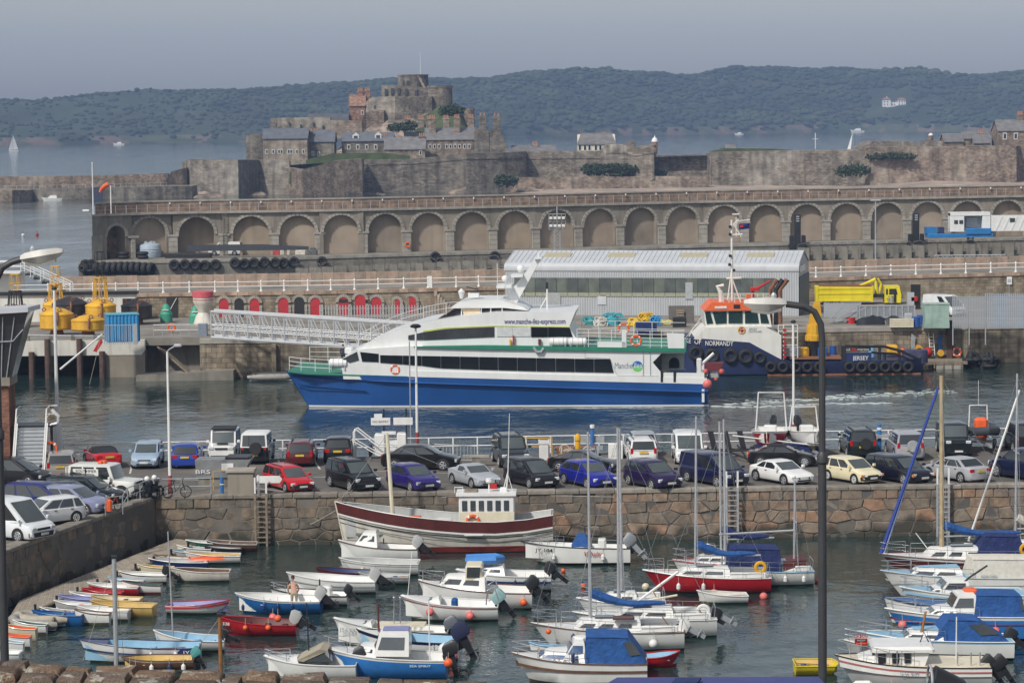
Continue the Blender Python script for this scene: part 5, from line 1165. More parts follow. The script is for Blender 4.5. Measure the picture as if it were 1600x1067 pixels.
tt(1142,472,1149,420,.07,nm='mast_leg'); tt(1162,474,1150,440,.07,nm='mast_leg'); tt(1156,336,1156,372,.05,nm='aerial')
MB().bx(tx(1150),tx(1161),BW/2-.2,BW/2+.2,tz(1155,337),tz(1155,335)).build('radar_scanner',M_TW,TG)
for a,b in ((1146,356),(1146,368),(1146,402),(1152,425),(1145,416),(1153,400)): MB().bev(tx(a)-.12,tx(a)+.12,BW/2-.25,BW/2-.05,tz(a,b)-.12,tz(a,b)+.14,.03).build('nav_light',M_BLKP if a != 1153 else M_TW,TG)
fl=MB().slab([(tx(1160),BW/2,tz(1160,352)),(tx(1177),BW/2-.1,tz(1177,350)),(tx(1177),BW/2+.1,tz(1177,359)),(tx(1160),BW/2,tz(1160,361))],(0,.02,0)).build('ensign',mat('ensign_blue',(.02,.03,.16),.8),TG)
MB().slab([(tx(1162),BW/2-.04,tz(1162,353)),(tx(1167),BW/2-.06,tz(1167,352.5)),(tx(1167),BW/2-.06,tz(1167,357)),(tx(1162),BW/2-.04,tz(1162,357))],(0,-.02,0)).build('flag_canton',M_RED,fl)
MB().path([(tx(1130),2,tz(1130,473)),(tx(1129),2,tz(1129,458)),(tx(1124),2,tz(1124,449)),(tx(1134),2,tz(1134,447))],[.22,.22,.2,.17],8).build('white_monitor',M_TW,TG)
MB().path([(tx(1180),2,tz(1180,474)),(tx(1180),2,tz(1180,455)),(tx(1190),2,tz(1190,450)),(tx(1208),2,tz(1208,440))],[.15,.15,.13,.09],8).bev(tx(1176),tx(1190),1.7,2.3,tz(1180,456),tz(1180,450),.08).build('red_monitor',M_RED,TG)
for a,c in ((1212,M_RUST),(1221,M_BLKP),(1228,M_RUST)): MB().path([(tx(a)-.1,4,tz(a,512)),(tx(a)-.1,4,tz(a,456)),(tx(a)+.25,4,tz(a,448)),(tx(a)+.55,4,tz(a,440))],[.2,.2,.2,.26],8).build('exhaust_stack',c,TG)
mb=MB()
for a in range(1132,1206,9): mb.tube((tx(a),1,tz(a,474)),(tx(a),1,tz(a,459)),.035,4)
for z in (459,466): mb.tube((tx(1132),1,tz(1132,z)),(tx(1204),1,tz(1204,z)),.035,4)
mb.build('roof_rail',M_TW,TG)
MB().bx(tx(1168),tx(1175),.9,.96,tz(1170,467),tz(1170,460)).build('lifebuoy_box',M_ORANGE,TG)
mb=MB()
for a in (1218,1226,1240,1248): mb.tube((tx(a),.6,tz(a,562)),(tx(a),.6,tz(a,508)),.05,5)
for b in (508,518,528,540): mb.tube((tx(1218),.6,tz(1218,b)),(tx(1248),.6,tz(1248,b)),.04,5)
mb.build('ladder_frame',M_TW,TG)
for k in range(7): MB().bx(tx(1225),tx(1230),.5,.62,tz(1227,560-7*k),tz(1227,556-7*k)).build('red_rung',M_RED,TG)
MB().lathe([(.9,-.4),(.9,.4)],14).build('winch_drum',M_GALV,TG,(tx(1240),2,tz(1240,552)))
MB().lathe([(.7,0),(.7,1.2),(.75,1.3),(.75,1.7),(.6,1.8),(.6,2.0)],14,(tx(1277),3,tz(1277,562))).build('crane_base',M_BLKP,TG)
MB().lathe([(.78,0),(.78,.5),(.66,.55),(.62,1.5)],10,(tx(1277),3,tz(1277,536))).build('crane_turret',M_YEL,TG); MB().prism(TP((1269,516),(1289,516),(1289,492),(1287,474),(1279,474),(1271,498)),2.7,3.3).build('crane_boom',M_YEL,TG)
for k,(a,b) in enumerate(((1262,560),(1291,556))): MB().bev(tx(a)-.5,tx(a)+.4,2,3,tz(a,562),tz(a,546),.1).build('machinery',[M_YEL,mat('blue_drum',(.02,.08,.3),.5)][k],TG)
MB().prism(TP((1320,568),(1363,567.5),(1363,551),(1320,551.5)),.1,.35).build('name_board',mat('name_board_blue',(.015,.03,.11),.5),TG); MB().prism(TP((1316,568),(1323,568),(1323,540),(1316,540)),.05,.5).build('board_post',M_BLKP,TG)
MB().prism(TP((1322,549),(1362,548.5),(1362,543.5),(1322,544)),.12,.3).build('banner_board',M_BLKP,TG); MB().prism(TP((1331,548),(1340,548),(1338,544.5),(1333,544.5)),.08,.13).build('banner_logo',M_RED,TG)
lettering('JERSEY',.55,M_TW,TG,(tx(1346),.085,tz(1346,560)),width=25*K2,bold=.01)
lettering('auk',.3,M_TW,TG,(tx(1326.5),.1,tz(1326,546.3)),width=7*K2); lettering('marine',.3,M_TW,TG,(tx(1350),.1,tz(1350,546)),width=18*K2)
lettering('NORMANDY',.62,M_TW,TG,(tx(1124),-.03,tz(1124,536.5)),rot=(pi/2,R(1.5),0),width=44*K2,bold=.012); lettering('OF',.62,M_TW,TG,(tx(1091),.42,tz(1091,534.5)),rot=(pi/2,R(1.5),R(-22)),width=11*K2,bold=.012); lettering('DUKE',.62,M_TW,TG,(tx(1071),1.35,tz(1071,533.5)),rot=(pi/2,R(1.5),R(-38)),width=24*K2,bold=.012)
lettering('JERSEY',.3,M_INK2,TG,(tx(1178),.33,tz(1178,514.5)),width=13*K2); lettering('COASTGUARD',.26,M_INK2,TG,(tx(1181),.33,tz(1181,518.5)),width=21*K2)
em=MB().torus((tx(1160),.33,tz(1160,516)),.3,.06,16,5).build('crest_ring',mat('crest_gold',(.6,.32,.04),.5),TG); MB().box((tx(1160),.33,tz(1160,516)),(.5,.04,.1)).box((tx(1160),.325,tz(1160,516)),(.1,.04,.5)).ball((tx(1160),.33,tz(1160,516)),.13,8,6).build('crest_cross',M_RED,em)
MB().path([(tx(1322),.25,tz(1322,541)),(tx(1384),.25,tz(1384,542)),(tx(1410),.25,tz(1410,549)),(tx(1438),.25,tz(1438,562))],.13,6).build('bulwark_rail',M_BLKP,TG); MB().path([(tx(1363),.2,tz(1363,551)),(tx(1400),.2,tz(1400,553)),(tx(1425),.2,tz(1425,563))],.11,6).build('bulwark_rail',M_BLKP,TG)
for a,b in ((1376,541),(1407,549),(1375,552),(1384,553)): MB().tube((tx(a),.25,tz(a,b)),(tx(a),.25,tz(a,566)),.12,6).build('bulwark_post',M_BLKP,TG)
MB().bev(tx(1394),tx(1412),3,4.5,tz(1400,558),tz(1400,544),.15).build('yellow_compressor',M_YEL,TG); MB().tube((tx(1368),2.5,tz(1368,562)),(tx(1368),2.5,tz(1368,543)),.33,12).build('pale_blue_barrel',mat('pale_blue_drum',(.2,.42,.6),.5),TG); MB().tube((tx(1310),4,tz(1310,562)),(tx(1310),4,tz(1310,546)),.33,12).build('blue_barrel',mat('blue_drum',(.02,.08,.3),.5),TG)
MB().bev(tx(1414),tx(1420),2.2,2.7,tz(1417,562),tz(1417,548),.08).build('orange_float',M_ORANGE,TG)
for a,b in ((1437,556),(1448,553)): MB().lathe([(.9,-.6),(.9,.6)],14).build('bow_roller',mat('blue_rust',(.06,.06,.12),.7,.4,2),TG,(tx(a)-.4,2.2,tz(a,560)))
for a,b,r_ in ((1088,552,.72),(1113,556,.72),(1142,556,.72),(1166,557,.72),(1188,559,.58)): q=put('tyre_fender',tyre_mesh(r_,.42),TG,(tx(a),.28-.1*(a>1100)-.12*(a>1120),tz(a,b)))
for a in (1205,1224,1244,1262,1281,1328,1347,1365,1384,1402,1420): put('tyre_fender',tyre_mesh(.55,.36),TG,(tx(a),-.16 if 1240<a<1420 else -.05,tz(a,573.5)))
MB().tube((tx(1060),.7,tz(1060,545)),(tx(1098),.9,tz(1098,495)),.03,4).build('forestay',M_TW,TG); MB().path([(tx(1096),2,tz(1096,505)),(tx(1085),1.5,tz(1085,514)),(tx(1078),1.2,tz(1078,527))],.05,4).build('bow_rail',M_TW,TG)
p=G(1475,577,0); T=thing('work_pontoon','low timber pontoon with concrete float at the quay foot','pontoon',p); k=p.y/F_
MB().bx(-35*k,37*k,0,3,.45,.75).build('deck',M_WOOD,T); MB().bx(-12*k,30*k,.05,2.8,-.4,.45).build('float',M_CONCL,T)
for i in range(5): MB().bx((-30+14*i)*k,(-28+14*i)*k,-.06,0,.1,.7).build('batten',M_WOOD,T)
rnd=random.Random(8)
for px in (1522,1545):
 q=G(px,575,0); mb=MB()
 for i in range(12): mb.torus((rnd.uniform(-.55,.55),rnd.uniform(-.4,.4),rnd.uniform(.1,1.0)),.5,.2,14,6,rnd.choice('xyz'))
 tag(mb.build('tyre_bundle',M_BLACK,None,q),'round bundle of black tyres floating %s' % ('beside the timber pontoon' if px<1530 else 'farthest from the timber pontoon'),'tyre bundle')
def mini(name,label,cat,px,py,z,mb,m): return tag(mb.build(name,m,None,G(px,py,z)),label,cat)
T=thing('wall_lifebuoy','orange lifebuoy on the quay wall above the timber pontoon','lifebuoy',fpt(1495,1.15,-.3)); ring_buoy(T,(0,0,0),.38,.1)
p=fpt(1457,.9,-.8); T=thing('boat_ladder','white boarding ladder standing on the pontoon','ladder',p)
for s in (-.22,.22): MB().tube((s,0,0),(s-.1,.3,2.1),.04,4).build('rail',M_WHITE,T)
for i in range(6): MB().tube((-.22-.02*i,.05*i,.25+.3*i),(.22-.02*i,.05*i,.25+.3*i),.035,4).build('rung',M_WHITE,T)
p=fpt(1434,1.5,-.15); T=thing('yellow_hose','coil of yellow hose hanging on the quay wall','hose',p)
for i in range(4): MB().torus((.05*i,-.05*i,-.1*i),.36+.03*i,.05,16,5,'y').build('loop',M_YEL,T)
tag(MB().ball((0,0,.45),.48,12,8).build('buoy_ball',M_RED,None,fpt(1450,.8,-.9)),'big red ball float on the timber pontoon','float')
for px,c,nm in ((1425,M_GALV,'pale'),(1467,mat('rope_blue',(.05,.15,.4),.8),'blue'),(1474,M_WOOD,'brown')):
 T=thing('hanging_rope','bunch of %s rope hanging down the quay wall' % nm,'rope',fpt(px,.8,-.2))
 for i in range(4): MB().path([(.1*i,0,2.2-.1*i),(.1*i-.08,-.08,1.2),(.1*i+.03,-.03,.1)],.05,5).build('strand',c,T)
o=MB().lathe([(.3,-.12),(.34,0),(.3,.12)],14); o.v=[(x,z,y) for x,y,z in o.v]; tag(o.build('yellow_disc',M_YEL,None,fpt(1470,1.15,-1.2)),'round yellow float disc at the pontoon edge','float')
tag(MB().bev(-.28,.28,-.3,.1,0,5.2,.05).build('rusty_pile',mat('rusty_pile',(.09,.055,.045),.85),None,fpt(1483,-1,-.12)),'rust brown steel pile on the quay wall by the green sheeted stack','pile')
# == lorry and clutter on the lower deck
p=G(1275,477,ZL); k=p.y/F_
LR=thing('tipper_lorry','bright yellow tipper lorry with a folded loading crane','lorry',p,R(-3)); M_LY=mat('lorry_yellow',(.72,.60,.02),.4,.08,1,streak=.15)
X=lambda px: (px-1275)*k
Zl=lambda py: (477-py)*k
body=[(X(1275),Zl(472)),(X(1363),Zl(471)),(X(1366),Zl(452)),(X(1366),Zl(449)),(X(1274),Zl(447.5))]
MB().prism(body,0,2.4).build('tipper_body',M_LY,LR)
for a in (1277,1362): MB().bx(X(a)-.12,X(a)+.12,-.08,0,Zl(472),Zl(448)).build('body_post',M_LY,LR)
for b in (451,459,470): MB().bx(X(1276),X(1364),-.06,0,Zl(b)-.06,Zl(b)+.06).build('body_rib',M_LY,LR)
MB().bx(X(1280),X(1362),.1,2.3,Zl(449),Zl(446.5)).build('load',mat('rust_load',(.2,.08,.04),.9),LR)
MB().bx(X(1280),X(1402),.5,1.9,.75,1.1).build('chassis',M_BLKP,LR)
cab=[(X(1382),Zl(474)),(X(1407),Zl(474)),(X(1408),Zl(462)),(X(1405),Zl(448)),(X(1382),Zl(448))]
MB().prism(cab,.05,2.35).build('cab',M_LY,LR)
MB().prism([(X(1389),Zl(461)),(X(1402),Zl(461)),(X(1400),Zl(452)),(X(1389),Zl(452))],.02,.1).build('side_window',M_GLASS,LR); MB().prism([(X(1384),Zl(461)),(X(1387),Zl(461)),(X(1387),Zl(452)),(X(1384),Zl(452))],.02,.1).build('side_window',M_GLASS,LR); MB().slab([(X(1408)+.02,.2,Zl(462)),(X(1408)+.02,2.2,Zl(462)),(X(1405)+.04,2.2,Zl(450)),(X(1405)+.04,.2,Zl(450))],(.03,0,.01)).build('windscreen',M_GLASS,LR)
MB().bx(X(1396),X(1400),-.02,.06,Zl(473),Zl(461)).build('step_well',M_BLKP,LR)
def wheel_mesh(r,w,rim):
 def f():
  mb=MB(); mb.m=0
  prof=[(r*.6,-w/2),(r*.93,-w/2),(r,-w*.32),(r,w*.32),(r*.93,w/2),(r*.6,w/2)]
  n=18; rings=[[(rr*cos(2*pi*i/n),h,rr*sin(2*pi*i/n)) for i in range(n)] for rr,h in prof]; mb.loft(rings,caps=(True,True)); return mb.mesh('tyre',M_BLACK)
 return cached(('wheel',r,w),f)
def rim_mesh(r,w,m,spokes=5):
 def f():
  mb=MB(); n=16
  rings=[[(rr*cos(2*pi*i/n),h,rr*sin(2*pi*i/n)) for i in range(n)] for rr,h in ((r*.68,-w/2-.006),(r*.62,-w/2-.02),(r*.56,-w/2+.03),(r*.1,-w/2+.03))]
  mb.loft(rings,caps=(False,True))
  for s in range(spokes):
   a=2*pi*s/spokes; d=Vector((cos(a),0,sin(a))); t=Vector((-sin(a),0,cos(a))); c0=d*r*.08; c1=d*r*.62; y=Vector((0,-w/2-.012,0))
   mb.slab([c0-t*r*.11+y,c0+t*r*.11+y,c1+t*r*.09+y,c1-t*r*.09+y],(0,.03,0))
  mb.lathe([(r*.14,0)]*2,3) if False else None
  return mb.mesh('rim',m)
 return cached(('rim',r,w,m.name,spokes),f)
for a in (1292,1306,1392):
 for y,s in ((.2,1),(2.2,-1)):
  w_=put('wheel',wheel_mesh(.5,.3,None),LR,(X(a),y,.5)); put('rim',rim_mesh(.5,.3,M_GALV,6),w_)
MB().path([(X(1371),1.2,1),(X(1371),1.2,Zl(462)),(X(1369),1.2,Zl(440))],[.2,.18,.16],6).path([(X(1369),1.2,Zl(438)),(X(1355),1.1,Zl(444)),(X(1330),1.0,Zl(454))],[.2,.17,.13],6).path([(X(1374),1.4,Zl(464)),(X(1378),1.4,Zl(446)),(X(1373),1.3,Zl(437))],.12,5).build('loading_crane',M_LY,LR)
def deckbox(name,label,cat,px,py,w,d,h,m,bevel=.06,rz=0): return tag(MB().bev(-w/2,w/2,0,d,0,h,bevel).build(name,m,None,G(px,py,ZL),R(rz)),label,cat)
T=thing('grey_crate_wall','long grey steel crate of panels behind the black plastic sheet','crate',G(1342,500,ZL)); k=G(1342,500,ZL).y/F_
MB().bx(0,88*k,0,1.2,.2,1.35).build('crate',mat('grey_crate',(.22,.24,.26),.6),T)
for i in range(10): MB().bx(i*9.6*k,i*9.6*k+.12,-.06,0,.15,1.4).build('upright',M_GALV,T)
for z in (.2,1.32): MB().bx(0,88*k,-.05,0,z,z+.1).build('rail',M_GALV,T)
for nm,px,w in (('sheet before the grey crate',1365,3.4),('smaller sheet folded beside the white planter',1398,2.0)):
 mb=MB(); n=10; rnd=random.Random(int(w*10))
 for i in range(n+1):
  for j in range(5): mb.v.append((-w/2+w*i/n+rnd.uniform(-.06,.06),j*.35-.3,max(0,.9*sin(pi*(.15+.7*i/n))*(.35+.65*sin(pi*j/4.0+.2)))+rnd.uniform(-.07,.07) if 0<j else 0))
 for i in range(n):
  for j in range(4): q=i*5+j; mb.f.append((q,q+5,q+6,q+1)); mb.mi.append(0)
 tag(mb.build('plastic_sheet',mat('black_plastic',(.012,.013,.016),.28,.2,2),None,G(px,508,ZL),sharp=20),'crumpled black plastic '+nm,'plastic sheet')
tag(MB().lathe([(.42,0),(.5,.05),(.42,.55),(.44,.6),(.05,.6)],14).build('red_tub',M_RED,None,G(1330,506,ZL)),'red plastic tub on the lower quay deck','tub')
deckbox('grey_cabinet','small pale grey cabinet on the quay by the blue drums','cabinet',1420,510,.75,.5,1.25,M_CLAD)
T=thing('slatted_planter','long cream slatted box on the edge of the quay','box',G(1411,512,ZL))
for i in range(4): MB().bx(-1.2,1.0,-.03,.03,.05+.22*i,.22+.22*i).build('slat',M_CREAM,T)
MB().bx(-1.2,1.0,.04,.6,0,.85).build('box',M_CREAM,T)
for dx,c in ((0,'blue_drum'),(.9,'blue_drum')): tag(MB().lathe([(.4,0),(.42,.02),(.42,.45),(.44,.47),(.42,.5),(.42,.95),(.35,1.0),(.05,1.0)],14).build('blue_barrel',mat('blue_drum',(.02,.08,.3),.5),None,G(1431+dx*9,511-dx*3,ZL)),'blue plastic drum %s' % ('nearer the quay edge by the green sheet' if dx == 0 else 'pushed back against the green sheet'),'barrel')
T=thing('sheeted_stack','tall stack wrapped in pale green sheeting','stack',G(1444,513,ZL)); k=G(1444,513,ZL).y/F_
mb=MB(); rnd=random.Random(5); n=14; rings=[]
for z in (0,.4,.9,1.5,2.1,2.25):
 f=1-.06*(2.2-z)/2.2; wv=.06 if z<2 else .01
 rings.append([(20*k+(x)*f+rnd.uniform(-wv,wv),y+rnd.uniform(-wv,wv),z) for x,y in [(-20*k,0),(-12*k,0),(-4*k,-.03),(4*k,0),(12*k,0),(20*k,0),(20*k,.7),(20*k,1.5),(0,1.5),(-20*k,1.5)]])
mb.loft(rings); mb.build('sheeting',mat('pale_green_sheet',(.30,.42,.36),.7,.1,2,streak=.2),T,sharp=25); MB().bx(0,40*k,-.05,1.55,2.25,2.35).build('lid',mat('green_lid',(.36,.45,.4),.6),T)
def palisade(label,px0,px1,py,h,n,m=M_GALV):
 a,b=G(px0,py,ZL),G(px1,py-.4,ZL); T=thing('palisade_fence',label,'fence',a); d=b-a
 pm=cached(('pale',h,m.name),lambda: MB().add([(-.055,0,0),(.055,0,0),(.055,0,h-.1),(0,0,h),(-.055,0,h-.1),(-.055,.03,0),(.055,.03,0),(.055,.03,h-.1),(0,.03,h),(-.055,.03,h-.1)],[(0,1,2,3,4),(9,8,7,6,5),(0,5,6,1),(1,6,7,2),(2,7,8,3),(3,8,9,4),(4,9,5,0)]).mesh('pale',m))
 for i in range(n): put('pale',pm,T,d*(i/n))
 for z in (.3,h-.35): MB().tube(Vector((0,.06,z)),d+Vector((0,.06,z)),.035,4).build('rail',m,T)
 for t in (0,.5,1): MB().bx(-.05,.05,.03,.13,-1.6,h).build('post',m,T,d*t)
palisade('tall grey palisade fence on the quay before the white van',1489,1540,513,3.1,20); palisade('bluish grey palisade fence running on along the quay edge',1540,1700,512.5,3.3,55,mat('blue_galv',(.33,.38,.45),.5))
palisade('low bar fence behind the yellow lorry crane',1288,1345,496,1.5,34)
palisade('thin grey fence along the quay in front of the arched doors',500,680,498,1.4,40)
T=thing('notice','small white notice on the pier wall above the palisade','sign',wpt(1577,4.9,-.12)); MB().bx(-.28,.28,-.03,.03,0,.85).build('board',M_WHITE,T); MB().bx(-.2,.2,-.04,-.03,.2,.6).build('print',M_CLAD,T); MB().tube((0,.05,-1.5),(0,.05,0),.04).build('post',M_GALV,T)
T=thing('compressor','red and grey pump set against the pier wall','pump',G(1430,484,ZL)); MB().bev(-.5,.3,0,.8,.9,1.4,.1).build('tank',M_RED,T); MB().bx(-.8,-.1,0,.5,0,1.8).build('panel',M_CLAD,T); MB().bx(-.4,.6,.3,.6,0,2.6).build('frame',M_BLKP,T)
def net_pile(label,px,py,w,h,c,seed):
 rnd=random.Random(seed); T=thing('net_pile',label,'net pile',G(px,py,ZL)); m=mat('net_%d' % seed,c,.9,.25,5); mb=MB()
 for i in range(26):
  R_=rnd.uniform(.2,.42)*w; c0=Vector((rnd.uniform(-.35,.35)*w,rnd.uniform(0,.6),rnd.uniform(.1,.75)*h)); a=rnd.uniform(-.5,.5); b=rnd.uniform(-.6,.6)
  mb.path([c0+Vector((R_*cos(t*pi/6),.4*R_*sin(t*pi/6)+a*.2,h*.22*sin(t*pi/6+b))) for t in range(12)],.06,4,closed=True)
 mb.build('coil',m,T); MB().lathe([(w*.45,0),(w*.4,h*.5),(w*.15,h*.75)],12,(0,.3,0)).build('heap',m,T)
net_pile('small heap of teal net by the shed',922,508,1.0,.9,(.05,.28,.3),1); net_pile('coil of pale rope by the shed wall',938,510,1.0,.9,(.5,.48,.42),2); net_pile('larger heap of teal net by the shed',957,508,1.6,1.2,(.05,.3,.36),3)
net_pile('heap of yellow net on the quay behind the ferry',993,511,1.1,.9,(.62,.42,.03),4); net_pile('yellow and black net heaped high on a blue bin',1009,509,1.2,1.3,(.6,.38,.03),5); net_pile('bright blue net beside the blue bin',1024,510,.8,1.1,(.03,.25,.5),6); net_pile('pale yellow rope near the wooden board',1040,508,1.0,.5,(.55,.5,.2),7)
deckbox('blue_bin','dark blue fish bin below the yellow net','bin',1010,520,2.0,1.2,1.0,M_NAVY); deckbox('fish_boxes','dark stack of fish boxes near the wooden board','boxes',1062,512,1.3,.8,1.0,M_BLKP)
T=thing('wooden_board','large dark board with a pallet leaning by the shed','board',G(1045,506,ZL)); MB().slab([(0,0,0),(2.5,0,0),(2.5,.3,1.75),(0,.3,1.75)],(0,.06,0)).build('board',mat('dark_board',(.12,.11,.1),.8),T)
for i in range(5): MB().slab([(.7,-.1,.25+.25*i),(1.5,-.1,.25+.25*i),(1.5,-.06,.42+.25*i),(.7,-.06,.42+.25*i)],(0,-.05,0)).build('slat',M_WOOD,T)
T=thing('scrap_steel','loose heap of grey steel lengths near the yellow crane','scrap',G(1312,507,ZL)); rnd=random.Random(2)
for i in range(11): a=Vector((rnd.uniform(-1.8,.6),rnd.uniform(0,1),rnd.uniform(.1,.4))); MB().tube(a,a+Vector((rnd.uniform(1,2.4),rnd.uniform(-.3,.5),rnd.uniform(-.1,1.6))),.06,4).build('length',M_GALV,T)
# == SOUTH QUAY: ground, walls of single stones
ZQ=2.8
def QF(px): return interp([(242,777),(900,769),(1600,758),(1750,756)],px)
def QB(px): return interp([(-60,725),(100,720),(800,708.5),(1600,695),(1750,693)],px)
cF0=G(242,777,ZQ); cF1=G(1750,756,ZQ); cB0=G(-60,725,ZQ); cB1=G(1750,693,ZQ); cL=G(13,860,ZQ)
dL=(cL-cF0); cLL=cF0+dL*3.2
M_ASPH=mat('worn_asphalt',(.115,.108,.098),.92,.22,.5,stretch='world',col2=(.175,.155,.13),c2=(.48,.66),c2scale=.16,bump=.3,bscale=14)
mb=MB(); poly=[cF0,cF1,cB1,cB0,Vector((-70,cB0.y,ZQ)),Vector((-70,cLL.y,ZQ)),cLL]
mb.add([(p.x,p.y,ZQ) for p in poly]+[(p.x,p.y,-4) for p in poly],[tuple(range(7))]+[(i,(i+1)%7,(i+1)%7+7,i+7) for i in range(7)]); mb.build('south_quay',M_ASPH,kind='structure')
M_LINE=mat('road_paint',(.55,.54,.5),.8,.2,3,col2=(.2,.19,.17),c2=(.55,.7),c2scale=4)
def ground_line(px0,py0,px1,py1,w=.12,m=M_LINE,z=.004):
 a,b=G(px0,py0,ZQ),G(px1,py1,ZQ); d=(b-a).normalized(); n=Vector((-d.y,d.x,0))*w/2; mb=MB().quad(a+n+Vector((0,0,z)),a-n+Vector((0,0,z)),b-n+Vector((0,0,z)),b+n+Vector((0,0,z))); o=mb.build('road_marking',m,kind='structure')
for q in ((207,723,203,740),(318,722,316,733),(435,718,438,732),(493,722,500,733),(560,735,700,739),(490,745,600,746),(395,762,500,774),(196,747,330,750),(1275,741,1330,740),(860,774,960,776),(690,776,760,773),(170,770,205,766)): ground_line(*q)
M_LINEY=mat('yellow_road_paint',(.5,.33,.03),.8,.2,3)
for q in ((60,778,100,768),(600,742,690,734)): ground_line(*q,.1,M_LINEY)
def clip(poly,a,b,c):
 out=[]
 for i in range(len(poly)):
  p,q=poly[i],poly[(i+1) % len(poly)]; dp=a*p[0]+b*p[1]-c; dq=a*q[0]+b*q[1]-c
  if dp <= 0: out.append(p)
  if dp*dq<0: t=dp/(dp-dq); out.append((p[0]+(q[0]-p[0])*t,p[1]+(q[1]-p[1])*t))
 return out
def stone_cells(L,H,courses,wid,rnd,jit=.2):
 pts=[]; hh=H/courses
 for r_ in range(courses):
  x=rnd.uniform(-.5,0)
  while x<L+.5:
   w=wid*rnd.choice([rnd.uniform(.45,.8),rnd.uniform(.8,1.25),rnd.uniform(1,1.6)]); pts.append((x+w/2,(r_+.5)*hh+rnd.uniform(-jit,jit)*hh)); x += w
 cells=[]
 for i,p in enumerate(pts):
  poly=[(max(0,p[0]-2),0),(min(L,p[0]+2),0),(min(L,p[0]+2),H),(max(0,p[0]-2),H)]
  for j,q in enumerate(pts):
   if i == j or abs(q[0]-p[0])>3.2: continue
   ax,ay=2*(q[0]-p[0]),2*(q[1]-p[1])*3.4; c=q[0]**2-p[0]**2+(q[1]**2-p[1]**2)*3.4
   poly=clip(poly,ax,ay,c)
   if len(poly)<3: break
  if len(poly) >= 3: cells.append(poly)
 return cells
def inset(poly,d):
 n=len(poly); cx=sum(p[0] for p in poly)/n; cy=sum(p[1] for p in poly)/n; out=[]
 for p in poly:
  v=Vector((cx-p[0],cy-p[1])); l=v.length; out.append((p[0]+v.x/l*min(d*1.3,l*.5),p[1]+v.y/l*min(d*1.3,l*.5)))
 return out
def stone_mat(key,col):
 if key in _MT: return _MT[key]
 m=mat(key,col,.88,.28,2.2,bump=.9,bscale=7,stretch='world',col2=tuple(c*.55 for c in col),c2=(.5,.68),c2scale=1.3)
 N=m.node_tree.nodes; L=m.node_tree.links; b=N['Principled BSDF']; lk=b.inputs['Base Color'].links[0]; src=lk.from_socket
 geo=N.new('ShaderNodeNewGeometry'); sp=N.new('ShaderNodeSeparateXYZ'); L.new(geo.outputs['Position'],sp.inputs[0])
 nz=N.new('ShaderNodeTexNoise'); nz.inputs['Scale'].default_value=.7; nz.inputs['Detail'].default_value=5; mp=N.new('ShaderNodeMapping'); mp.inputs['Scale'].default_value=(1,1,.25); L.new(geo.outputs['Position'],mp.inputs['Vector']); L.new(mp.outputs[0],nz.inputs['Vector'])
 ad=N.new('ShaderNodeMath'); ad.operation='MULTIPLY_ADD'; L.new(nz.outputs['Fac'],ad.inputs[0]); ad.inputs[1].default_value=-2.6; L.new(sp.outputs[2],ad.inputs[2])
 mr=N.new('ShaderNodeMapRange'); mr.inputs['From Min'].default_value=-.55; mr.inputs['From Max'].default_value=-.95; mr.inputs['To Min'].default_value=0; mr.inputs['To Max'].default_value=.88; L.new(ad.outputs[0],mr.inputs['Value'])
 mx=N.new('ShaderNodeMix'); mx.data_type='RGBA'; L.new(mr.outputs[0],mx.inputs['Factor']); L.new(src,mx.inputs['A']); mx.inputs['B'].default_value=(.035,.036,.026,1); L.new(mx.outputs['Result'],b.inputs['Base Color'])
 return m
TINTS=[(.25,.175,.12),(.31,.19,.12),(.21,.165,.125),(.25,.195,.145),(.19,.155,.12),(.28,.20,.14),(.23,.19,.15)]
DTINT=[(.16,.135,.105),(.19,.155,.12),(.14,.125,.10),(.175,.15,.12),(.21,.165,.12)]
def stone_wall(label,p0,p1,zt,courses,wid,seed,top_w=.85,grey_to=.0,top_h=.55,lim=10**6):
 rnd=random.Random(seed); d=p1-p0; d.z=0; L=d.length; ang=math.atan2(d.y,d.x)
 T=thing('quay_wall',label,'quay wall',(p0.x,p0.y,0),ang)
 MB().bx(0,L,.16,.9,-3.5,zt-.12).build('mortar_core',mat('dark_joint',(.06,.05,.04),.95,.3,3),T)
 H=zt-.12-top_h+1.0
 cells=[[(x,y-1.0) for x,y in c] for c in stone_cells(L,H,courses,wid,rnd)]
 x=0
 while x<L-.2:
  w=min(top_w*rnd.uniform(.6,1.5),L-x); z0=zt-.12-top_h
  cells.append([(x,z0),(x+w,z0),(x+w,zt-.13),(x,zt-.13)]); x += w
 vis=[c for c in cells if max(q[1] for q in c)>-.15]
 for c in vis:
  cx=sum(q[0] for q in c)/len(c); o_=rnd.uniform(-.05,.035)
  a,b=inset(c,.022),inset(c,.055)
  mb=MB().loft([[(q[0]-cx,.2,q[1]) for q in a],[(q[0]-cx,o_+.01,q[1]) for q in a],[(q[0]-cx,o_-.03+rnd.uniform(-.02,.02),q[1]) for q in b]],caps=(False,True))
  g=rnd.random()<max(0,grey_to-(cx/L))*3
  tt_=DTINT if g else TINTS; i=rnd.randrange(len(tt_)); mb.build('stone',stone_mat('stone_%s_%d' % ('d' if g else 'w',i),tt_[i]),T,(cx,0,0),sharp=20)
 x=0
 while x<L-.05:
  w=min(rnd.uniform(1.2,2.1),L-x)
  mb=MB().bev(0,w-.02,-.1,.75,zt-.13,zt+.08+rnd.uniform(-.015,.015),.04); mb.build('coping_slab',mat('coping_%d' % rnd.randrange(3),[(.25,.22,.18),(.21,.19,.16),(.28,.25,.21)][rnd.randrange(3)],.9,.25,2,bump=.4,streak=.3,stretch='world'),T,(x,0,0)); x += w
 print('stones',label[:20],len(vis)); return T
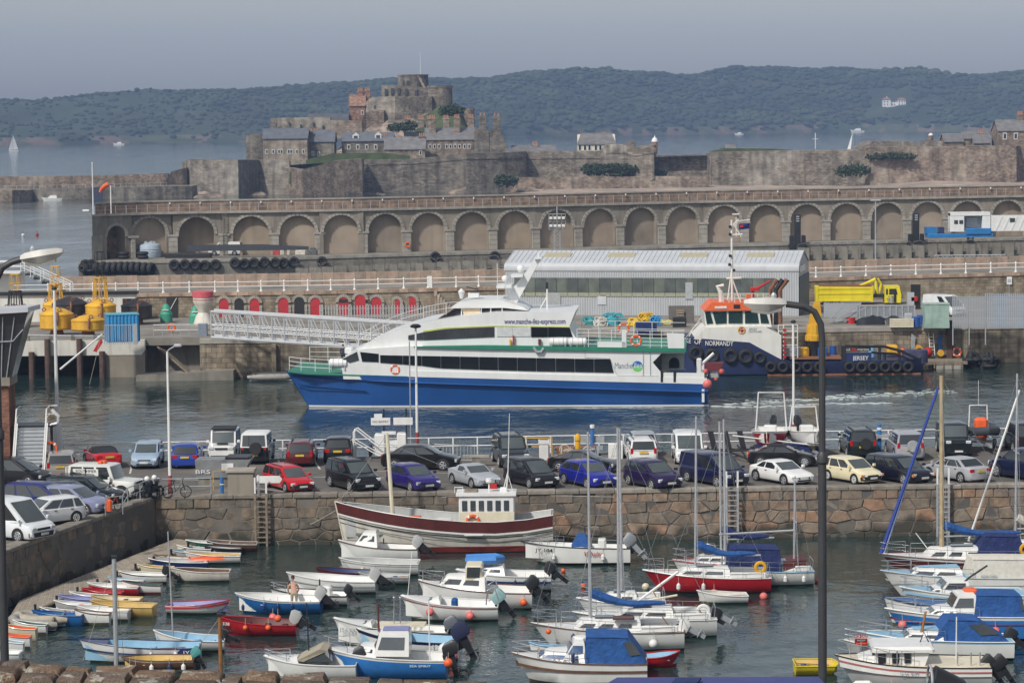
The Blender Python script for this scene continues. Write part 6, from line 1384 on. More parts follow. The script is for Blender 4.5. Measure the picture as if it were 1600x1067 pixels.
def P0(v,d=0): return Vector((v.x,v.y,0))
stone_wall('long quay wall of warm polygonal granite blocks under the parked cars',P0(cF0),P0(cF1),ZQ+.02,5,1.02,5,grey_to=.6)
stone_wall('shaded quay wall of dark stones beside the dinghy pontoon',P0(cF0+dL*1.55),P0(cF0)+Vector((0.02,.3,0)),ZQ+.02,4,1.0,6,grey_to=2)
def wall_ladder(px,label,rungs=11,m=M_GALV):
 p=G(px,QF(px),ZQ); T=thing('quay_ladder',label,'ladder',(p.x,p.y-.35,-.3),R(-1))
 for s in (-.32,.32): MB().bx(s-.06,s+.06,-.05,.08,0,3.3).build('rail',M_WOOD if m == M_WOOD else m,T); MB().bx(s-.05,s+.05,-.02,.08,3.3,4.2).build('grab_post',M_WHITE,T)
 for i in range(rungs): MB().bx(-.3,.3,-.02,.05,.2+.29*i,.26+.29*i).build('rung',M_ALU if m != M_WOOD else m,T)
wall_ladder(408,'timber quay ladder with white grab posts before the red estate',11,M_WOOD); wall_ladder(1143,'grey quay ladder with white grab posts below the navy van',11); wall_ladder(1472,'quay ladder with white posts behind the tall wooden mast',11)
BR=thing('quay_railing','white two bar railing along the harbour side of the car park','railing',G(100,QB(100),ZQ)); o=BR.location.copy()
bp=lambda px: G(px,QB(px),ZQ)-o
pm=MB().bx(-.04,.04,-.04,.04,0,1.1).mesh('post',M_WHITE)
for a,b in ((100,1160),(1160,1640)):
 px=a
 while px <= b: put('post',pm,BR,bp(px)); px += 38
 for z in (1.08,.55): MB().path([bp(x)+Vector((0,0,z)) for x in (a,(a+b)/2,b)],.04,5).build('rail',M_WHITE if a not in (100,) or z>1 else M_WHITE,BR)
# == CARS
GH={  # L,W,H,top line of the body (u from tail 0 to nose 1,height),cabin: base tail/cowl u,roof tail/front u,side windows (v along cabin),wheel radius
 'hatch':  (3.95,1.70,1.46,[(0,.62),(.012,.86),(.05,.93),(.70,.95),(.76,.93),(.93,.77),(.985,.62),(1,.42)],.015,.775,.10,.56,[(.05,.22),(.27,.58),(.62,.93)],.31),
 'hatch3': (4.1,1.70,1.40,[(0,.6),(.012,.86),(.05,.93),(.68,.92),(.74,.90),(.93,.74),(.985,.6),(1,.42)],.03,.755,.17,.54,[(.06,.42),(.46,.93)],.31),
 'saloon': (4.55,1.76,1.43,[(0,.6),(.012,.88),(.05,.97),(.17,.99),(.70,.94),(.76,.92),(.94,.75),(.985,.62),(1,.42)],.13,.765,.27,.57,[(.04,.16),(.2,.54),(.58,.93)],.32),
 'estate': (4.55,1.74,1.48,[(0,.6),(.012,.86),(.05,.93),(.72,.93),(.77,.91),(.94,.75),(.985,.62),(1,.42)],.01,.785,.06,.6,[(.03,.28),(.32,.60),(.64,.94)],.32),
 'suv':    (4.45,1.80,1.72,[(0,.7),(.012,1.0),(.05,1.06),(.70,1.08),(.75,1.05),(.95,.92),(.985,.8),(1,.52)],.01,.77,.05,.58,[(.03,.28),(.32,.60),(.64,.94)],.36),
 'mpv':    (4.2,1.74,1.62,[(0,.6),(.012,.9),(.05,.98),(.74,.96),(.80,.93),(.95,.78),(.985,.64),(1,.45)],.01,.85,.07,.58,[(.03,.25),(.29,.56),(.6,.92)],.32),
 'coupe':  (4.2,1.74,1.29,[(0,.58),(.012,.84),(.05,.90),(.18,.91),(.66,.87),(.72,.85),(.93,.68),(.985,.55),(1,.40)],.10,.73,.30,.53,[(.14,.40),(.45,.92)],.32),
 'jeep':   (4.0,1.78,1.98,[(0,.7),(.01,1.12),(.05,1.16),(.66,1.18),(.70,1.14),(.97,1.08),(.995,1.0),(1,.55)],.005,.70,.03,.64,[(.05,.32),(.36,.62),(.68,.94)],.40),
 'van':    (4.9,1.92,2.1,[(0,.7),(.01,1.06),(.05,1.1),(.78,1.1),(.84,1.05),(.96,.86),(.99,.7),(1,.5)],.005,.90,.02,.66,[(.70,.93)],.34),
 'lcv':    (4.7,1.84,1.82,[(0,.7),(.01,1.0),(.05,1.04),(.76,1.02),(.82,.98),(.96,.84),(.99,.7),(1,.5)],.005,.86,.03,.62,[(.60,.93)],.33),
 'roadster':(3.9,1.64,1.24,[(0,.58),(.012,.84),(.05,.90),(.22,.92),(.62,.86),(.70,.84),(.93,.68),(.985,.55),(1,.40)],.20,.70,.32,.52,[(.3,.92)],.30),
}
M_PLY=mat('yellow_plate',(.62,.42,.04),.5); M_PLW=mat('white_plate',(.6,.6,.58),.5); M_TAIL=mat('tail_lamp',(.4,.01,.012),.25,.2,6); M_HEAD=mat('head_lamp',(.55,.57,.58),.12,.3,9); M_AMB=mat('amber_lamp',(.7,.2,.02),.3)
M_TRIM=mat('black_trim',(.02,.02,.021),.65,.2,6); M_CGLASS=glassy('car_glass',(.022,.027,.029),.04); M_CGL2=glassy('car_glass_pale',(.07,.085,.085),.05); M_RIM=mat('alloy',(.5,.51,.52),.3,.1,8,metal=.4); M_RIMW=mat('steel_wheel_white',(.6,.6,.58),.5)
_body={}
def car_meshes(kind,pm,trim):
 key=(kind,pm.name,trim)
 if key in _body: return _body[key]
 L,W,H,top,b0,b1,t0,t1,wins,wr=GH[kind]; w=W/2; boxy=kind in ('jeep','van','lcv')
 X=lambda u: (u-.5)*L
 us=sorted(set([0,.012,.03,.06,.12,.2,.3,.4,.5,.6,.66,.72,.78,.84,.9,.94,.97,.985,1]+[q[0] for q in top]))
 rings=[]
 for u in us:
  e=min(1,.80+.20*min(1,(u/.06))**.5,.76+.24*(min(1,(1-u)/.10))**.5) if not boxy else min(1,.92+.08*min(1,u/.03),.88+.12*min(1,(1-u)/.05))
  zt=interp(top,u); zl=.20+ (.10 if u<.02 or u>.98 else 0); ww=w*e
  zt=max(zt,zl+.12); mid=zl+(zt-zl)*.55
  half=[(ww*.90,zl),(ww*.985,zl+.10),(ww,mid),(ww*(.985 if not boxy else .995),zt-.10*min(1,(zt-zl))),(ww*(.90 if not boxy else .96),zt-.015),(ww*.5,zt+.02)]
  rings.append([(X(u),y,z) for y,z in half]+[(X(u),-y,z) for y,z in reversed(half)])
 body=MB().loft(rings).mesh('body',pm,38)
 zb0,zb1=interp(top,b0+.02)-.03,interp(top,b1)-.03
 tw=.80 if not boxy else .90; bw=.94 if not boxy else .97
 zr=H-.07
 nb=8; base=[]; roof=[];
 A_=[Vector((X(b0),-w*bw,zb0)),Vector((X(b1),-w*bw*.93,zb1)),Vector((X(b1),w*bw*.93,zb1)),Vector((X(b0),w*bw,zb0))]
 B_=[Vector((X(t0),-w*tw,zr)),Vector((X(t1),-w*tw,zr)),Vector((X(t1),w*tw,zr)),Vector((X(t0),w*tw,zr))]
 C_=[Vector((X(t0)+.14,-w*tw*.72,H)),Vector((X(t1)-.16,-w*tw*.72,H)),Vector((X(t1)-.16,w*tw*.72,H)),Vector((X(t0)+.14,w*tw*.72,H))]
 def ring(Q,bulge,b2):
  out=[]
  for i in range(4):
   p,q=Q[i],Q[(i+1) % 4]
   for k in range(4):
    t=k/4; v=p.lerp(q,t); s=4*t*(1-t)
    if i == 1: v.x += bulge*s
    elif i == 3: v.x -= b2*s
    elif i == 0: v.y -= .03*s
    else: v.y += .03*s
    out.append(v)
  return out
 cab=MB().loft([ring(A_,.10,.05),ring(B_,.05,.03),ring(C_,.03,.02)],caps=(True,True)).mesh('cabin',pm,40)
 def bil(a,b,c,d,u,v): return a.lerp(b,u).lerp(d.lerp(c,u),v)
 sides=[]
 for s in (-1,1):
  ia,ib=(0,1) if s<0 else (3,2)
  for u0,u1 in wins:
   q=[bil(A_[ia],A_[ib],B_[ib],B_[ia],u,v) for u,v in ((u0,.10),(u1,.10),(u1*.97+.015,.93),(u0*.97+.015,.93))]
   off=Vector((0,s*.03,0)); m_=sum((p for p in q),Vector())/4
   sides.append(MB().slab([p+off+Vector((0,s*.006,0)) for p in q],(0,s*.012,.003)).mesh('side_window',M_CGLASS))
 def pane(i,j,bul,nm,m):
  f=[]
  for v in (.08,.93):
   p,q=A_[i].lerp(B_[i],v),A_[j].lerp(B_[j],v); sg=1 if i == 1 else -1
   row=[]
   for k in range(7):
    t=.07+.86*k/6; x=p.lerp(q,t); x.x += sg*(bul*(1-v*.5)*4*t*(1-t)+.012); x.z += .012; row.append(x)
   f.append(row)
  mb=MB().loft(f,closed=False); n=len(mb.v); d=Vector((sg*.01,0,.008)); mb.v += [tuple(Vector(p)+d) for p in mb.v]; mb.f += [tuple(i+n for i in q) for q in mb.f]; mb.mi=[0]*len(mb.f); return mb.mesh(nm,m)
 ws=pane(1,2,.10,'windscreen',M_CGL2); rw=pane(3,0,.05,'rear_window',M_CGLASS)
 _body[key]=(body,cab,sides,ws,rw); return _body[key]
def car(label,kind,rgb,px,py,rz,rim='alloy',bumper=None,name='parked_car',cat='car',spare=False,bars=False,z=ZQ,group='cars parked on the quay',scale=1.0,rearwin=True,top=None,windows=True,amber=False):
 L,W,H,topl,b0,b1,t0,t1,wins,wr=GH[kind]; w=W/2; X=lambda u: (u-.5)*L
 pm=paint(*rgb); p=G(px,py,z) if not isinstance(px,Vector) else px
 T=thing(name,label,cat,p,R(rz),group); T.scale=(scale,)*3
 body,cab,sides,ws,rw=car_meshes(kind,pm,0)
 put('body',body,T); cb=put('cabin',cab,T)
 if top: cb.data=cab.copy(); cb.data.materials.clear(); cb.data.materials.append(top)
 if windows:
  for s in sides: put('side_window',s,T)
 put('windscreen',ws,T)
 if rearwin: put('rear_window',rw,T)
 rimm={'alloy': M_RIM,'white': M_RIMW,'black': M_TRIM,'steel': M_GALV}[rim]; sp=5 if rim == 'alloy' else 8
 for u in (.185,.815):
  for s in (-1,1):
   wl_=put('wheel',wheel_mesh(wr,.2,None),T,(X(u),s*(w-.09),wr)); wl_.rotation_euler=(0,0,0 if s<0 else pi)
   put('rim',rim_mesh(wr,.2,rimm,sp),wl_)
   put('wheel_arch',cached(('arch',round(wr,2)),lambda: MB().prism([(1.22*wr*cos(a*pi/10),1.22*wr*sin(a*pi/10)) for a in range(11)]+[(-1.1*wr,-.12),(1.1*wr,-.12)],-.012,.012).mesh('wheel_arch',M_TRIM)),T,(X(u),s*(w+.002),wr))
 zl=interp(topl,.975); boxy=kind in ('jeep','van','lcv')
 hm=cached(('hl',kind),lambda: MB().bev(-.10,.06,-.17,.17,-.09,.08,.04).mesh('headlight',M_HEAD)); tm=cached(('tl',kind),lambda: MB().bev(-.05,.08,-.09 if kind in ('estate','suv','mpv','jeep') else -.16,.09 if kind in ('estate','suv','mpv','jeep') else .16,-.16 if kind in ('estate','suv','mpv') else -.09,.17 if kind in ('estate','suv','mpv') else .09,.03).mesh('tail_light',M_TAIL))
 for s in (-1,1):
  o=put('headlight',hm,T,(L/2-.10*(1 if not boxy else .3),s*w*.70,zl-.07)); o.rotation_euler=(0,0,-s*R(14) if not boxy else 0)
  o=put('tail_light',tm,T,(-L/2+.06,s*w*(.80 if kind in ('estate','suv','mpv','jeep') else .72),interp(topl,.02)-.10+(.06 if kind in ('estate','suv','mpv') else 0)))
  if amber: MB().box((L/2-.05,s*w*.92,zl-.07),(.12,.08,.14)).build('indicator',M_AMB,T)
  u=b1-.045; put('wing_mirror',cached(('mir',pm.name),lambda: MB().bev(-.07,.07,-.1,.1,0,.15,.03).mesh('wing_mirror',pm)),T,(X(u),s*(w+.10),interp(topl,u)+.02))
  if len(wins)>1:
   for q in wins[-2:]: put('door_handle',cached('dh',lambda: MB().box((0,0,0),(.16,.03,.035)).mesh('door_handle',M_TRIM)),T,(X(b0+(b1-b0)*q[0]+.03),s*(w+.004),interp(topl,.5)-.14))
 bm_=bumper or pm
 for sg,nm in ((1,'front_bumper'),(-1,'rear_bumper')):
  put(nm,cached((nm,kind,bm_.name),lambda: MB().loft([[(sg*(L/2-.16),-w*.97,.30),(sg*(L/2+.0),-w*.70,.28),(sg*(L/2+.05),0,.28),(sg*(L/2),w*.70,.28),(sg*(L/2-.16),w*.97,.30)],[(sg*(L/2-.16),-w*.985,.50),(sg*(L/2+.02),-w*.74,.52),(sg*(L/2+.08),0,.53),(sg*(L/2+.02),w*.74,.52),(sg*(L/2-.16),w*.985,.50)]]).mesh(nm,bm_)),T)
 put('number_plate',cached(('pf',kind),lambda: MB().box((L/2+.09,0,.42),(.02,.52,.115)).mesh('number_plate',M_PLW)),T)
 put('number_plate',cached(('pr',kind),lambda: MB().box((-L/2-.03,0,.74 if not boxy else .62),(.06,.52,.12)).mesh('number_plate',M_PLY)),T)
 put('grille',cached(('gr',kind),lambda: MB().box((L/2+.015,0,zl-.11),(.06,w*.9,.11)).box((L/2+.055,0,.33),(.04,w*1.1,.08)).mesh('grille',M_TRIM)),T)
 if bars:
  for s in (-1,1): put('roof_rail',cached(('rr',kind),lambda: MB().path([(X(t0)+.1,0,H-.06),(X(t0)+.2,0,H+.03),(X(t1)-.2,0,H+.03),(X(t1)-.1,0,H-.06)],.025,4).mesh('roof_rail',M_TRIM)),T,(0,s*w*.62,0))
 if spare:
  o=MB().lathe([(wr*.3,-.1),(wr*.95,-.1),(wr,-.05),(wr,.1),(wr*.3,.12)],18); o.v=[(z,x,y) for x,y,z in o.v]; o.build('spare_wheel',M_TRIM if spare is True else spare,T,(-L/2-.14,-.12,.95 if kind != 'jeep' else 1.05))
 return T
K_BLK,K_NAVY=(14,15,18),(20,24,52)
car('red estate car with roof bars by the timber quay ladder','estate',(190,22,30),451,764,-62,'steel',M_TRIM,bars=True,scale=.92)
car('black tall estate with a bonnet scoop between red and violet cars','suv',K_BLK,552,763,-62,scale=.97,bars=True)
car('violet blue three door hatchback beside the black tall estate','hatch3',(44,32,110),646,763,-62)
car('silver folding roof coupe in the near row behind the fishing boat','roadster',(168,172,178),741,758,-62)
car('charcoal five door hatchback between the silver coupe and royal blue car','mpv',(30,30,34),830,758,-62,scale=.97)
car('royal blue three door hatchback with alloy wheels','hatch3',(28,36,140),919,758,-62,scale=1.02)
car('dark purple five door hatchback next to the navy van','hatch',(38,26,66),1020,760,-62,scale=1.03)
car('dark navy panel van in the near row of the quay','lcv',(20,24,62),1116,755,-58,name='parked_van',cat='van',scale=.98)
car('white sports coupe with round headlamps and rear spoiler','coupe',(232,232,230),1221,753,-58)
car('cream older five door hatchback with black bumpers','hatch',(226,216,180),1331,752,-58,'white',M_TRIM,amber=True,scale=.97)
car('navy estate car with amber indicators between cream and silver cars','estate',(18,20,40),1404,751,-58,amber=True)
car('silver saloon parked tail out beside the tall wooden mast','saloon',(168,170,174),1493,749,122,scale=.96)
car('dark blue luxury off roader at the end of the near row','suv',(20,26,58),1602,747,122,scale=1.05)
car('black saloon with chrome waistline parked broadside','saloon',(12,12,14),658,732,-8,scale=1.03)
car('black coupe cabriolet parked behind the royal blue car','coupe',(14,14,16),912,736,-18,scale=.98)
car('matt black classic fastback coupe before the boat trailers','coupe',(22,22,24),1223,727,-6,'steel',top=paint(24,24,26,False))
car('silver beige estate seen from behind beside the metal staircase','estate',(150,145,140),97,741,97)
car('red open two seater with black hood seen from behind','roadster',(196,16,28),160,727,112,top=mat('black_hood',(.02,.02,.021),.9))
car('ice blue small hatchback facing the basin','hatch',(150,170,190),231,727,-89)
car('bright blue small hatchback seen from behind','hatch',(30,62,150),294,727,91)
t=car('white boxy off roader with black roof rack facing the basin','jeep',(226,226,222),351,718,-90,'steel',M_TRIM,scale=.97)
MB().bx(-1.2,.7,-.75,.75,2.02,2.1).build('roof_rack',M_TRIM,t); MB().bx(.95,1.5,-.35,.35,1.19,1.21).build('bonnet_vent',M_TRIM,t)
car('black boxy off roader with white roof and spare wheel','jeep',(16,24,30),403,720,88,spare=True,scale=.97,top=M_WHITE)
car('maroon estate with roof bars seen from behind','estate',(84,14,22),472,723,91,bars=True)
car('black hatchback with tinted glass seen from behind by the white steps','hatch',(14,14,17),531,718,90,scale=1.04)
car('dark grey off roader with slotted grille facing the basin','suv',(38,42,48),798,725,-82,scale=1.04,bars=True)
car('silver compact car tucked behind the white estate at the railing','hatch',(150,155,160),1003,708,92)
car('white estate with roof bars seen from behind by the silver mast','estate',(222,222,220),1000,719,93,bars=True,scale=1.02)
car('white van facing the basin beside the flatbed frames','lcv',(226,226,224),1075,720,-90,name='parked_van',cat='van',scale=.97,bumper=M_TRIM)
car('dark green off roader with rear spare wheel and roof rack','suv',(16,28,26),1340,710,92,spare=True,bars=True)
car('silver off roader with a hard silver spare wheel cover','suv',(158,160,166),1413,714,92,spare=M_ALU)
car('dark green tall off roader facing the basin behind the wooden mast','jeep',(18,28,30),1490,709,-90,scale=.98)
car('black off roader seen from behind at the far end of the railing','jeep',(16,18,22),1597,704,92,spare=True,scale=.95)
DF=car('white long off roader van with amber roof beacon','jeep',(220,220,214),166,778,-14,'steel',M_TRIM,name='utility_vehicle',cat='off roader',scale=1.0,rearwin=False)
for u in (-1.25,-.45): MB().box((u,-.845,1.5),(.72,.05,.5)).build('side_panel',paint(220,220,214),DF)
lettering('SOUTHPIER',.2,M_TRIM,DF,(-.82,-.875,1.62),width=1.25,bold=.01); lettering('MARINE',.09,M_INK2,DF,(-.82,-.875,1.46),width=.9)
MB().bev(-.35,-.1,-.35,.35,2.0,2.12,.04).bev(-.1,.05,-.2,.2,2.0,2.14,.04).build('beacon',M_ORANGE,DF); MB().slab([(-2.0,-.8,.7),(-2.0,-.05,.7),(-2.05,-.05,1.8),(-2.05,-.8,1.8)],(-.05,0,0)).build('rear_door',M_WHITE,DF)
car('dark green estate with roof bars behind the white utility vehicle ramp','estate',(12,30,38),133,785,-22,bars=True)
car('dark teal hatchback parked beside the lilac saloon','saloon',(12,34,46),104,792,-22)
car('lilac grey hatchback with alloy wheels near the ramp rails','hatch',(136,142,172),116,801,-24,scale=1.02)
car('deep blue people carrier behind the white hatchback','mpv',(24,34,104),66,799,-20)
car('white older hatchback nose down towards the dark lamp post','hatch',(224,226,226),76,818,-138,'white',M_TRIM,scale=.97)
VN=car('white panel van with a green swoosh at the dark lamp post','van',(222,226,228),14,840,-34,'steel',M_TRIM,name='parked_van',cat='van')
MB().slab([(1.0,-.965,1.0),(1.9,-.965,1.06),(1.4,-.965,1.0)],(0,-.01,0)).build('swoosh',mat('swoosh_green',(.05,.3,.25),.4),VN)
car('dark grey tall hatchback at the foot of the metal staircase','mpv',(26,26,32),22,757,-16)
car('black saloon half hidden behind the dark lamp post','saloon',(14,15,19),-22,782,-60)
car('white delivery van parked under the far arches','van',(215,215,210),352,399,178,name='parked_van',cat='van',z=ZA,group=None)
car('white delivery van roof showing above the palisade fence','van',(220,222,222),1476,493,-60,name='parked_van',cat='van',z=ZL,group=None)
# == SMALL CRAFT IN THE BASIN
M_GELC={'white': M_WGEL,'cream': mat('cream_gel',(.66,.58,.42),.35,.08,1.5,coat=.2,streak=.15),'blue': mat('boat_blue',(.015,.11,.32),.4,.12,1.5,streak=.2),'navy': M_NAVY,'red': mat('boat_red',(.40,.012,.02),.35,.12,1.5,coat=.3,streak=.15),'yellow': mat('boat_yellow',(.55,.38,.12),.5,.12,2,streak=.2),'green': mat('boat_green',(.02,.10,.075),.5,.15,2),'black': M_BLKP,'lilac': mat('boat_lilac',(.22,.24,.45),.5,.1,2),'orange': M_ORANGE,'brown': mat('boat_brown',(.13,.065,.04),.6,.25,3),'grey': mat('boat_grey',(.42,.43,.42),.5,.1,2,streak=.15),'maroon': mat('boat_maroon',(.09,.018,.016),.5,.15,1.5,streak=.2),'sky': mat('boat_sky',(.25,.45,.6),.5,.1,2),'antifoul_red': mat('antifoul_red',(.22,.03,.025),.7,.2,2),'dirty': mat('dirty_white',(.6,.57,.5),.6),'vivid': mat('vivid_yellow',(.62,.50,.02),.5,.1,2),'slime': mat('waterline_slime',(.10,.10,.055),.7,.3,3),'mid': mat('mid_blue',(.03,.18,.5),.4,.1,2,coat=.2)}
MG=lambda c: M_GELC[c] if isinstance(c,str) else c
def hb_(t,B,full=.55,tr=.16): return B/2*(sin(min(1,t/full)*pi/2)**.85)*(1-tr*max(0,(t-full)/(1-full))**2)
TS=[0,.02,.05,.1,.16,.24,.34,.46,.6,.74,.88,1]
def hull_parts(T,L,B,F,rise,cols=('white','white','white'),rub='white',full=.55,tr=.16,rake=.12,open_=True,inner='white',floor=.12,deckm=None,stripe=None,soft=True,stern_rise=0.0):
 zs=lambda t: F+rise*(1-t)**2.0+stern_rise*max(0,(t-.6)/.4)**2
 X=lambda t: (t-.5)*L
 def sec(t,off=0.0):
  h=max(.015,hb_(t,B,full,tr)-off); z=zs(t); sx=rake*L*(1-t)**3
  return X(t),h,z,sx
 rings=[]
 for t in TS:
  x,h,z,sx=sec(t); q=[(x,h,z),(x+sx*.18,h*.985,z-.12*(z)),(x+sx*.45,h*(.93 if soft else .96),z*.52),(x+sx*.85,h*(.74 if soft else .88),.10),(x+sx,h*.4,-.16),(x+sx,.01,-.26)]
  rings.append(q+[(a,-b,c) for a,b,c in reversed(q)])
 mb=MB(); n=12
 mb.v=[p for r_ in rings for p in r_]
 rows=[0,1,1,2,2,2,2,2,1,1,0]; cols=tuple(cols[:2])+('slime' if cols[2] in ('white','dirty','grey') else cols[2],)
 for i in range(len(TS)-1):
  for j in range(n-1): mb.f.append((i*n+j,i*n+j+1,(i+1)*n+j+1,(i+1)*n+j)); mb.mi.append(rows[j])
 e=(len(TS)-1)*n; mb.f.append(tuple(e+j for j in range(n))); mb.mi.append(1)
 mb.build('hull',[MG(c) for c in cols],T,sharp=40)
 sh=[Vector((X(t),hb_(t,B,full,tr)+.01,zs(t)+.015)) for t in TS]
 MB().path(sh,.028,5).path([Vector((p.x,-p.y,p.z)) for p in sh],.028,5).tube(sh[-1],Vector((sh[-1].x,-sh[-1].y,sh[-1].z)),.03,5).build('gunwale',MG(rub),T)
 if stripe:
  c,v0,v1=stripe
  for s in (-1,1):
   mb=MB()
   for t0,t1 in zip(TS[1:],TS[2:]):
    P=lambda t,v: Vector((X(t)+rake*L*(1-t)**3*.3*v,s*(max(.015,hb_(t,B,full,tr))*(1-.03*v)+.012),zs(t)*(1-v)))
    mb.slab([P(t0,v0),P(t1,v0),P(t1,v1),P(t0,v1)],(0,-s*.01,0))
   mb.build('stripe',MG(c),T)
 if open_:
  t0=.05; rings=[]
  for t in [q for q in TS if q >= t0]:
   x,h,z,sx=sec(t,.07); f=min(z-.08,floor); x=min(x,L/2-.08); rings.append([(x,h,z),(x,h*.9,(z+f)/2),(x,h*.74,f),(x,-h*.74,f),(x,-h*.9,(z+f)/2),(x,-h,z)])
  mb=MB().loft(rings,closed=False); b=len(mb.v); r_=rings[-1]; mb.add(r_,[tuple(range(6))]); mb.build('interior',MG(inner),T,sharp=40)
 elif deckm is not None:
  rings=[[(X(t),hb_(t,B,full,tr)-.01,zs(t)-.02),(X(t),hb_(t,B,full,tr)*.5,zs(t)+.03),(X(t),0,zs(t)+.05),(X(t),-hb_(t,B,full,tr)*.5,zs(t)+.03),(X(t),-hb_(t,B,full,tr)+.01,zs(t)-.02)] for t in TS]
  MB().loft(rings,closed=False).build('deck',MG(deckm),T,sharp=40)
 return zs,X
def thwarts(T,L,B,zs,ts,m,full=.55,tr=.16,z=None):
 for t in ts:
  h=hb_(t,B,full,tr)-.06; zz=(z if z is not None else zs(t)*.68); MB().bx((t-.5)*L-.12,(t-.5)*L+.12,-h,h,zz-.03,zz).build('thwart',MG(m),T)
def outboard(T,x,y,z,col='black',s=1.0,tilt=55,leg=None):
 m=MG(col) if isinstance(col,str) else col
 o=MB().loft([[(-.10,-.13,0),(.34,-.13,0),(.34,.13,0),(-.10,.13,0)],[(-.16,-.17,.12),(.42,-.17,.14),(.42,.17,.14),(-.16,.17,.12)],[(-.14,-.16,.34),(.38,-.16,.42),(.38,.16,.42),(-.14,.16,.34)],[(-.04,-.10,.44),(.28,-.10,.52),(.28,.10,.52),(-.04,.10,.44)]]).build('outboard_motor',m,T,(x,y,z)); o.rotation_euler=(0,R(-tilt),0); o.scale=(s,s,s)
 lm=leg or M_BLKP
 MB().loft([[(-.02,-.07,.02),(.24,-.07,.02),(.24,.07,.02),(-.02,.07,.02)],[(.02,-.04,-.55),(.2,-.04,-.55),(.2,.04,-.55),(.02,.04,-.55)],[(.0,-.02,-.85),(.2,-.02,-.85),(.2,.02,-.85),(.0,.02,-.85)]]).lathe([(.02,-.2),(.06,-.12),(.06,.12),(.03,.2)],8,(0,0,0)).build('leg',lm,o)
 MB().slab([(-.06,-.12,-.52),(.36,-.12,-.52),(.36,.12,-.52),(-.06,.12,-.52)],(0,0,-.02)).build('cavitation_plate',lm,o)
 p=MB()
 for k in range(3): a=k*2.1; p.slab([(.26,0,-.66),(.26,.13*cos(a)-.05*sin(a),-.66+.13*sin(a)+.05*cos(a)),(.29,.15*cos(a),-.66+.15*sin(a)),(.26,.13*cos(a)+.05*sin(a),-.66+.13*sin(a)-.05*cos(a))],(.015,0,0))
 p.build('propeller',M_ALU if leg else M_BLKP,o)
 MB().bx(-.2,.0,-.1,.1,-.3,.06).build('bracket',M_BLKP,o)
 return o
def fender(T,x,y,z,r=.1,L=.4,m=M_WHITE,ball=False):
 mb=MB().ball((0,0,0),r,12,8) if ball else MB().lathe([(.02,-L/2),(r,-L/2+r),(r,L/2-r),(.02,L/2)],10)
 o=mb.build('fender',m,T,(x,y,z)); MB().tube((0,0,r if ball else L/2),(0,.06,.35+L/2),.012,4).build('lanyard',M_ROPE,o)
def cabin(T,x0,x1,w0,w1,z0,h,m='white',rake0=.4,rake1=.1,tw=.82,wins=2,winm=None,name='cabin',wz=(.42,.82),roofm=None,front=True):
 m=MG(m)
 A_=[Vector((x0,-w0,z0)),Vector((x1,-w1,z0)),Vector((x1,w1,z0)),Vector((x0,w0,z0))]
 B_=[Vector((x0+rake0,-w0*tw,z0+h)),Vector((x1-rake1,-w1*tw,z0+h)),Vector((x1-rake1,w1*tw,z0+h)),Vector((x0+rake0,w0*tw,z0+h))]
 C_=[Vector((x0+rake0+.12,-w0*tw*.6,z0+h+.07)),Vector((x1-rake1-.05,-w1*tw*.6,z0+h+.08)),Vector((x1-rake1-.05,w1*tw*.6,z0+h+.08)),Vector((x0+rake0+.12,w0*tw*.6,z0+h+.07))]
 c=MB().loft([A_,B_,C_]).build(name,m,T,sharp=30)
 if roofm: MB().slab([p+Vector((0,0,.02)) for p in C_],(0,0,.02)).build('roof_panel',MG(roofm),c)
 wm=winm or M_GLASS
 bil=lambda a,b,c_,d,u,v: a.lerp(b,u).lerp(d.lerp(c_,u),v)
 for s in (-1,1):
  ia,ib=(0,1) if s<0 else (3,2)
  for k in range(wins):
   u0=.08+k*.86/wins; u1=u0+.86/wins-.08
   q=[bil(A_[ia],A_[ib],B_[ib],B_[ia],u,v)+Vector((0,s*.012,0)) for u,v in ((u0,wz[0]),(u1,wz[0]),(u1,wz[1]),(u0+.03,wz[1]))]
   MB().slab(q,(0,s*.015,.004)).build('window',wm,c)
 if front:
  for k in range(2):
   q=[bil(A_[3],A_[0],B_[0],B_[3],u,v)+Vector((-.015,0,.008)) for u,v in ((.06+.46*k,wz[0]),(.48+.46*k,wz[0]),(.48+.46*k,wz[1]+.06),(.06+.46*k,wz[1]+.06))]
   MB().slab(q,(-.012,0,.006)).build('windscreen',wm,c)
 return c
def pulpit(T,L,B,zs,X,t1=.22,h=.55,full=.55,m=M_STEEL,aft=False,both=True):
 ts=[0,.04,.1,t1]; P=[Vector((X(t)+.05,max(.05,hb_(t,B,full)-.05),zs(t)+h)) for t in ts]; Q=[Vector((p.x,-p.y,p.z)) for p in P]
 mb=MB().path(list(reversed(P))+Q,.02,4).path([p-Vector((0,0,h*.5)) for p in list(reversed(P))+Q],.015,4)
 for p in (P[1],P[3],Q[1],Q[3]): mb.tube(p,p-Vector((0,0,h)),.018,4)
 mb.build('pulpit',m,T)
def rails(T,L,B,zs,X,t0,t1,n,h=.55,full=.55,m=M_STEEL):
 for s in (-1,1):
  P=[Vector((X(t0+(t1-t0)*i/n),s*(hb_(t0+(t1-t0)*i/n,B,full)-.06),zs(t0+(t1-t0)*i/n)+h)) for i in range(n+1)]
  mb=MB().path(P,.014,4).path([p-Vector((0,0,h*.5)) for p in P],.010,4)
  for p in P: mb.tube(p,p-Vector((0,0,h)),.014,4)
  mb.build('guard_rail',m,T)
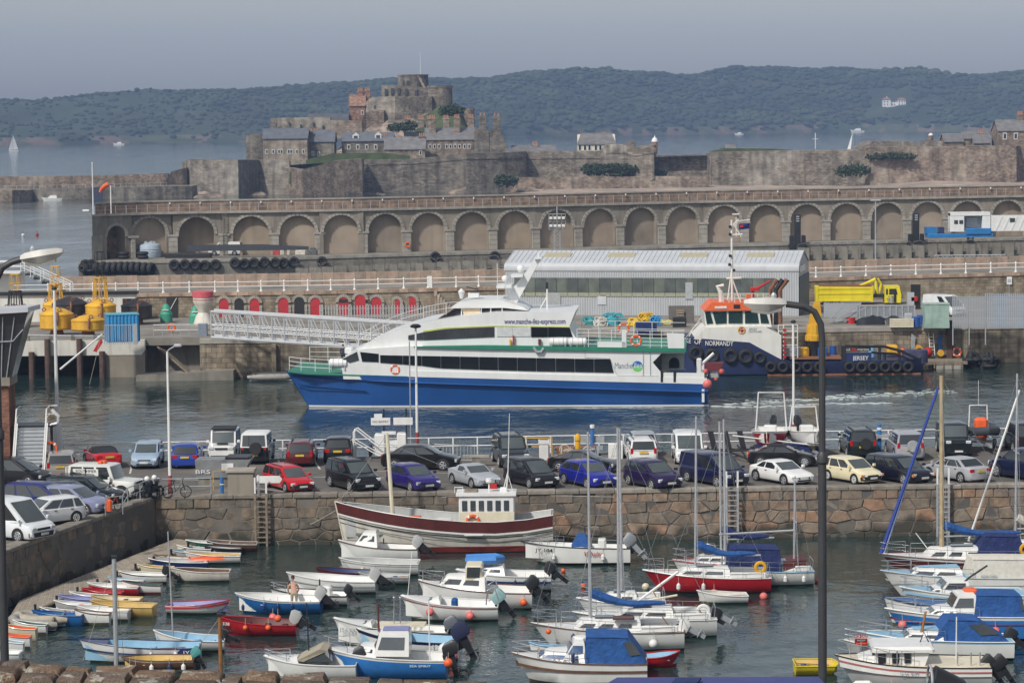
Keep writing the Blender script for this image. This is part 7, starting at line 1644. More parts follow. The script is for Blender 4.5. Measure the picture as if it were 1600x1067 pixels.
def canvas(T,x0,x1,w,z0,h,m,slope=.5,name='canopy',win=True,fwd=0.35):
 A_=[(x0,-w,z0),(x1,-w,z0),(x1,w,z0),(x0,w,z0)]; B_=[(x0+fwd,-w*.9,z0+h),(x1-slope,-w*.92,z0+h*.95),(x1-slope,w*.92,z0+h*.95),(x0+fwd,w*.9,z0+h)]; C_=[(x0+fwd+.1,-w*.5,z0+h+.09),(x1-slope-.05,-w*.5,z0+h*.95+.07),(x1-slope-.05,w*.5,z0+h*.95+.07),(x0+fwd+.1,w*.5,z0+h+.09)]
 c=MB().loft([A_,B_,C_]).build(name,m,T,sharp=20)
 for s in (-1,1): MB().path([(x0+fwd,s*w*.91,z0+h),((x0+x1)/2,s*w*.94,z0+h*.99),(x1-slope,s*w*.93,z0+h*.95),(x1,s*(w+.01),z0)],.02,4).build('seam',m,c)
 if win:
  for s in (-1,1): MB().slab([(x1-slope*.85,s*w*.95,z0+h*.82),(x1-slope*.35,s*w*.985,z0+h*.35),(x1-slope*.95,s*w*.985,z0+h*.3),(x1-slope*1.35,s*w*.95,z0+h*.80)],(0,s*.03,0)).build('clear_window',M_GLASS2,c)
 return c
def mast(T,x,z0,h,r=.06,m=M_ALU,stays=(),spread=True,beam=.8):
 o=MB().tube((x,0,z0),(x,0,z0+h),r,8,r*.8).build('mast',m,T)
 if spread: MB().tube((x,-beam*.75,z0+h*.55),(x,beam*.75,z0+h*.55),.022,5).build('spreader',m,o)
 MB().tube((x,0,z0+h),(x+.02,0,z0+h+.25),.012,4).tube((x-.15,0,z0+h+.12),(x+.2,0,z0+h+.12),.012,4).build('wind_vane',M_BLKP,o)
 for i,s in enumerate(stays): MB().tube((x,0,z0+h*s[3]),s[:3],.011,4).build('stay',M_STEEL,o)
 return o
def sailcover(T,x0,z0,L,m,r0=.22,r1=.1,drop=.0,hump=.5):
 pts=[]; rr=[]
 for i in range(9):
  t=i/8; pts.append((x0+L*t,.03*sin(t*7),z0+hump*(1-t)**4-drop*t+.03*sin(t*9))); rr.append(r0+(r1-r0)*t+.02*sin(t*11))
 MB().path(pts,rr,8).build('sail_cover',m,T); MB().tube((x0,0,z0-r0*.5),(x0+L+.3,0,z0-drop-r1*.6),.045,6).build('boom',M_ALU,T)
class BT:
 def __init__(s,label,name,cat,x0,x1,yw,yaw=0.0,group='small craft moored in the basin'):
  flip=x0>x1; p=G((x0+x1)/2,yw,0); s.k=p.y/F_; s.L=abs(x1-x0)*s.k/max(.3,cos(R(yaw))); s.T=thing(name,label,cat,p,R(yaw)+(pi if flip else 0),group,(R(random.uniform(-1.2,1.2)),R(random.uniform(-.6,.6)))); s.x0,s.x1,s.yw=x0,x1,yw; s.sg=-1 if flip else 1
  s.T.location.z=.02
 def x(s,px): return s.sg*(px-(s.x0+s.x1)/2)*s.k
 def z(s,py): return (s.yw-py)*s.k
def dinghy(label,x0,x1,yw,yaw=0,cols=('white','white','white'),inner='white',rub=None,F=.42,rise=.22,B=None,th=(.35,.6,.82),thm=None,motor=None,stripe=None,name='dinghy',tr=.12,full=.5,group='dinghies along the pontoon',tilt=60,foredeck=None,ms=.8,floor=.12):
 b=BT(label,name,'boat',x0,x1,yw,yaw,group); L=b.L; B=B or L*.4
 zs,X=hull_parts(b.T,L,B,F,rise,cols,rub or cols[0],full,tr,.1,True,inner,floor,stripe=stripe)
 thwarts(b.T,L,B,zs,th,thm or inner,full,tr)
 if foredeck:
  MB().loft([[(X(t),hb_(t,B,full,tr)-.03,zs(t)),(X(t),0,zs(t)+.04),(X(t),-hb_(t,B,full,tr)+.03,zs(t))] for t in (.01,.06,.14,.24)],closed=False).build('foredeck',MG(foredeck),b.T)
 if motor: outboard(b.T,L/2+.05,0,F+.05,motor,ms,tilt)
 rd=random.Random(int(x0*7+yw)); zt=F*.72
 if rd.random()<.6 and not motor:
  for s in (-1,1): MB().tube((-L*.3,s*.12,zt),(L*.3,s*(.12+.1*rd.random()),zt+.05),.022,5).slab([(L*.3,s*.15-.06,zt+.05),(L*.3+.4,s*.17-.07,zt+.06),(L*.3+.4,s*.17+.07,zt+.06),(L*.3,s*.15+.06,zt+.05)],(0,0,.02)).build('oar',M_TEAK if rd.random()<.5 else M_WOOD,b.T)
 MB().torus((L*rd.uniform(-.2,.25),rd.uniform(-.15,.15),floor+.06),.16,.045,10,5,'z').build('rope_coil',M_ROPE,b.T)
 if rd.random()<.55: MB().lathe([(.1,0),(.13,.24),(.11,.24),(.09,.04)],10,(L*rd.uniform(.1,.35),rd.uniform(-.2,.2),floor+.02)).build('bucket',rd.choice([M_BLUE,M_BLKP,M_ORANGE,M_WHITE]),b.T)
 b.zs,b.X,b.B=zs,X,B; return b
pa,pb,pc_,pd=G(258,848,.4),G(8,947,.4),G(300,852,.4),G(10,990,.4)
PT=thing('pontoon','long timber planked pontoon with dinghies along its side','pontoon',(pa.x,pa.y,0)); o=PT.location.copy()
ax=(pb-pa); NP=150
for i in range(NP):
 t=i/NP; a=pa.lerp(pb,t-.08); a2=pa.lerp(pb,t-.08+.93*1/NP); c=G(312,848,.4).lerp(G(10,972,.4),t); c2=G(312,848,.4).lerp(G(10,972,.4),t+.93/NP)
 h=random.uniform(-.008,.008); z=.42+h
 MB().slab([(a.x-o.x,a.y-o.y,z),(c.x-o.x,c.y-o.y,z),(c2.x-o.x,c2.y-o.y,z),(a2.x-o.x,a2.y-o.y,z)],(0,0,-.05)).build('plank',mat('deck_plank_%d' % (i*7 % 4),[(.33,.29,.23),(.29,.255,.2),(.36,.32,.26),(.31,.26,.2)][i*7 % 4],.9,.2,3),PT)
e0,e1=G(312,848,.4)-o,G(10,972,.4)-o
MB().slab([(e0.x,e0.y,.36),(e1.x,e1.y,.36),(e1.x,e1.y,-.3),(e0.x,e0.y,-.3)],(-.25,.1,0)).build('float_side',M_WOOD,PT); MB().path([(e0.x+.05,e0.y-.05,.42),(e1.x+.05,e1.y-.05,.42)],.08,5).build('rubbing_strake',M_WOOD,PT)
for i in range(9): q=e0.lerp(e1,.08+.1*i); MB().tube((q.x+.1,q.y,.0),(q.x+.1,q.y,.75),.07,6).build('cleat_post',M_BLKP,PT)
for i in range(5): q=pa.lerp(pb,.02+.035*i)-o; MB().slab([(q.x+1.3,q.y,.428),(q.x+2.0,q.y+.1,.428),(q.x+1.95,q.y-.12,.428),(q.x+1.25,q.y-.2,.428)],(0,0,.004)).build('yellow_mark',M_LINEY,PT)
def inflatable(label,x0,x1,yw,m,r=.22,W=1.5,yaw=0,z=.0,motor=None,name='inflatable_dinghy',group='inflatable tenders'):
 b=BT(label,name,'boat',x0,x1,yw,yaw,group); L=b.L; b.T.location.z=z
 P=[(L/2,W/2,r+.08),(L/4,W/2,r+.08),(-L*.2,W/2,r+.1),(-L*.38,W*.36,r+.16),(-L*.47,0,r+.22),(-L*.38,-W*.36,r+.16),(-L*.2,-W/2,r+.1),(L/4,-W/2,r+.08),(L/2,-W/2,r+.08)]
 MB().path(P,[r*.55,r,r,r,r,r,r,r,r*.55],10).build('tube',m,b.T,sharp=60); MB().bx(-L*.38,L*.46,-W/2,W/2,.05,.16).build('floor',M_GALV,b.T); MB().bx(L*.38,L*.42,-W/2,W/2,.1,.55).build('transom',M_WOOD,b.T); MB().bx(-.1,.12,-W*.42,W*.42,.3,.36).build('thwart',m,b.T)
 if motor: outboard(b.T,L/2-.05,0,.5,motor,.7,55)
 return b
MGI=mat('grey_hypalon',(.3,.29,.265),.7,.15,3)
inflatable('big grey inflatable hauled up on the end of the pontoon',264,320,846,MGI,.26,1.6,12,.42); inflatable('grey inflatable with worn seams moored at the pontoon',18,92,982,MGI,.24,1.5,4); inflatable('beige inflatable lying beyond the worn grey one',26,108,976,mat('beige_hypalon',(.4,.36,.29),.7,.15,3),.25,1.5,4)
D_=dinghy
D_('white dinghy with dark green hull at the inner end of the pontoon',290,360,861,3,('green','green','green'),'white','white')
D_('weathered brown wooden punt in the corner of the basin',322,402,861,2,('brown','brown','brown'),'brown','grey',F=.4,full=.3,tr=.05)
D_('black sided low dinghy between the brown punt and yellow lined boat',318,378,866,2,('black','black','black'),'grey','black',F=.3)
D_('white dinghy with a mustard yellow inside',288,376,880,3,('white','white','white'),'yellow','white')
D_('grey dinghy with a crumpled cover beside the yellow lined boat',262,322,876,3,('grey','grey','grey'),'sky','grey')
D_('dark blue dinghy with a white rubbing strake',232,326,890,2,('navy','navy','navy'),'grey','white')
b=D_('long cream dinghy carrying an upturned orange canoe',268,360,908,0,('dirty','dirty','dirty'),'brown','dirty',F=.5)
cn=BT('upturned orange canoe resting on the cream dinghy','canoe','canoe',293,353,890,-2,None); cn.T.location.z=.55
MB().loft([[( (t-.5)*cn.L,.3*sin(pi*min(.97,max(.03,t)))**.6*cos(a),.16*sin(pi*min(.97,max(.03,t)))**.5*sin(a)) for a in [pi*j/6 for j in range(7)]] for t in [i/10 for i in range(11)]]).build('shell',M_ORANGE,cn.T); MB().tube((-cn.L*.45,0,.17),(cn.L*.45,0,.17),.02,4).build('keel_strip',M_ORANGE,cn.T)
D_('black and white dinghy with blue bucket and outboard',186,262,911,0,('black','white','black'),'white','white',motor='black')
D_('yellow lined skiff between the black dinghy and the canoe carrier',214,272,900,1,('cream','cream','cream'),'yellow','cream')
D_('green and white dinghy with a red waterline',190,253,927,-2,('white','white','antifoul_red'),'green','maroon')
D_('white dinghy with red lower hull',136,218,930,-4,('white','red','red'),'white','white')
D_('red rowing skiff squeezed among the dinghies',127,192,937,-2,('red','red','red'),'red','red',F=.36)
D_('lilac blue dinghy nosed in to the pontoon',90,160,948,-4,('lilac','lilac','lilac'),'lilac','lilac',F=.38)
D_('mustard yellow dinghy with square stern',140,243,962,-6,('yellow','yellow','yellow'),'yellow','yellow',F=.5)
D_('paler yellow dinghy behind the mustard one',142,222,949,-3,('yellow','cream','yellow'),'cream','yellow',F=.4)
D_('pale grey flat dinghy between lilac and white boats',84,150,956,-3,('grey','grey','grey'),'white','white',F=.34)
D_('white dinghy with square stern beside the mustard boat',118,203,968,-5,('white','white','white'),'white','white',F=.46)
D_('white clinker pram with a brown rim',116,173,975,-4,('white','white','white'),'white','brown',F=.48)
D_('deep blue fibreglass dinghy near the inflatables',49,131,977,-5,('blue','blue','blue'),'blue','blue',F=.5)
D_('cream and peach dinghy with square transom near the dark lamp post',2,58,999,-3,('cream','cream','cream'),'orange','cream',F=.5)
D_('orange topped white dinghy beside the peach one',-4,49,1012,-2,('white','white','white'),'orange','orange',F=.5)
D_('small pale green white pram at the pontoon end',-2,38,1021,-2,('white','white','white'),'sky','white',F=.48)
D_('pale grey rowing skiff nosed in beside the green hulled dinghy',276,330,868,3,('grey','white','grey'),'grey','white',F=.36)
D_('tan plywood pram tucked behind the dark blue white straked dinghy',240,296,883,2,('cream','brown','brown'),'cream','brown',F=.36)
D_('faded blue skiff between the black dinghy and green boat',168,226,919,-2,('sky','white','sky'),'white','sky',F=.36)
D_('white flat skiff with grey inside beside the red skiff',108,168,942,-3,('white','grey','white'),'grey','white',F=.34)
D_('small navy pram beside the deep blue dinghy',62,116,968,-4,('navy','white','navy'),'grey','white',F=.38)
D_('white dinghy with green inside close to the peach dinghy',20,74,990,-3,('white','white','white'),'green','white',F=.42)
D_('low white tender alongside the maroon tender',560,640,912,-2,('white','grey','grey'),'grey','grey',F=.38,B=1.3,group='open boats on moorings')
fl_=BT('white fender buoy boat nose by the pontoon end','dinghy','boat',-10,33,1034,0); hull_parts(fl_.T,fl_.L,1.1,.4,.15,('white','white','red'),'white')
b=D_('white open boat with red gunwale and blue inside',362,262,958,-5,('white','white','white'),'lilac','red',F=.42,rise=.25,B=1.5,group='open boats on moorings',stripe=('red',.12,.26))
b=D_('long white clinker boat with blue gunwale and blue stripe',124,315,1032,4,('white','white','white'),'sky','navy',F=.62,rise=.42,B=2.0,group='open boats on moorings',stripe=('navy',.34,.42),foredeck='navy',name='clinker_boat')
MB().prism([(b.X(.78),b.zs(.78)*.45),(b.X(1),b.zs(1)*.4),(b.X(1),b.zs(1)),(b.X(.84),b.zs(.84))],-b.B*.51,-b.B*.47).build('number_patch',M_NAVY,b.T); lettering('JY 55',.3,M_WHITE,b.T,(b.X(.93),-b.B*.515,b.zs(.9)*.72),width=.75)
fender(b.T,b.X(.8),-b.B*.53,.35,.11,.4); fender(b.T,b.X(.6),-b.B*.53,.4,.09,.3)
b=D_('white double ended boat with a thin steadying mast',240,352,1016,3,('white','white','white'),'sky','white',F=.5,rise=.45,B=1.6,motor='black',group='open boats on moorings',name='clinker_boat',tilt=65)
MB().tube((b.x(271),0,.2),(b.x(266),0,b.z(826)),.045,6,.03).build('mast',M_ALU,b.T)
b=D_('cream open boat with teal engine cover hung with fenders',190,305,1047,2,('cream','brown','cream'),'yellow','brown',F=.5,rise=.1,B=1.7,group='open boats on moorings',motor=mat('teal_cover',(.06,.3,.3),.8),tilt=30)
for i,x in enumerate((206,215,240,268,290)): fender(b.T,b.x(x),-.9,.25,.1,.35,M_WHITE if i % 2 == 0 else M_NAVY)
b=D_('dark red open boat with a pale outboard',342,466,990,-3,('red','red','red'),'maroon','red',F=.5,rise=.3,B=1.8,motor='grey',group='open boats on moorings',name='open_boat',tilt=60,ms=1.05)
lettering('J1338',.2,M_WHITE,b.T,(b.X(.08),-.42,b.zs(.1)*.72),rot=(pi/2,0,R(-24)),width=.6)
for x,r_ in ((388,.12),(424,.13)): fender(b.T,b.x(x),-.95,.45,r_,.2,M_ORANGE,True)
fender(b.T,b.x(436),-.2,.75,.17,.2,M_ORANGE,True)
b=D_('blue workboat with white inside and blue fenders',367,504,956,-3,('white','blue','blue'),'white','white',F=.62,rise=.32,B=2.0,motor='grey',group='open boats on moorings',name='workboat',tilt=50,ms=1.05)
for x in (384,417,439,461): fender(b.T,b.x(x),-1.02,.42,.08,.32,M_NAVY)
wp=b.T.location+Vector((b.x(460),.1,.0)); person('bare backed man in khaki shorts bending over in the blue workboat',wp,R(188),'bend',skin=(.48,.27,.19),top=(.48,.27,.19),legs=(.30,.26,.19),hair=(.05,.035,.025))
fender(b.T,b.x(433),-1.5,.0,.2,.2,M_PINK,True)
b=D_('white fishing dinghy with console and black outboard behind the workboat',421,545,944,-2,('white','white','white'),'white','black',F=.5,rise=.3,B=1.9,motor='black',group='open boats on moorings',name='open_boat',tilt=45)
MB().bev(b.x(500),b.x(520),-.4,.4,.2,.95,.1).build('console',M_WGEL,b.T); pulpit(b.T,b.L,b.B,b.zs,b.X,.2,.3); MB().torus((b.x(500),0,1.05),.2,.02,14,4,'x').build('steering_wheel',M_BLKP,b.T)
b=D_('white clinker boat with a big silver outboard',447,590,925,-3,('white','white','white'),'white','white',F=.62,rise=.4,B=2.0,motor='grey',group='open boats on moorings',name='clinker_boat',tilt=58,ms=1.1,stripe=('grey',.3,.36))
D_('dark maroon tender lying against the clinker boat',493,582,907,-2,('maroon','maroon','maroon'),'navy','maroon',F=.45,B=1.5,group='open boats on moorings')
b=D_('plain white rowing boat below the cuddy boat',529,656,897,-2,('white','white','white'),'grey','white',F=.62,rise=.25,B=1.9,group='open boats on moorings',name='open_boat',stripe=('grey',.12,.16)); fender(b.T,b.x(568),-.95,.3,.1,.4)
def cuddy(label,x0,x1,yw,yaw,cx0,cx1,h,cols=('white','white','white'),motor='black',cab='white',F=.75,rise=.4,B=2.1,stripe=None,wins=2,rake0=.55,name='cuddy_boat',inner='white',rub='white',tilt=52,ms=1.1,winm=None):
 b=BT(label,name,'boat',x0,x1,yw,yaw,'cabin boats on moorings'); zs,X=hull_parts(b.T,b.L,B,F,rise,cols,rub,.5,.1,.12,True,inner,.2,stripe=stripe)
 b.zs,b.X,b.B=zs,X,B
 a,c=b.x(cx0),b.x(cx1); ta=max(.12,a/b.L+.5); tc_=c/b.L+.5
 MB().loft([[(X(t),hb_(t,B,.5,.1)-.03,zs(t)+.01),(X(t),0,zs(t)+.08),(X(t),-hb_(t,B,.5,.1)+.03,zs(t)+.01)] for t in [0.01,.05,.12,.2,.3,.4,.5] if t<tc_]+[[(c,hb_(tc_,B,.5,.1)-.03,zs(tc_)+.01),(c,0,zs(tc_)+.08),(c,-hb_(tc_,B,.5,.1)+.03,zs(tc_)+.01)]],closed=False).build('foredeck',MG(cab),b.T)
 b.cab=cabin(b.T,a,c,min(.8,hb_(ta,B)-.15),hb_(tc_,B)-.12,zs(tc_)+.02,h,cab,rake0,.05,.84,wins,winm)
 if motor: outboard(b.T,b.L/2+.05,0,F+.05,motor,ms,tilt)
 return b
b=cuddy('white cuddy boat with silver outboard under the fishing boat bow',527,655,877,-2,553,592,.75,motor='grey',rub='brown'); MB().torus((b.x(600),0,1.1),.16,.02,14,4,'x').build('steering_wheel',M_BLKP,b.T)
b=cuddy('white cabin cruiser with tall screen and orange ball fenders',651,833,948,-2,680,760,.62,motor='black',F=.85,rise=.45,B=2.3,rub='brown',tilt=40,ms=1.2); MB().bev(b.x(728),b.x(755),-.75,.75,1.45,2.15,.08).build('wheel_shelter',M_CREAM,b.T); MB().slab([(b.x(730),-.78,1.6),(b.x(750),-.78,1.6),(b.x(752),-.77,2.1),(b.x(731),-.77,2.1)],(0,-.02,0)).build('shelter_window',M_GLASS2,b.T); pulpit(b.T,b.L,b.B,b.zs,b.X,.22,.5); fender(b.T,b.x(820),-1.15,.45,.18,.2,M_ORANGE,True)
b=cuddy('white cruiser topped by an upturned blue inflatable',712,862,921,-1,730,790,.35,motor='black',F=.75,rise=.3,B=2.2,stripe=('navy',.3,.42)); MB().path([(b.x(728),-.5,1.55),(b.x(775),-.5,1.6),(b.x(784),0,1.6),(b.x(775),.5,1.6),(b.x(728),.5,1.55)],.2,8).bx(b.x(728),b.x(778),-.5,.5,1.5,1.68).build('blue_tender',mat('tender_blue',(.06,.22,.55),.6),b.T); lettering('SOUTHERN COMFORT',.22,M_NAVY,b.T,(b.x(822),-1.1,.48),width=1.9)
for x in (806,822,838,852): fender(b.T,b.x(x),-1.13,.5,.07,.3,M_NAVY)
b=cuddy('white open fishing boat with pink buoys and teal cowled motor',626,780,967,-2,660,690,.16,motor=mat('teal_cowl',(.25,.4,.4),.4),F=.7,rise=.45,B=2.1,stripe=('antifoul_red',.08,.12),wins=0,tilt=40,ms=1.2)
for x,z in ((674,.55),(737,.35)): fender(b.T,b.x(x),-1.1,z,.2,.2,M_PINK,True)
MB().bev(b.x(706),b.x(716),-.3,.3,.6,1.0,.08).build('seat_cushion',M_BLUE,b.T); [MB().path([(b.x(762),s,.8),(b.x(764),s,1.5),(b.x(775),s,1.7),(b.x(782),s,1.0)],.03,5).build('stern_hoop',M_STEEL,b.T) for s in (-.8,.8)]; MB().tube((b.x(636),0,.9),(b.x(645),0,3.3),.02,4).build('aerial',M_WHITE,b.T)
b=cuddy('white motor boat numbered on its bow with a grey cowled motor',519,702,1009,-3,556,584,.12,motor=mat('dark_grey_cowl',(.12,.13,.15),.4),F=.75,rise=.5,B=2.2,wins=0,rub='grey',tilt=20); lettering('J5633',.24,M_INK2,b.T,(b.X(.14),-.62,b.zs(.15)*.72),rot=(pi/2,0,R(-22)),width=.8); MB().bx(b.x(594),b.x(666),-.5,.5,.95,1.05).build('board',M_CREAM,b.T)
for x in (617,627): MB().tube((b.x(x),-.3,.7),(b.x(x),-.3,2.2),.03,5).ball((b.x(x),-.3,2.25),.07,8,6).build('rod_holder',M_STEEL,b.T)
b=cuddy('open boat with navy strake and large navy covered motor',556,718,1027,-3,612,640,.14,('navy','white','white'),motor=mat('navy_cover',(.012,.018,.06),.8),F=.8,rise=.45,B=2.2,wins=0,inner='sky',rub='black',tilt=28,ms=1.45); lettering('J350',.3,M_WHITE,b.T,(b.x(691),-1.1,.66),width=.7); MB().bev(b.x(615),b.x(638),-.5,.5,.8,1.2,.12).build('cockpit_cover',M_DBLUE,b.T); MB().tube((b.x(592),0,.7),(b.x(590),0,2.4),.05,6).build('derrick',mat('dark_red_spar',(.12,.03,.03),.5),b.T); fender(b.T,b.x(700),-1.15,.55,.34,.2,M_WHITE,True); fender(b.T,b.x(712),-1.2,.3,.2,.2,M_PINK,True)
b=cuddy('blue hulled cabin boat with white wheelhouse and forward coachroof',503,700,1055,-2,545,590,.38,('white','mid','mid'),motor='black',F=.82,rise=.4,B=2.3,wins=1,rub='white',tilt=15,ms=1.2)
cabin(b.T,b.x(586),b.x(642),.95,1.0,1.0,.95,'white',.25,.0,.82,1,M_GLASS2,'wheelhouse',(.3,.85),'lilac'); pulpit(b.T,b.L,b.B,b.zs,b.X,.2,.5); lettering('SEA SPIRIT',.13,M_WHITE,b.T,(b.x(660),-1.13,.62),width=.9); MB().tube((b.x(675),-.8,.7),(b.x(673),-.8,3.4),.03,5).build('aerial',M_WHITE,b.T); fender(b.T,b.x(704),-1.0,.75,.2,.2,M_ORANGE,True)
b=cuddy('white speedboat with a beige folded canopy behind the lichen wall',412,560,1060,-2,436,470,.1,motor='black',F=.7,rise=.3,B=2.1,wins=0,tilt=20); MB().slab([(b.x(468),-.9,.95),(b.x(505),-.95,1.45),(b.x(516),-.9,1.35),(b.x(478),-.9,.9)],(0,1.8,0)).build('canopy',mat('beige_canvas',(.36,.32,.24),.9),b.T); MB().slab([(b.x(480),-.9,.9),(b.x(512),-.92,1.25),(b.x(524),-.9,.9)],(0,1.8,0)).build('windscreen',M_GLASS2,b.T); pulpit(b.T,b.L,b.B,b.zs,b.X,.25,.3); MB().tube((b.x(482),.4,.9),(b.x(480),.4,3.2),.035,6).bev(b.x(478),b.x(483),.3,.5,2.3,2.6,.03).build('pole',M_BLKP,b.T)
b=BT('white speedboat with red script and silver outboard by the quay wall','speedboat','boat',812,985,879,-1,'cabin boats on moorings'); zs,X=hull_parts(b.T,b.L,2.1,.85,.32,('white','white','dirty'),'black',.42,.06,.18,True,'white',.3,soft=False); b.zs,b.X=zs,X
rails(b.T,b.L,2.1,zs,X,.03,.4,5,.35); outboard(b.T,b.L/2+.05,0,.9,mat('silver_cowl',(.32,.34,.36),.3,metal=.4),1.25,42,M_GALV); MB().loft([[(b.x(893),-.5,.9),(b.x(926),-.5,.9),(b.x(926),.5,.9),(b.x(893),.5,.9)],[(b.x(903),-.3,1.55),(b.x(914),-.3,1.6),(b.x(914),.3,1.6),(b.x(903),.3,1.55)]]).build('console_cover',M_BLUE,b.T); MB().bev(b.x(935),b.x(948),-.4,.4,.8,1.3,.06).build('seat',M_WGEL,b.T); MB().path([(b.x(945),-.8,.9),(b.x(945),-.8,1.3),(b.x(965),-.85,1.3),(b.x(965),-.85,.9)],.025,4).build('seat_rail',M_STEEL,b.T)
lettering('JY 104',.28,M_TRIM,b.T,(b.X(.22),-.83,zs(.22)*.74),rot=(pi/2,0,R(-12)),width=.95,bold=.01); lettering('Whaler',.35,M_RED,b.T,(b.X(.66),-1.07,.6),width=1.0,shear=.3); fender(b.T,b.x(865),-1.0,.45,.09,.4); fender(b.T,b.x(942),-1.12,.4,.1,.4)
D_('white plastic tender on a line behind the red yacht',1088,1168,942,2,('white','white','dirty'),'dirty','white',F=.4,B=1.2,group='open boats on moorings')
D_('small pale blue topped dinghy behind the blue canopied cruiser',826,885,1023,0,('sky','white','white'),'sky','sky',F=.35,group='open boats on moorings'); D_('red nosed dinghy alongside the blue canopied cruiser',1063,1000,1040,0,('red','red','red'),'sky','red',F=.42,B=1.3,group='open boats on moorings')
D_('flat bright yellow work punt against the dark lamp post',1310,1241,1051,0,('vivid','vivid','vivid'),'yellow','vivid',F=.42,rise=0,B=1.5,full=.1,tr=0,th=(.3,.7),name='punt',group='open boats on moorings')
D_('old wooden rowing boat between two moored yachts',938,1018,946,0,('brown','blue','brown'),'brown','brown',F=.45,B=1.3,group='open boats on moorings')
# == FISHING BOAT
b=BT('white and maroon wooden fishing boat with white wheelhouse by the quay','fishing_boat','fishing boat',523,866,858,-1.2,None); T=b.T; L=b.L; B=3.6
zs,X=hull_parts(T,L,B,1.55,1.15,('maroon','dirty','antifoul_red'),'white',.42,.28,.055,True,'grey',.75,stern_rise=.45)
def band(c,v0,v1,off):
 mb=MB()
 for s in (-1,1):
  for t0,t1 in zip(TS,TS[1:]):
   P=lambda t,v: Vector((X(t)+.055*L*(1-t)**3*.35*v-.01,s*(max(.015,hb_(t,B,.42,.28))*(1-.05*v)+off),zs(t)-v))
   mb.slab([P(t0,v0),P(t1,v0),P(t1,v1),P(t0,v1)],(0,-s*.01,0))
 mb.build('hull_band',MG(c),T)
mb=MB()
for t0,t1 in zip(TS[1:],TS[2:]):
 P=lambda t,z: Vector((X(t)+.055*L*(1-t)**3*.8,-(hb_(t,B,.42,.28)*(.74+.27*(z-.1))+.03),z)); mb.slab([P(t0,.0),P(t1,.0),P(t1,.32),P(t0,.32)],(0,.02,0))
mb.build('boot_top',MG('antifoul_red'),T)
band('maroon',.02,.62,.03); band('white',.62,.72,.05); band('black',.84,.90,.04); band('black',1.12,1.15,.045)
MB().path([(X(0)+.0,0,zs(0)+.05),(X(0)+.05*L*.9,0,.05)],.07,6).build('stem',mat('worn_stem',(.55,.5,.4),.7),T)
c0,c1=b.x(719),b.x(806)
wh=MB().bev(c0,c1,-1.05,1.05,1.0,b.z(768)-.1,.06).build('wheelhouse',M_WHITE,T); MB().bx(c0-.15,c1+.1,-1.15,1.15,b.z(771),b.z(767)).build('roof',M_WHITE,wh); MB().bx(c0-.02,c1+.02,-1.08,1.08,1.0,b.z(815)).build('green_plinth',mat('plinth_green',(.02,.12,.07),.5),wh); MB().bx(c0+.02,c1-.02,-1.062,-1.05,b.z(814),b.z(796)).build('cream_panel',M_CREAM,wh)
for i in range(6): x=c0+.18+i*(c1-c0-.3)/6; MB().bev(x,x+(c1-c0)/6-.22,-1.09,-1.0,b.z(794),b.z(778),.02).build('window',M_GLASS2,wh)
for i in range(4): y=-.9+i*.48; MB().bx(c0-.02,c0+.03,y,y+.36,b.z(793),b.z(778)).build('window',M_GLASS2,wh)
ring_buoy(T,(b.x(741),-1.18,b.z(810)),.31,.09)
MB().tube((b.x(615),0,.9),(b.x(606),0,b.z(673)),.13,8,.10).build('mast',M_CREAM,T); MB().bx(b.x(598),b.x(620),-.06,.06,b.z(676),b.z(671)).build('mast_board',M_WHITE,T)
for a,c,q in ((606,676,524),(606,690,800)): MB().tube((b.x(a),0,b.z(c)),(b.x(q),0,b.z(790 if q == 524 else 770)),.015,4).build('stay',M_STEEL,T)
MB().bx(X(.10),X(.9),-1.2,1.2,.95,1.02).build('deck',mat('green_deck',(.12,.16,.13),.8),T)
MB().bev(b.x(615),b.x(645),-.6,.6,1.0,1.65,.05).build('hatch',mat('grey_hatch',(.25,.28,.3),.7),T); MB().bev(b.x(640),b.x(658),-.5,.4,1.3,1.85,.05).build('fish_box',M_ORANGE,T); MB().bev(b.x(606),b.x(618),-.3,.5,1.4,1.9,.1).build('net_heap',mat('net_green',(.03,.2,.1),.9),T); MB().bx(b.x(660),b.x(708),-.7,.2,1.45,1.6).build('plank_bench',mat('red_bench',(.3,.05,.04),.7),T); MB().bx(b.x(684),b.x(706),-.8,-.5,1.75,1.83).build('white_plank',M_WHITE,T)
MB().lathe([(.2,0),(.2,.2)],12,(b.x(766),0,b.z(752))).tube((b.x(766),0,b.z(767)),(b.x(766),0,b.z(752)),.05).build('radar',M_WHITE,T); MB().path([(b.x(793),.3,b.z(767)),(b.x(796),.3,b.z(735)),(b.x(799),.3,b.z(645))],[.05,.03,.015],5).build('aerial',M_WHITE,T); MB().path([(b.x(788),-.2,b.z(767)),(b.x(795),0,b.z(738)),(b.x(803),.2,b.z(767))],.03,5).build('aerial_tripod',M_WHITE,T); MB().bev(b.x(783),b.x(795),-.3,.3,b.z(767),b.z(761),.05).build('liferaft',M_WHITE,T); MB().path([(b.x(712),-.4,b.z(768)),(b.x(712),-.4,b.z(759)),(b.x(725),-.4,b.z(759)),(b.x(725),-.4,b.z(768))],.03,4).build('roof_frame',M_WHITE,T); MB().bev(b.x(727),b.x(748),-.5,.5,b.z(767),b.z(764),.03).build('roof_board',M_WOOD,T); MB().bx(b.x(768),b.x(778),-.1,.1,b.z(763),b.z(755)).build('name_plate',M_RED,T)
MB().tube((X(0)+.1,0,zs(0)+.1),(b.x(545),3,2.9+.1),.02,4).build('mooring_line',M_ROPE,T); MB().path([(X(0)+.2,0,2.3),(b.x(480),2,1.2),(b.x(430),3,1.4),(b.x(400),3.2,2.7)],.02,4).build('mooring_line',M_ROPE,T)
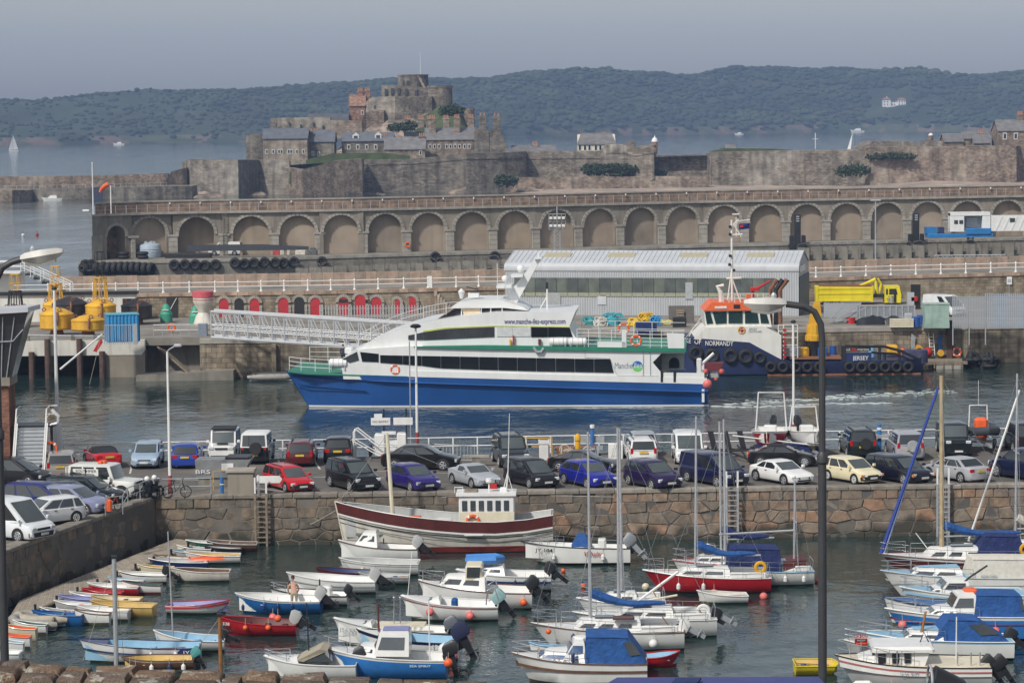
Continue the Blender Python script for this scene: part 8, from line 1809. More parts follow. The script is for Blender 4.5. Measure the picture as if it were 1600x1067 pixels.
MB().bx(b.x(728),b.x(757),-1.82,-1.76,zs(.65)-.72,zs(.65)-.6).build('rubbing_block',M_WHITE,T)
# == YACHTS
def yacht(label,x0,x1,yw,yaw=0,cols=('white','white','white'),B=2.4,F=.85,rise=.25,roof=(.25,.68),rh=.36,mpx=None,mtop=None,cover=None,boom=None,mastm=M_ALU,motor=None,stripe=None,rub='white',deckm='white',fenders=(),wins=2,mr=.065,name='sailing_yacht',forestay=True,winm=None):
 b=BT(label,name,'yacht',x0,x1,yw,yaw,'yachts in the basin'); T=b.T; L=b.L; full=.58
 zs,X=hull_parts(T,L,B,F,rise,cols,rub,full,.3,.16,False,deckm=deckm,stripe=stripe); b.zs,b.X,b.B=zs,X,B
 a,c=X(roof[0]),X(roof[1]); z0=F+.04
 cabin(T,a,c,hb_(roof[0],B)*.55,hb_(roof[1],B)*.68,z0,rh,'white',.45,.02,.85,wins,winm,'coachroof',(.35,.75),None,False)
 k=MB().bx(X(roof[1])+.02,X(.95),-B*.30,B*.30,zs(.8)+.035,zs(.8)+.06); k.build('cockpit_sole',mat('cockpit_grey',(.3,.31,.31),.7),T)
 for s in (-1,1): MB().bev(X(roof[1]),X(.96),s*B*.33-.07,s*B*.33+.07,zs(.8)+.03,zs(.8)+.3,.04).build('coaming',M_WGEL,T)
 MB().slab([(X(.42),-.28,z0+rh+.1),(X(.55),-.28,z0+rh+.1),(X(.55),.28,z0+rh+.1),(X(.42),.28,z0+rh+.1)],(0,0,.05)).build('hatch',M_GLASS2,T); MB().tube((X(.97),0,.3),(X(.86),0,zs(.9)+.55),.03,5).build('tiller',M_TEAK,T)
 pulpit(T,L,B,zs,X,.16,.6,full); rails(T,L,B,zs,X,.2,.92,5,.5,full)
 MB().path([(X(.98),-B*.3,zs(1)),(X(.99),-B*.3,zs(1)+.55),(X(.99),B*.3,zs(1)+.55),(X(.98),B*.3,zs(1))],.02,4).build('pushpit',M_STEEL,T)
 if mpx:
  mx=b.x(mpx); h=b.z(mtop)-F
  st=[(X(.01),0,zs(0),.97),(X(.99),0,zs(1),.99),(mx+.1,-B*.46,zs(.5),.55),(mx+.1,B*.46,zs(.5),.55),(mx+.1,-B*.46,zs(.5),.97),(mx+.1,B*.46,zs(.5),.97)]
  mast(T,mx,F,h,mr,mastm,st if forestay else st[1:],True,B*.5)
  if cover: sailcover(T,mx+.1,F+rh+.75,boom or L*.42,cover)
 if motor: outboard(T,L/2+.15,-.2,F-.05,motor,1.0,62,M_GALV)
 for x,kind in fenders: fender(T,b.x(x),-B*.53,.45,.2 if kind == 'ball' else .1,.4,M_WHITE,kind == 'ball')
 return b
b=yacht('red hulled yacht with white deck and yellow horseshoe lifebuoy',1003,1204,924,-1,('red','red','maroon'),2.3,.8,.28,mpx=1086,mtop=646,cover=M_BLUE,boom=2.9,fenders=((1058,'l'),(1097,'l')),winm=M_GLASS2)
MB().torus((b.x(1187),-.7,1.35),.24,.09,14,6,'y').build('horseshoe_buoy',M_YEL,b.T); fender(b.T,b.x(1113),-1.5,.2,.2,.2,M_PINK,True)
yacht('small white yacht with red stripe half hidden by the red yacht',1050,1170,902,0,('white','white','antifoul_red'),2.0,.75,.2,mpx=1134,mtop=652,cover=None,rub='red')
b=yacht('white yacht with maroon cabin and dark blue cockpit tent',1120,1270,912,1,('white','white','white'),2.3,.75,.2,(.55,.8),.4,mpx=1241,mtop=748,cover=None,fenders=((1223,'l'),(1252,'l')),rub='sky')
canvas(b.T,b.x(1135),b.x(1218),.95,.8,1.15,M_DBLUE,.1,'cockpit_tent',False,.1); MB().prism([(b.x(1222),.8),(b.x(1258),.8),(b.x(1258),1.35),(b.x(1222),1.25)],-.7,.7).build('maroon_trunk',MG('maroon'),b.T); MB().tube((b.x(1122),0,2.55),(b.x(1240),0,2.75),.06,6).build('boom',M_ALU,b.T)
yacht('slim yacht with a tall grey mast beside the cockpit tent yacht',1102,1190,893,0,('white','navy','navy'),1.9,.7,.2,mpx=1127,mtop=655,cover=M_DBLUE,boom=2.4)
b=yacht('white yacht with vivid blue sail cover and round white fenders',828,1070,1012,-2,('white','white','white'),2.5,.85,.3,(.26,.72),.42,mpx=922,mtop=668,cover=M_BLUE,boom=3.3,motor='white',fenders=((944,'ball'),(981,'ball'),(1021,'ball')),rub='brown',wins=3)
MB().bev(b.x(958),b.x(992),-.95,-.6,1.45,1.6,.05).build('canoe_on_deck',mat('dark_brown_cover',(.09,.05,.045),.6),b.T); fender(b.T,b.x(896),-1.25,.7,.1,.45,M_NAVY); fender(b.T,b.x(857),-.9,.95,.13,.2,M_ORANGE,True)
b=yacht('white yacht with raised spar and horseshoe buoy behind the blue covered one',893,1120,992,-1,('white','white','white'),2.4,.85,.25,(.28,.7),.36,mpx=966,mtop=662,cover=None,motor='black',wins=2)
MB().tube((b.x(980),-.4,1.3),(b.x(1060),-.6,b.z(887)),.07,6).build('raised_spar',M_WHITE,b.T); MB().tube((b.x(985),-.5,b.z(938)),(b.x(1058),-.7,b.z(924)),.05,6).build('boat_hook',M_CREAM,b.T); MB().torus((b.x(1099),-.5,b.z(951)),.26,.08,14,6,'y').build('horseshoe_buoy',M_WHITE,b.T)
yacht('narrow yacht whose bare mast stands next to its neighbour',900,1040,962,0,('white','white','navy'),2.0,.7,.2,mpx=972,mtop=664,cover=None)
b=yacht('white wooden yacht with maroon waterline and tall varnished mast',1372,1640,900,1,('white','maroon','maroon'),2.8,.95,.3,(.25,.62),.5,mpx=1471,mtop=582,cover=M_BLUE,boom=4.0,mastm=mat('old_spruce',(.42,.33,.2),.6,.2,2),mr=.13,forestay=False,wins=3,rub='maroon')
MB().tube((b.X(.01),0,1.25),(b.x(1466),0,b.z(600)),.09,6,.07).build('furled_jib',mat('furled_blue',(.03,.06,.3),.7),b.T); MB().tube((b.X(.015)+.12,0.05,1.25),(b.x(1464),0.05,b.z(606)),.06,6).build('furled_jib',mat('pale_blue_cloth',(.3,.38,.6),.7),b.T)
MB().tube((b.x(1476),-.5,b.z(868)),(b.x(1582),-.5,b.z(874)),.05,5).build('whisker_pole',M_WHITE,b.T); MB().tube((b.x(1470),0,b.z(884)),(b.x(1430),0,b.z(830)),.03,4).build('boat_pole',M_WHITE,b.T); canvas(b.T,b.x(1520),b.x(1600),1.0,1.2,1.0,M_DBLUE,.4,'spray_hood',False,.5); MB().torus((b.x(1598),-1,1.5),.26,.09,14,6).build('horseshoe_buoy',M_YEL,b.T)
b=yacht('white yacht with cream mainsail bundle and silver mast',1505,1690,880,0,('white','white','navy'),2.4,.85,.2,mpx=1586,mtop=580,cover=mat('cream_sail',(.55,.52,.45),.9,.1,3,bump=.5),boom=2.6)
MB().tube((b.x(1512),0,1.2),(b.x(1590),0,b.z(606)),.06,5).build('furled_genoa',M_SAIL,b.T)
def cruiser(label,x0,x1,yw,yaw,cols,cx0,cx1,h,B=2.5,F=.95,rise=.35,motor=None,stripe=None,tent=None,wins=2,rub='white',deckm='white',ch2=None,winm=None,name='cabin_cruiser',tilt=30,roofm=None,rake0=.6):
 b=BT(label,name,'boat',x0,x1,yw,yaw,'cabin boats on moorings'); zs,X=hull_parts(b.T,b.L,B,F,rise,cols,rub,.45,.1,.15,False,deckm=deckm,stripe=stripe,soft=False); b.zs,b.X,b.B=zs,X,B
 ta,tc_=b.x(cx0)/b.L+.5,b.x(cx1)/b.L+.5; b.cab=cabin(b.T,b.x(cx0),b.x(cx1),max(.3,hb_(max(.1,ta),B,.45)*.75),hb_(min(1,tc_),B,.45)-.14,F+.03,h,'white',rake0,.05,.85,wins,winm,'cabin',(.4,.8),roofm)
 if ch2: b.cab2=cabin(b.T,b.x(ch2[0]),b.x(ch2[1]),B*.36,B*.38,F+.03+h*.4,ch2[2],'white',.45,.05,.86,1,winm,'wheel_shelter',(.35,.85))
 if tent: canvas(b.T,b.x(tent[0]),b.x(tent[1]),B*.41,F+.02,tent[2],tent[3],tent[4],'canopy',True,tent[5] if len(tent)>5 else .35)
 pulpit(b.T,b.L,B,zs,X,.2,.5,.45); rails(b.T,b.L,B,zs,X,.2,.55,3,.45,.45)
 if motor: outboard(b.T,b.L/2+.1,0,F-.1,motor,1.1,tilt)
 return b
b=cruiser('white cabin cruiser with brown strake and bright blue canopy',798,1012,1062,-1.5,('white','white','brown'),832,915,.42,F=.85,tent=(913,1012,1.15,M_BLUE,.75,.1),rub='brown',stripe=('brown',.3,.42),ch2=(880,916,.7),winm=glassy('blue_glass',(.06,.12,.25)),wins=1)
lettering('Andena',.22,M_INK2,b.T,(b.x(892),-1.02,1.02),width=.7,shear=.3); MB().lathe([(.3,0),(.32,.05),(.32,.2),(.28,.24),(.05,.25)],14,(b.x(909),0,b.z(1001))).build('radar_dome',M_WHITE,b.T); MB().tube((b.x(924),.2,1.6),(b.x(925),.2,b.z(990)),.04,5).build('horn',M_BLKP,b.T); MB().torus((b.x(871),-1.04,1.1),.1,.02,12,4).build('porthole',M_STEEL,b.T); fender(b.T,b.x(896),-1.2,1.2,.08,.45,M_NAVY)
b=cruiser('white cruiser with pale blue decks and cream cockpit tent',1374,1630,932,0,('white','white','white'),1410,1500,.4,F=1.0,tent=(1508,1620,.95,mat('cream_canvas',(.6,.57,.5),.9),.2,.25),roofm='sky',rub='grey',deckm='sky',stripe=('grey',.3,.34)); lettering('PEDRONES',.16,M_INK2,b.T,(b.x(1540),-1.08,1.15),width=.8)
b=cruiser('white day cruiser with pale blue deck and dark curved screen',1404,1600,952,1,('white','white','white'),1440,1500,.3,F=.8,roofm='sky',deckm='sky',ch2=(1462,1510,.55),stripe=('sky',.15,.25)); MB().path([(b.x(1478),-.9,.9),(b.x(1512),-.7,1.7),(b.x(1540),-.5,2.2)],.05,5).build('dark_boom',M_BLKP,b.T)
b=cruiser('blue striped cabin boat with white wheelhouse and blue canopy',1381,1640,996,0,('white','mid','mid'),1440,1490,.35,F=1.05,B=2.6,tent=(1516,1598,1.0,M_BLUE,.2,.15),ch2=(1478,1522,.85),stripe=('antifoul_red',.28,.33),winm=M_GLASS2); fender(b.T,b.x(1404),-1.0,.8,.2,.2,M_PINK,True); fender(b.T,b.x(1548),-1.35,.5,.2,.2,M_PINK,True); MB().bev(b.x(1506),b.x(1526),-.4,.4,2.1,2.28,.08).build('liferaft',M_ORANGE,b.T)
b=BT('white flared bow launch lying inside the blue striped cabin boat','launch','boat',1379,1500,975,0,'cabin boats on moorings'); hull_parts(b.T,b.L,2.0,.95,.35,('white','white','white'),'black',.45,.1,.14,False,deckm='blue')
b=cruiser('light blue decked speedboat under a torn blue cover',1338,1580,1026,-1,('sky','white','white'),1400,1470,.35,F=.8,tent=(1452,1572,.95,M_BLUE,1.3,.7),motor='black',deckm='sky',roofm='sky',tilt=50); MB().path([(b.x(1435),-.6,1.0),(b.x(1440),-.6,1.6),(b.x(1444),-.5,2.1)],[.07,.06,.05],6).build('oar',M_TEAK,b.T)
for a in (1466,1476): MB().tube((b.x(a),-.8,.9),(b.x(a+14),-.7,b.z(964)),.02,4).build('a_frame',M_STEEL,b.T)
b=BT('grey boat carrying a red for sale board','grey_dayboat','boat',1318,1440,1030,0,'cabin boats on moorings'); zs,X=hull_parts(b.T,b.L,1.9,.7,.2,('grey','grey','grey'),'white',.45,.1,.12,False,deckm='grey'); pulpit(b.T,b.L,1.9,zs,X,.25,.5)
sb=MB().bx(b.x(1331),b.x(1351),-.95,-.92,.85,1.3).build('sale_board',M_RED,b.T); lettering('FOR SALE',.16,M_WHITE,sb,(b.x(1341),-.96,1.22),width=.5,bold=.01); MB().bx(b.x(1333),b.x(1349),-.97,-.955,1.0,1.1).build('sticker',M_TRIM,sb); lettering('MAC 5559',.09,M_WHITE,sb,(b.x(1341),-.975,1.05),width=.35); MB().bx(b.x(1333),b.x(1349),-.96,-.95,.89,.95).build('sticker',M_ORANGE,sb)
b=BT('white fishing launch with wheelhouse, red stripe and railed foredeck','fishing_launch','fishing boat',1304,1545,1078,-3,None); T=b.T; B=2.7; zs,X=hull_parts(T,b.L,B,1.15,.35,('white','grey','grey'),'black',.45,.08,.16,False,deckm='cream',stripe=('white',.02,.3)); b.zs,b.X=zs,X
for s in (-1,1):
 band2=MB()
 for t0,t1 in zip(TS[1:],TS[2:]): P=lambda t,v: Vector((X(t),s*(hb_(t,B,.45,.08)+.03),zs(t)-v)); band2.slab([P(t0,.14),P(t1,.14),P(t1,.20),P(t0,.20)],(0,-s*.01,0))
 band2.build('red_stripe',mat('dusty_red',(.4,.1,.09),.6),T)
wh=MB().loft([[(b.x(1362),-.9,1.2),(b.x(1442),-.95,1.2),(b.x(1442),.95,1.2),(b.x(1362),.9,1.2)],[(b.x(1365),-.85,b.z(1012)),(b.x(1450),-.9,b.z(1010)),(b.x(1450),.9,b.z(1010)),(b.x(1365),.85,b.z(1012))]]).build('wheelhouse',M_WGEL,T)
MB().bev(b.x(1360),b.x(1458),-1.05,1.05,b.z(1010),b.z(1001),.12).build('roof',M_WGEL,wh)
for a,c in ((1369,1381),(1391,1402),(1410,1421)): MB().bev(b.x(a),b.x(c),-.98,-.86,b.z(1027),b.z(1010),.04).build('window',M_GLASS,wh)
for y in (-.6,.1): MB().bx(b.x(1362)-.03,b.x(1362)+.06,y,y+.55,b.z(1027),b.z(1012)).build('window',M_GLASS,wh)
MB().loft([[(b.x(1330),-.5,1.2),(b.x(1365),-.8,1.2),(b.x(1365),.8,1.2),(b.x(1330),.5,1.2)],[(b.x(1342),-.4,1.5),(b.x(1365),-.7,1.6),(b.x(1365),.7,1.6),(b.x(1342),.4,1.5)]]).build('foredeck_trunk',M_WGEL,T)
rails(T,b.L,B,zs,X,.02,.5,6,.65,.45); MB().bx(b.x(1450),b.x(1540),-1.05,1.05,1.16,1.2).build('aft_deck',M_CREAM,T); lettering('G.G. A77',.18,M_INK2,T,(b.x(1416),-1.42,1.0),width=.75)
for a,z,ball in ((1344,.35,0),(1388,.35,1)):
 if ball: fender(T,b.x(a),-1.5,z,.28,.2,mat('bright_red_plastic',(.65,.03,.04),.45),True)
 else: o=MB().lathe([(.03,-.4),(.13,-.28),(.13,.28),(.03,.4)],10); o.v=[(z_,y,x) for x,y,z_ in o.v]; o.build('fender',M_WHITE,T,(b.x(a),-1.2,.55))
for a in (1493,1514,1528): MB().tube((b.x(a),-.9,1.15),(b.x(a),-.9,1.75),.03,5).build('rod_holder',M_STEEL,T)
MB().tube((b.x(1398),-1.2,1.15),(b.x(1398),-1.2,1.9),.03,5).build('cleat_post',M_STEEL,T); MB().path([(b.x(1438),0,b.z(1002)),(b.x(1444),0,b.z(985)),(b.x(1452),0,b.z(1002))],.03,5).build('roof_aerial',M_BLKP,T); MB().tube((b.x(1497),.6,1.1),(b.x(1498),.6,b.z(966)),.025,5).build('aerial',M_WHITE,T)
for a in (1548,1566): outboard(T,b.x(a)-.1,-.2,.9,'black',1.1,35)
for px,py,r_,m,nm in ((880,891,.12,M_ORANGE,'orange mooring buoy between the speedboat and the cruiser'),(911,916,.15,M_ORANGE,'orange pick-up buoy beyond the blue sail cover'),(1009,918,.2,M_CREAM,'cream mooring buoy under the red yacht bow'),(1193,933,.2,M_PINK,'pink mooring buoy under the red yacht stern'),(1277,907,.14,M_PINK,'small pink buoy by the cockpit tent yacht'),(1030,942,.14,M_YEL,'yellow mooring buoy near the raised spar'),(425,957,.18,M_PINK,'faded pink buoy between blue workboat and red boat'),(819,943,.2,M_ORANGE,'orange ball buoy against the white cabin cruiser stern')):
 T=thing('mooring_buoy',nm,'buoy',G(px,py+2,0)); MB().ball((0,0,r_*.6),r_,12,8).build('ball',m,T); MB().torus((0,0,r_*1.7),r_*.25,r_*.08,10,5).build('eye',M_BLKP,T)
for px,py in ((36,369),(58,368)): T=thing('sea_marker','tiny %s float on the open water beyond the jetty' % ('white' if px == 36 else 'red'),'float',G(px,py,0)); MB().ball((0,0,.2),.35,8,6).build('ball',M_WHITE if px == 36 else M_RED,T); MB().tube((0,0,.4),(0,0,1),.05,4).build('stick',M_BLKP,T)
b=cuddy('small white boat with open shelter behind the ferry bow',402,356,589,0,385,375,.1,motor='black',wins=0,F=.7,B=1.9); MB().path([(b.x(373),-.8,.8),(b.x(373),-.8,2.1),(b.x(400),-.8,2.0),(b.x(402),-.8,.8)],.08,6).path([(b.x(373),.8,.8),(b.x(373),.8,2.1),(b.x(400),.8,2.0),(b.x(402),.8,.8)],.08,6).bx(b.x(402),b.x(373),-.8,.8,2.05,2.12).build('shelter',M_WHITE,b.T)
inflatable('long grey inflatable workboat moored behind the ferry bow',470,388,594,MGI,.3,2.2,0,.0,'black',group=None); T=thing('floating_stage','low grey floating stage with posts behind the ferry bow','pontoon',G(425,587,0)); MB().bx(-1.6,5,0,2.4,.3,.8).build('deck',M_GALV,T)
for i in range(6): MB().tube((-1.4+i*1.1,.2,.8),(-1.4+i*1.1,.2,1.9),.05,5).build('post',M_GALV,T)
MB().bev(.8,2.0,.4,1.4,.8,1.9,.15).build('grey_cover',MGI,T); MB().tube((2,1.5,1.6),(5.5,1.5,2.8),.3,8).build('raised_tube',MGI,T)
# == things on the quay
def Q(px,py): return G(px,py,ZQ)
def lamp(px,ytop,ybase,label,head='arm',red=True,z=ZQ,r=.09):
 p=G(px,ybase,z); h=(ybase-ytop)*p.y/F_*1.005; T=thing('street_lamp',label,'lamp post',p)
 MB().tube((0,0,1.1 if red else 0),(0,0,h),r,8,r*.7).build('pole',M_WHITE,T)
 if red: MB().tube((0,0,0),(0,0,1.15),r*1.35,8).build('red_base',mat('faded_red_post',(.3,.06,.06),.7,.2,3),T)
 if head == 'arm': MB().path([(0,0,h),(.15,-.1,h+.15),(.5,-.2,h+.35)],.045,5).build('arm',M_GALV,T); MB().bev(.4,.85,-.32,-.08,h+.3,h+.45,.05).build('lamp_head',M_ALU,T)
 elif head == 'disc': MB().lathe([(.05,0),(.32,.05),(.36,.16),(.2,.26),(.03,.28)],14,(0,0,h)).build('lamp_head',M_BLKP,T)
 elif head == 'cap': MB().lathe([(.1,0),(.2,.08),(.1,.2)],10,(0,0,h)).build('lamp_head',M_BLKP,T)
 return T
lamp(266,548,774,'white quay lamp post with faded red foot beside the bicycle')
lamp(652,512,703,'white lamp post with round black head before the ferry','disc'); lamp(1240,504,690,'white lamp post behind the two trailer boats','cap')
T=lamp(91,452,716,'tall white flagstaff by the metal staircase','cap',False,r=.13); MB().tube((0,0,0),(0,0,2.2),.35,8,.25).build('plinth',M_WHITE,T)
tag(MB().tube((0,0,0),(0,0,7),.04,5).tube((0,0,4.6),(.3,0,4.6),.03,4).build('thin_mast',M_GALV,None,Q(642,704)),'thin grey pole beside the round headed lamp post','pole')
def cycle(label,px,py,rz,motor=False,c=M_BLKP):
 T=thing('motorcycle' if motor else 'bicycle',label,'motorcycle' if motor else 'bicycle',Q(px,py),R(rz)); w=.62 if motor else .52; r=.31 if motor else .34
 for s in (-1,1): o=MB().torus((0,0,0),r-.03,.07 if motor else .025,20,6).build('wheel',M_BLACK,T,(s*w,0,r)); MB().path([(-r*.8,0,0),(r*.8,0,0)],.012,4).path([(0,0,-r*.8),(0,0,r*.8)],.012,4).ball((0,0,0),.05,8,6).build('spokes',M_GALV,o)
 MB().path([(-w,0,r),(-.15,0,.85),(.35,0,.82),(-.05,0,.33),(-w,0,r)],.022 if not motor else .05,5).path([(-.05,0,.33),(-.17,0,.95)],.02,5).path([(.35,0,.8),(w,0,r)],.03,5).build('frame',c,T)
 MB().path([(.42,-.3,1.08),(.33,0,1.02),(.42,.3,1.08)],.02,5).tube((.33,0,.8),(.33,0,1.02),.02).build('handlebar',M_BLKP,T); MB().bev(-.32,-.05,-.08,.08,.93,1.0,.03).build('saddle',M_BLKP,T)
 if motor: MB().bev(-.3,.3,-.16,.16,.35,.75,.08).build('engine',c,T); MB().bev(-.1,.35,-.15,.15,.75,.98,.07).build('tank',c,T); MB().ball((.1,0,1.15),.16,10,8).build('helmet',M_WHITE,T); MB().bev(.45,.55,-.12,.12,.85,1.1,.04).build('headlamp',M_GALV,T)
cycle('black bicycle leaning by the red footed lamp post',276,777,4); cycle('dark scooter with a white helmet by the ramp rail',228,780,40,True,mat('scooter_dark',(.02,.03,.035),.4)); cycle('black motorcycle behind the scooter',240,778,60,True); cycle('bicycle with orange panniers on the ramp railing',175,800,60,False,M_ORANGE)
T=thing('ramp_railing','grey tube railing round the head of the steps','railing',Q(165,806)); o=T.location.copy(); pts=[Q(*q)-o for q in ((165,806),(192,803),(200,790),(238,776),(330,774))]
for z in (.55,1.0): MB().path([p+Vector((0,0,z)) for p in pts],.03,5).build('rail',M_GALV,T)
for p in pts+[pts[2].lerp(pts[3],.5),pts[3].lerp(pts[4],.5)]: MB().tube(p,p+Vector((0,0,1)),.03,5).build('post',M_GALV,T)
o=MB().bev(-.15,.15,-.1,.1,.3,.95,.08).build('life_jacket',M_ORANGE,None,Q(171,807)); tag(o,'orange life jacket hung on the ramp railing','life jacket')
T=thing('waste_skip','grey steel skip with white stencilled letters','skip',Q(350,757),R(-3)); MB().loft([[(-1.5,-.7,.5),(1.1,-.7,.5),(1.1,.8,.5),(-1.5,.8,.5)],[(-1.55,-.8,1.55),(1.7,-.8,1.55),(1.7,.9,1.55),(-1.55,.9,1.55)]]).build('body',mat('skip_grey',(.22,.23,.235),.6,.2,2,streak=.3),T); MB().bx(-1.4,1.0,-.6,.7,0,.5).build('base',M_CONCD,T); MB().bev(.2,1.6,-.7,.7,1.56,1.72,.04).build('lid',M_BLKP,T); lettering('BRS',.32,M_WHITE,T,(-1.1,-.79,.85),width=.85); MB().bx(.0,.7,-.83,-.79,.95,1.35).build('notice',M_WHITE,T)
T=thing('stone_kiosk','squat stone bin store with a flat slab roof','kiosk',Q(376,775),R(-1)); MB().bx(-.72,.72,0,1.1,0,1.35).build('wall',M_CONC,T); MB().bev(-.82,.82,-.1,1.2,1.35,1.5,.04).build('slab',M_CONCL,T)
T=thing('bollard_gate','blue banded post in a yellow frame by the skip','post',Q(347,773)); MB().tube((0,0,0),(0,0,1.0),.1,8).build('post',mat('band_blue',(.03,.15,.4),.5),T); MB().torus((0,0,.6),.1,.03,10,4,'z').build('band',M_WHITE,T); MB().path([(-.5,.1,0),(-.5,.1,1.35),(.5,.1,1.35),(.5,.1,0)],.04,4).build('frame',M_YEL,T)
T=thing('white_sign_board','white arrow shaped board on posts by the red estate','sign',Q(418,775)); MB().prism([(-.6,.75),(.7,.75),(.85,.95),(.7,1.15),(-.6,1.15)],-.03,.03).build('board',M_WHITE,T); MB().tube((-.5,0,0),(-.5,0,1.2),.07).build('post',M_WHITE,T)
T=thing('harbour_steps','white handrails of the steps down to the harbour','handrail',Q(553,722))
for y in (0,1.2): MB().path([(0,y,1.9),(.2,y,2.0),(1.5,y,.95),(2.6,y,.95),(2.6,y,0)],.045,5).path([(0,y,1.3),(1.5,y,.4),(2.6,y,.4)],.04,5).tube((0,y,0),(0,y,1.9),.045,5).build('handrail',M_WHITE,T)
T=thing('white_launch','white boxy launch roof with aerials and sign boards at the steps','launch',Q(603,716)); MB().bev(-.7,-.05,0,1,.2,1.5,.06).bev(.7,1.3,0,1,.2,1.55,.06).bx(-.1,.75,.2,1,.2,1.05).build('housing',M_WHITE,T)
for x in (-.9,.5): MB().bx(x,x+1.2,-.05,.05,2.1,2.55).build('sign_board',M_WHITE,T); MB().tube((x+.8,.1,.9),(x+.8,.1,3.1),.05,5).build('mast',M_BLKP,T)
MB().bx(-.7,-.2,-.04,.04,2.55,2.8).build('top_plate',M_WHITE,T); put('tyre',tyre_mesh(.4,.25),T,(-.95,.2,.45)).rotation_euler=(0,0,pi/2)
lettering('NO ENTRY',.2,M_TRIM,T,(-.3,-.06,2.3),width=1.0)
T=thing('crowd_barrier','grey barred crowd barrier behind the black saloon','barrier',Q(718,722),R(-25))
for i in range(12): put('bar',cached('cbar',lambda: MB().tube((0,0,.15),(0,0,1.0),.02,4).mesh('bar',M_GALV)),T,(-1.6+.16*i*1.5,0,0))
MB().path([(-1.7,0,0),(-1.7,0,1.05),(1.2,0,1.05),(1.2,0,0)],.03,5).tube((-1.7,0,.15),(1.2,0,.15),.025).build('frame',M_GALV,T)
T=thing('plank_table','low bench of pale planks on a block','bench',Q(744,728)); MB().bx(-.8,.8,-.2,.2,.55,.68).build('seat',M_CONCL,T); MB().bx(-.25,.25,-.15,.15,0,.55).build('leg',M_CONCD,T)
for px,py,kind in ((850,718,'bin'),(886,722,'rope'),(900,716,'log'),(903,722,'yel'),(922,712,'blue'),(926,722,'rope2'),(962,716,'box'),(840,714,'yrail')):
 p=Q(px,py)
 if kind == 'bin': tag(MB().bev(-.3,.3,-.2,.2,0,1.25,.05).bx(-.34,.34,-.24,.24,1.0,1.25).build('white_bin',M_WHITE,None,p),'upright white bin near the harbour railing','bin')
 elif kind in ('rope','rope2'):
  T=thing('gear_heap','heap of %s with orange floats on the quay' % ('brown rope' if kind == 'rope' else 'pale net'),'fishing gear',p); rnd=random.Random(px); mb=MB()
  for i in range(12): mb.torus((rnd.uniform(-.4,.4),rnd.uniform(-.2,.2),.15+.1*i*.6),rnd.uniform(.2,.45),.05,10,4,rnd.choice('xyz'))
  mb.build('rope',M_ROPE if kind == 'rope' else M_GALV,T)
  for i in range(3): MB().ball((rnd.uniform(-.4,.4),-.35,.3+.15*i),.14,8,6).build('float',M_ORANGE,T)
 elif kind == 'log': tag(MB().tube((-1.3,0,.65),(1.2,0,.65),.13,8).bx(-1.2,-1.0,-.3,.3,0,.6).bx(.9,1.1,-.3,.3,0,.6).build('timber_baulk',M_RUST,None,p),'rusty brown baulk lying on blocks by the railing','timber')
 elif kind == 'yel': tag(MB().lathe([(.16,0),(.16,1.3),(.2,1.35),(.2,1.55),(.1,1.75)],10).build('yellow_post',M_YEL,None,p),'stout yellow mooring post with a rounded cap','post')
 elif kind == 'blue': T=thing('service_pillar','grey utility rack with a blue and white pillar','utility pillar',p); MB().bx(-.9,.9,.1,.3,.8,1.2).bx(-.8,.8,.1,.3,.35,.6).build('rack',M_GALV,T); MB().tube((.15,0,0),(.15,0,1.75),.13,8).build('pillar',mat('band_blue',(.03,.15,.4),.5),T); MB().tube((.15,0,1.75),(.15,0,1.95),.15,8).build('cap',M_WHITE,T)
 elif kind == 'box': tag(MB().bev(-.45,.45,-.3,.3,0,.95,.04).bx(-.3,.3,-.32,-.3,.2,.75).build('white_locker',M_WHITE,None,p),'white locker by the harbour railing','locker')
 else: T=thing('yellow_barrier','yellow tube barrier near the upright white bin','barrier',p); MB().path([(-.9,0,0),(-.9,0,1.2),(.9,0,1.2),(.9,0,0)],.05,5).tube((-.9,0,.65),(.9,0,.65),.04).build('frame',M_YEL,T)
T=thing('utility_pillar','blue and white pillar with steel table beside the green off roader','utility pillar',Q(1374,706)); MB().tube((0,0,0),(0,0,1.75),.13,8).build('pillar',mat('band_blue',(.03,.15,.4),.5),T); MB().tube((0,0,1.4),(0,0,1.55),.15,8).build('band',M_WHITE,T); MB().bx(-.5,1.1,-.3,.3,.9,1.1).bx(-.4,-.2,-.2,.2,0,.9).bx(.8,1,-.2,.2,0,.9).build('table',M_GALV,T)
def ashore(label,px,py,rz,L,B,cols,inner,cover=None,arch=None,motor='black',deckm=None,name='trailer_boat'):
 T=thing(name,label,'boat',Q(px,py)+Vector((0,0,.75)),R(rz)); zs,X=hull_parts(T,L,B,.75,.3,cols,'white',.45,.1,.14,True,inner,.3); outboard(T,L/2+.05,0,.85,motor,1.2,5)
 MB().bev(0,.6,-.4,.4,.3,1.15,.06).build('console',M_WGEL,T)
 if arch: MB().path([(L*.2,-B*.44,.7),(L*.2,-B*.36,arch),(L*.2,B*.36,arch),(L*.2,B*.44,.7)],.05,6).build('radar_arch',M_WHITE,T)
 r_=thing('boat_trailer','galvanised trailer under the '+label.split(' with')[0].replace('the ',''),'trailer',Q(px,py),R(rz))
 MB().bx(-L*.6,L*.4,-.08,.08,.42,.55).bx(-L*.3,L*.4,-B*.35,-B*.28,.45,.55).bx(-L*.3,L*.4,B*.28,B*.35,.45,.55).bx(L*.1,L*.2,-B*.5,B*.5,.35,.45).build('chassis',M_GALV,r_)
 for s in (-1,1): put('wheel',wheel_mesh(.3,.18,None),r_,(L*.15,s*B*.46,.3))
 return T,zs,X
T,zs,X=ashore('red and white launch with white hoop on a trailer',1203,712,80,5.2,2.2,('white','red','red'),'white',arch=3.1)
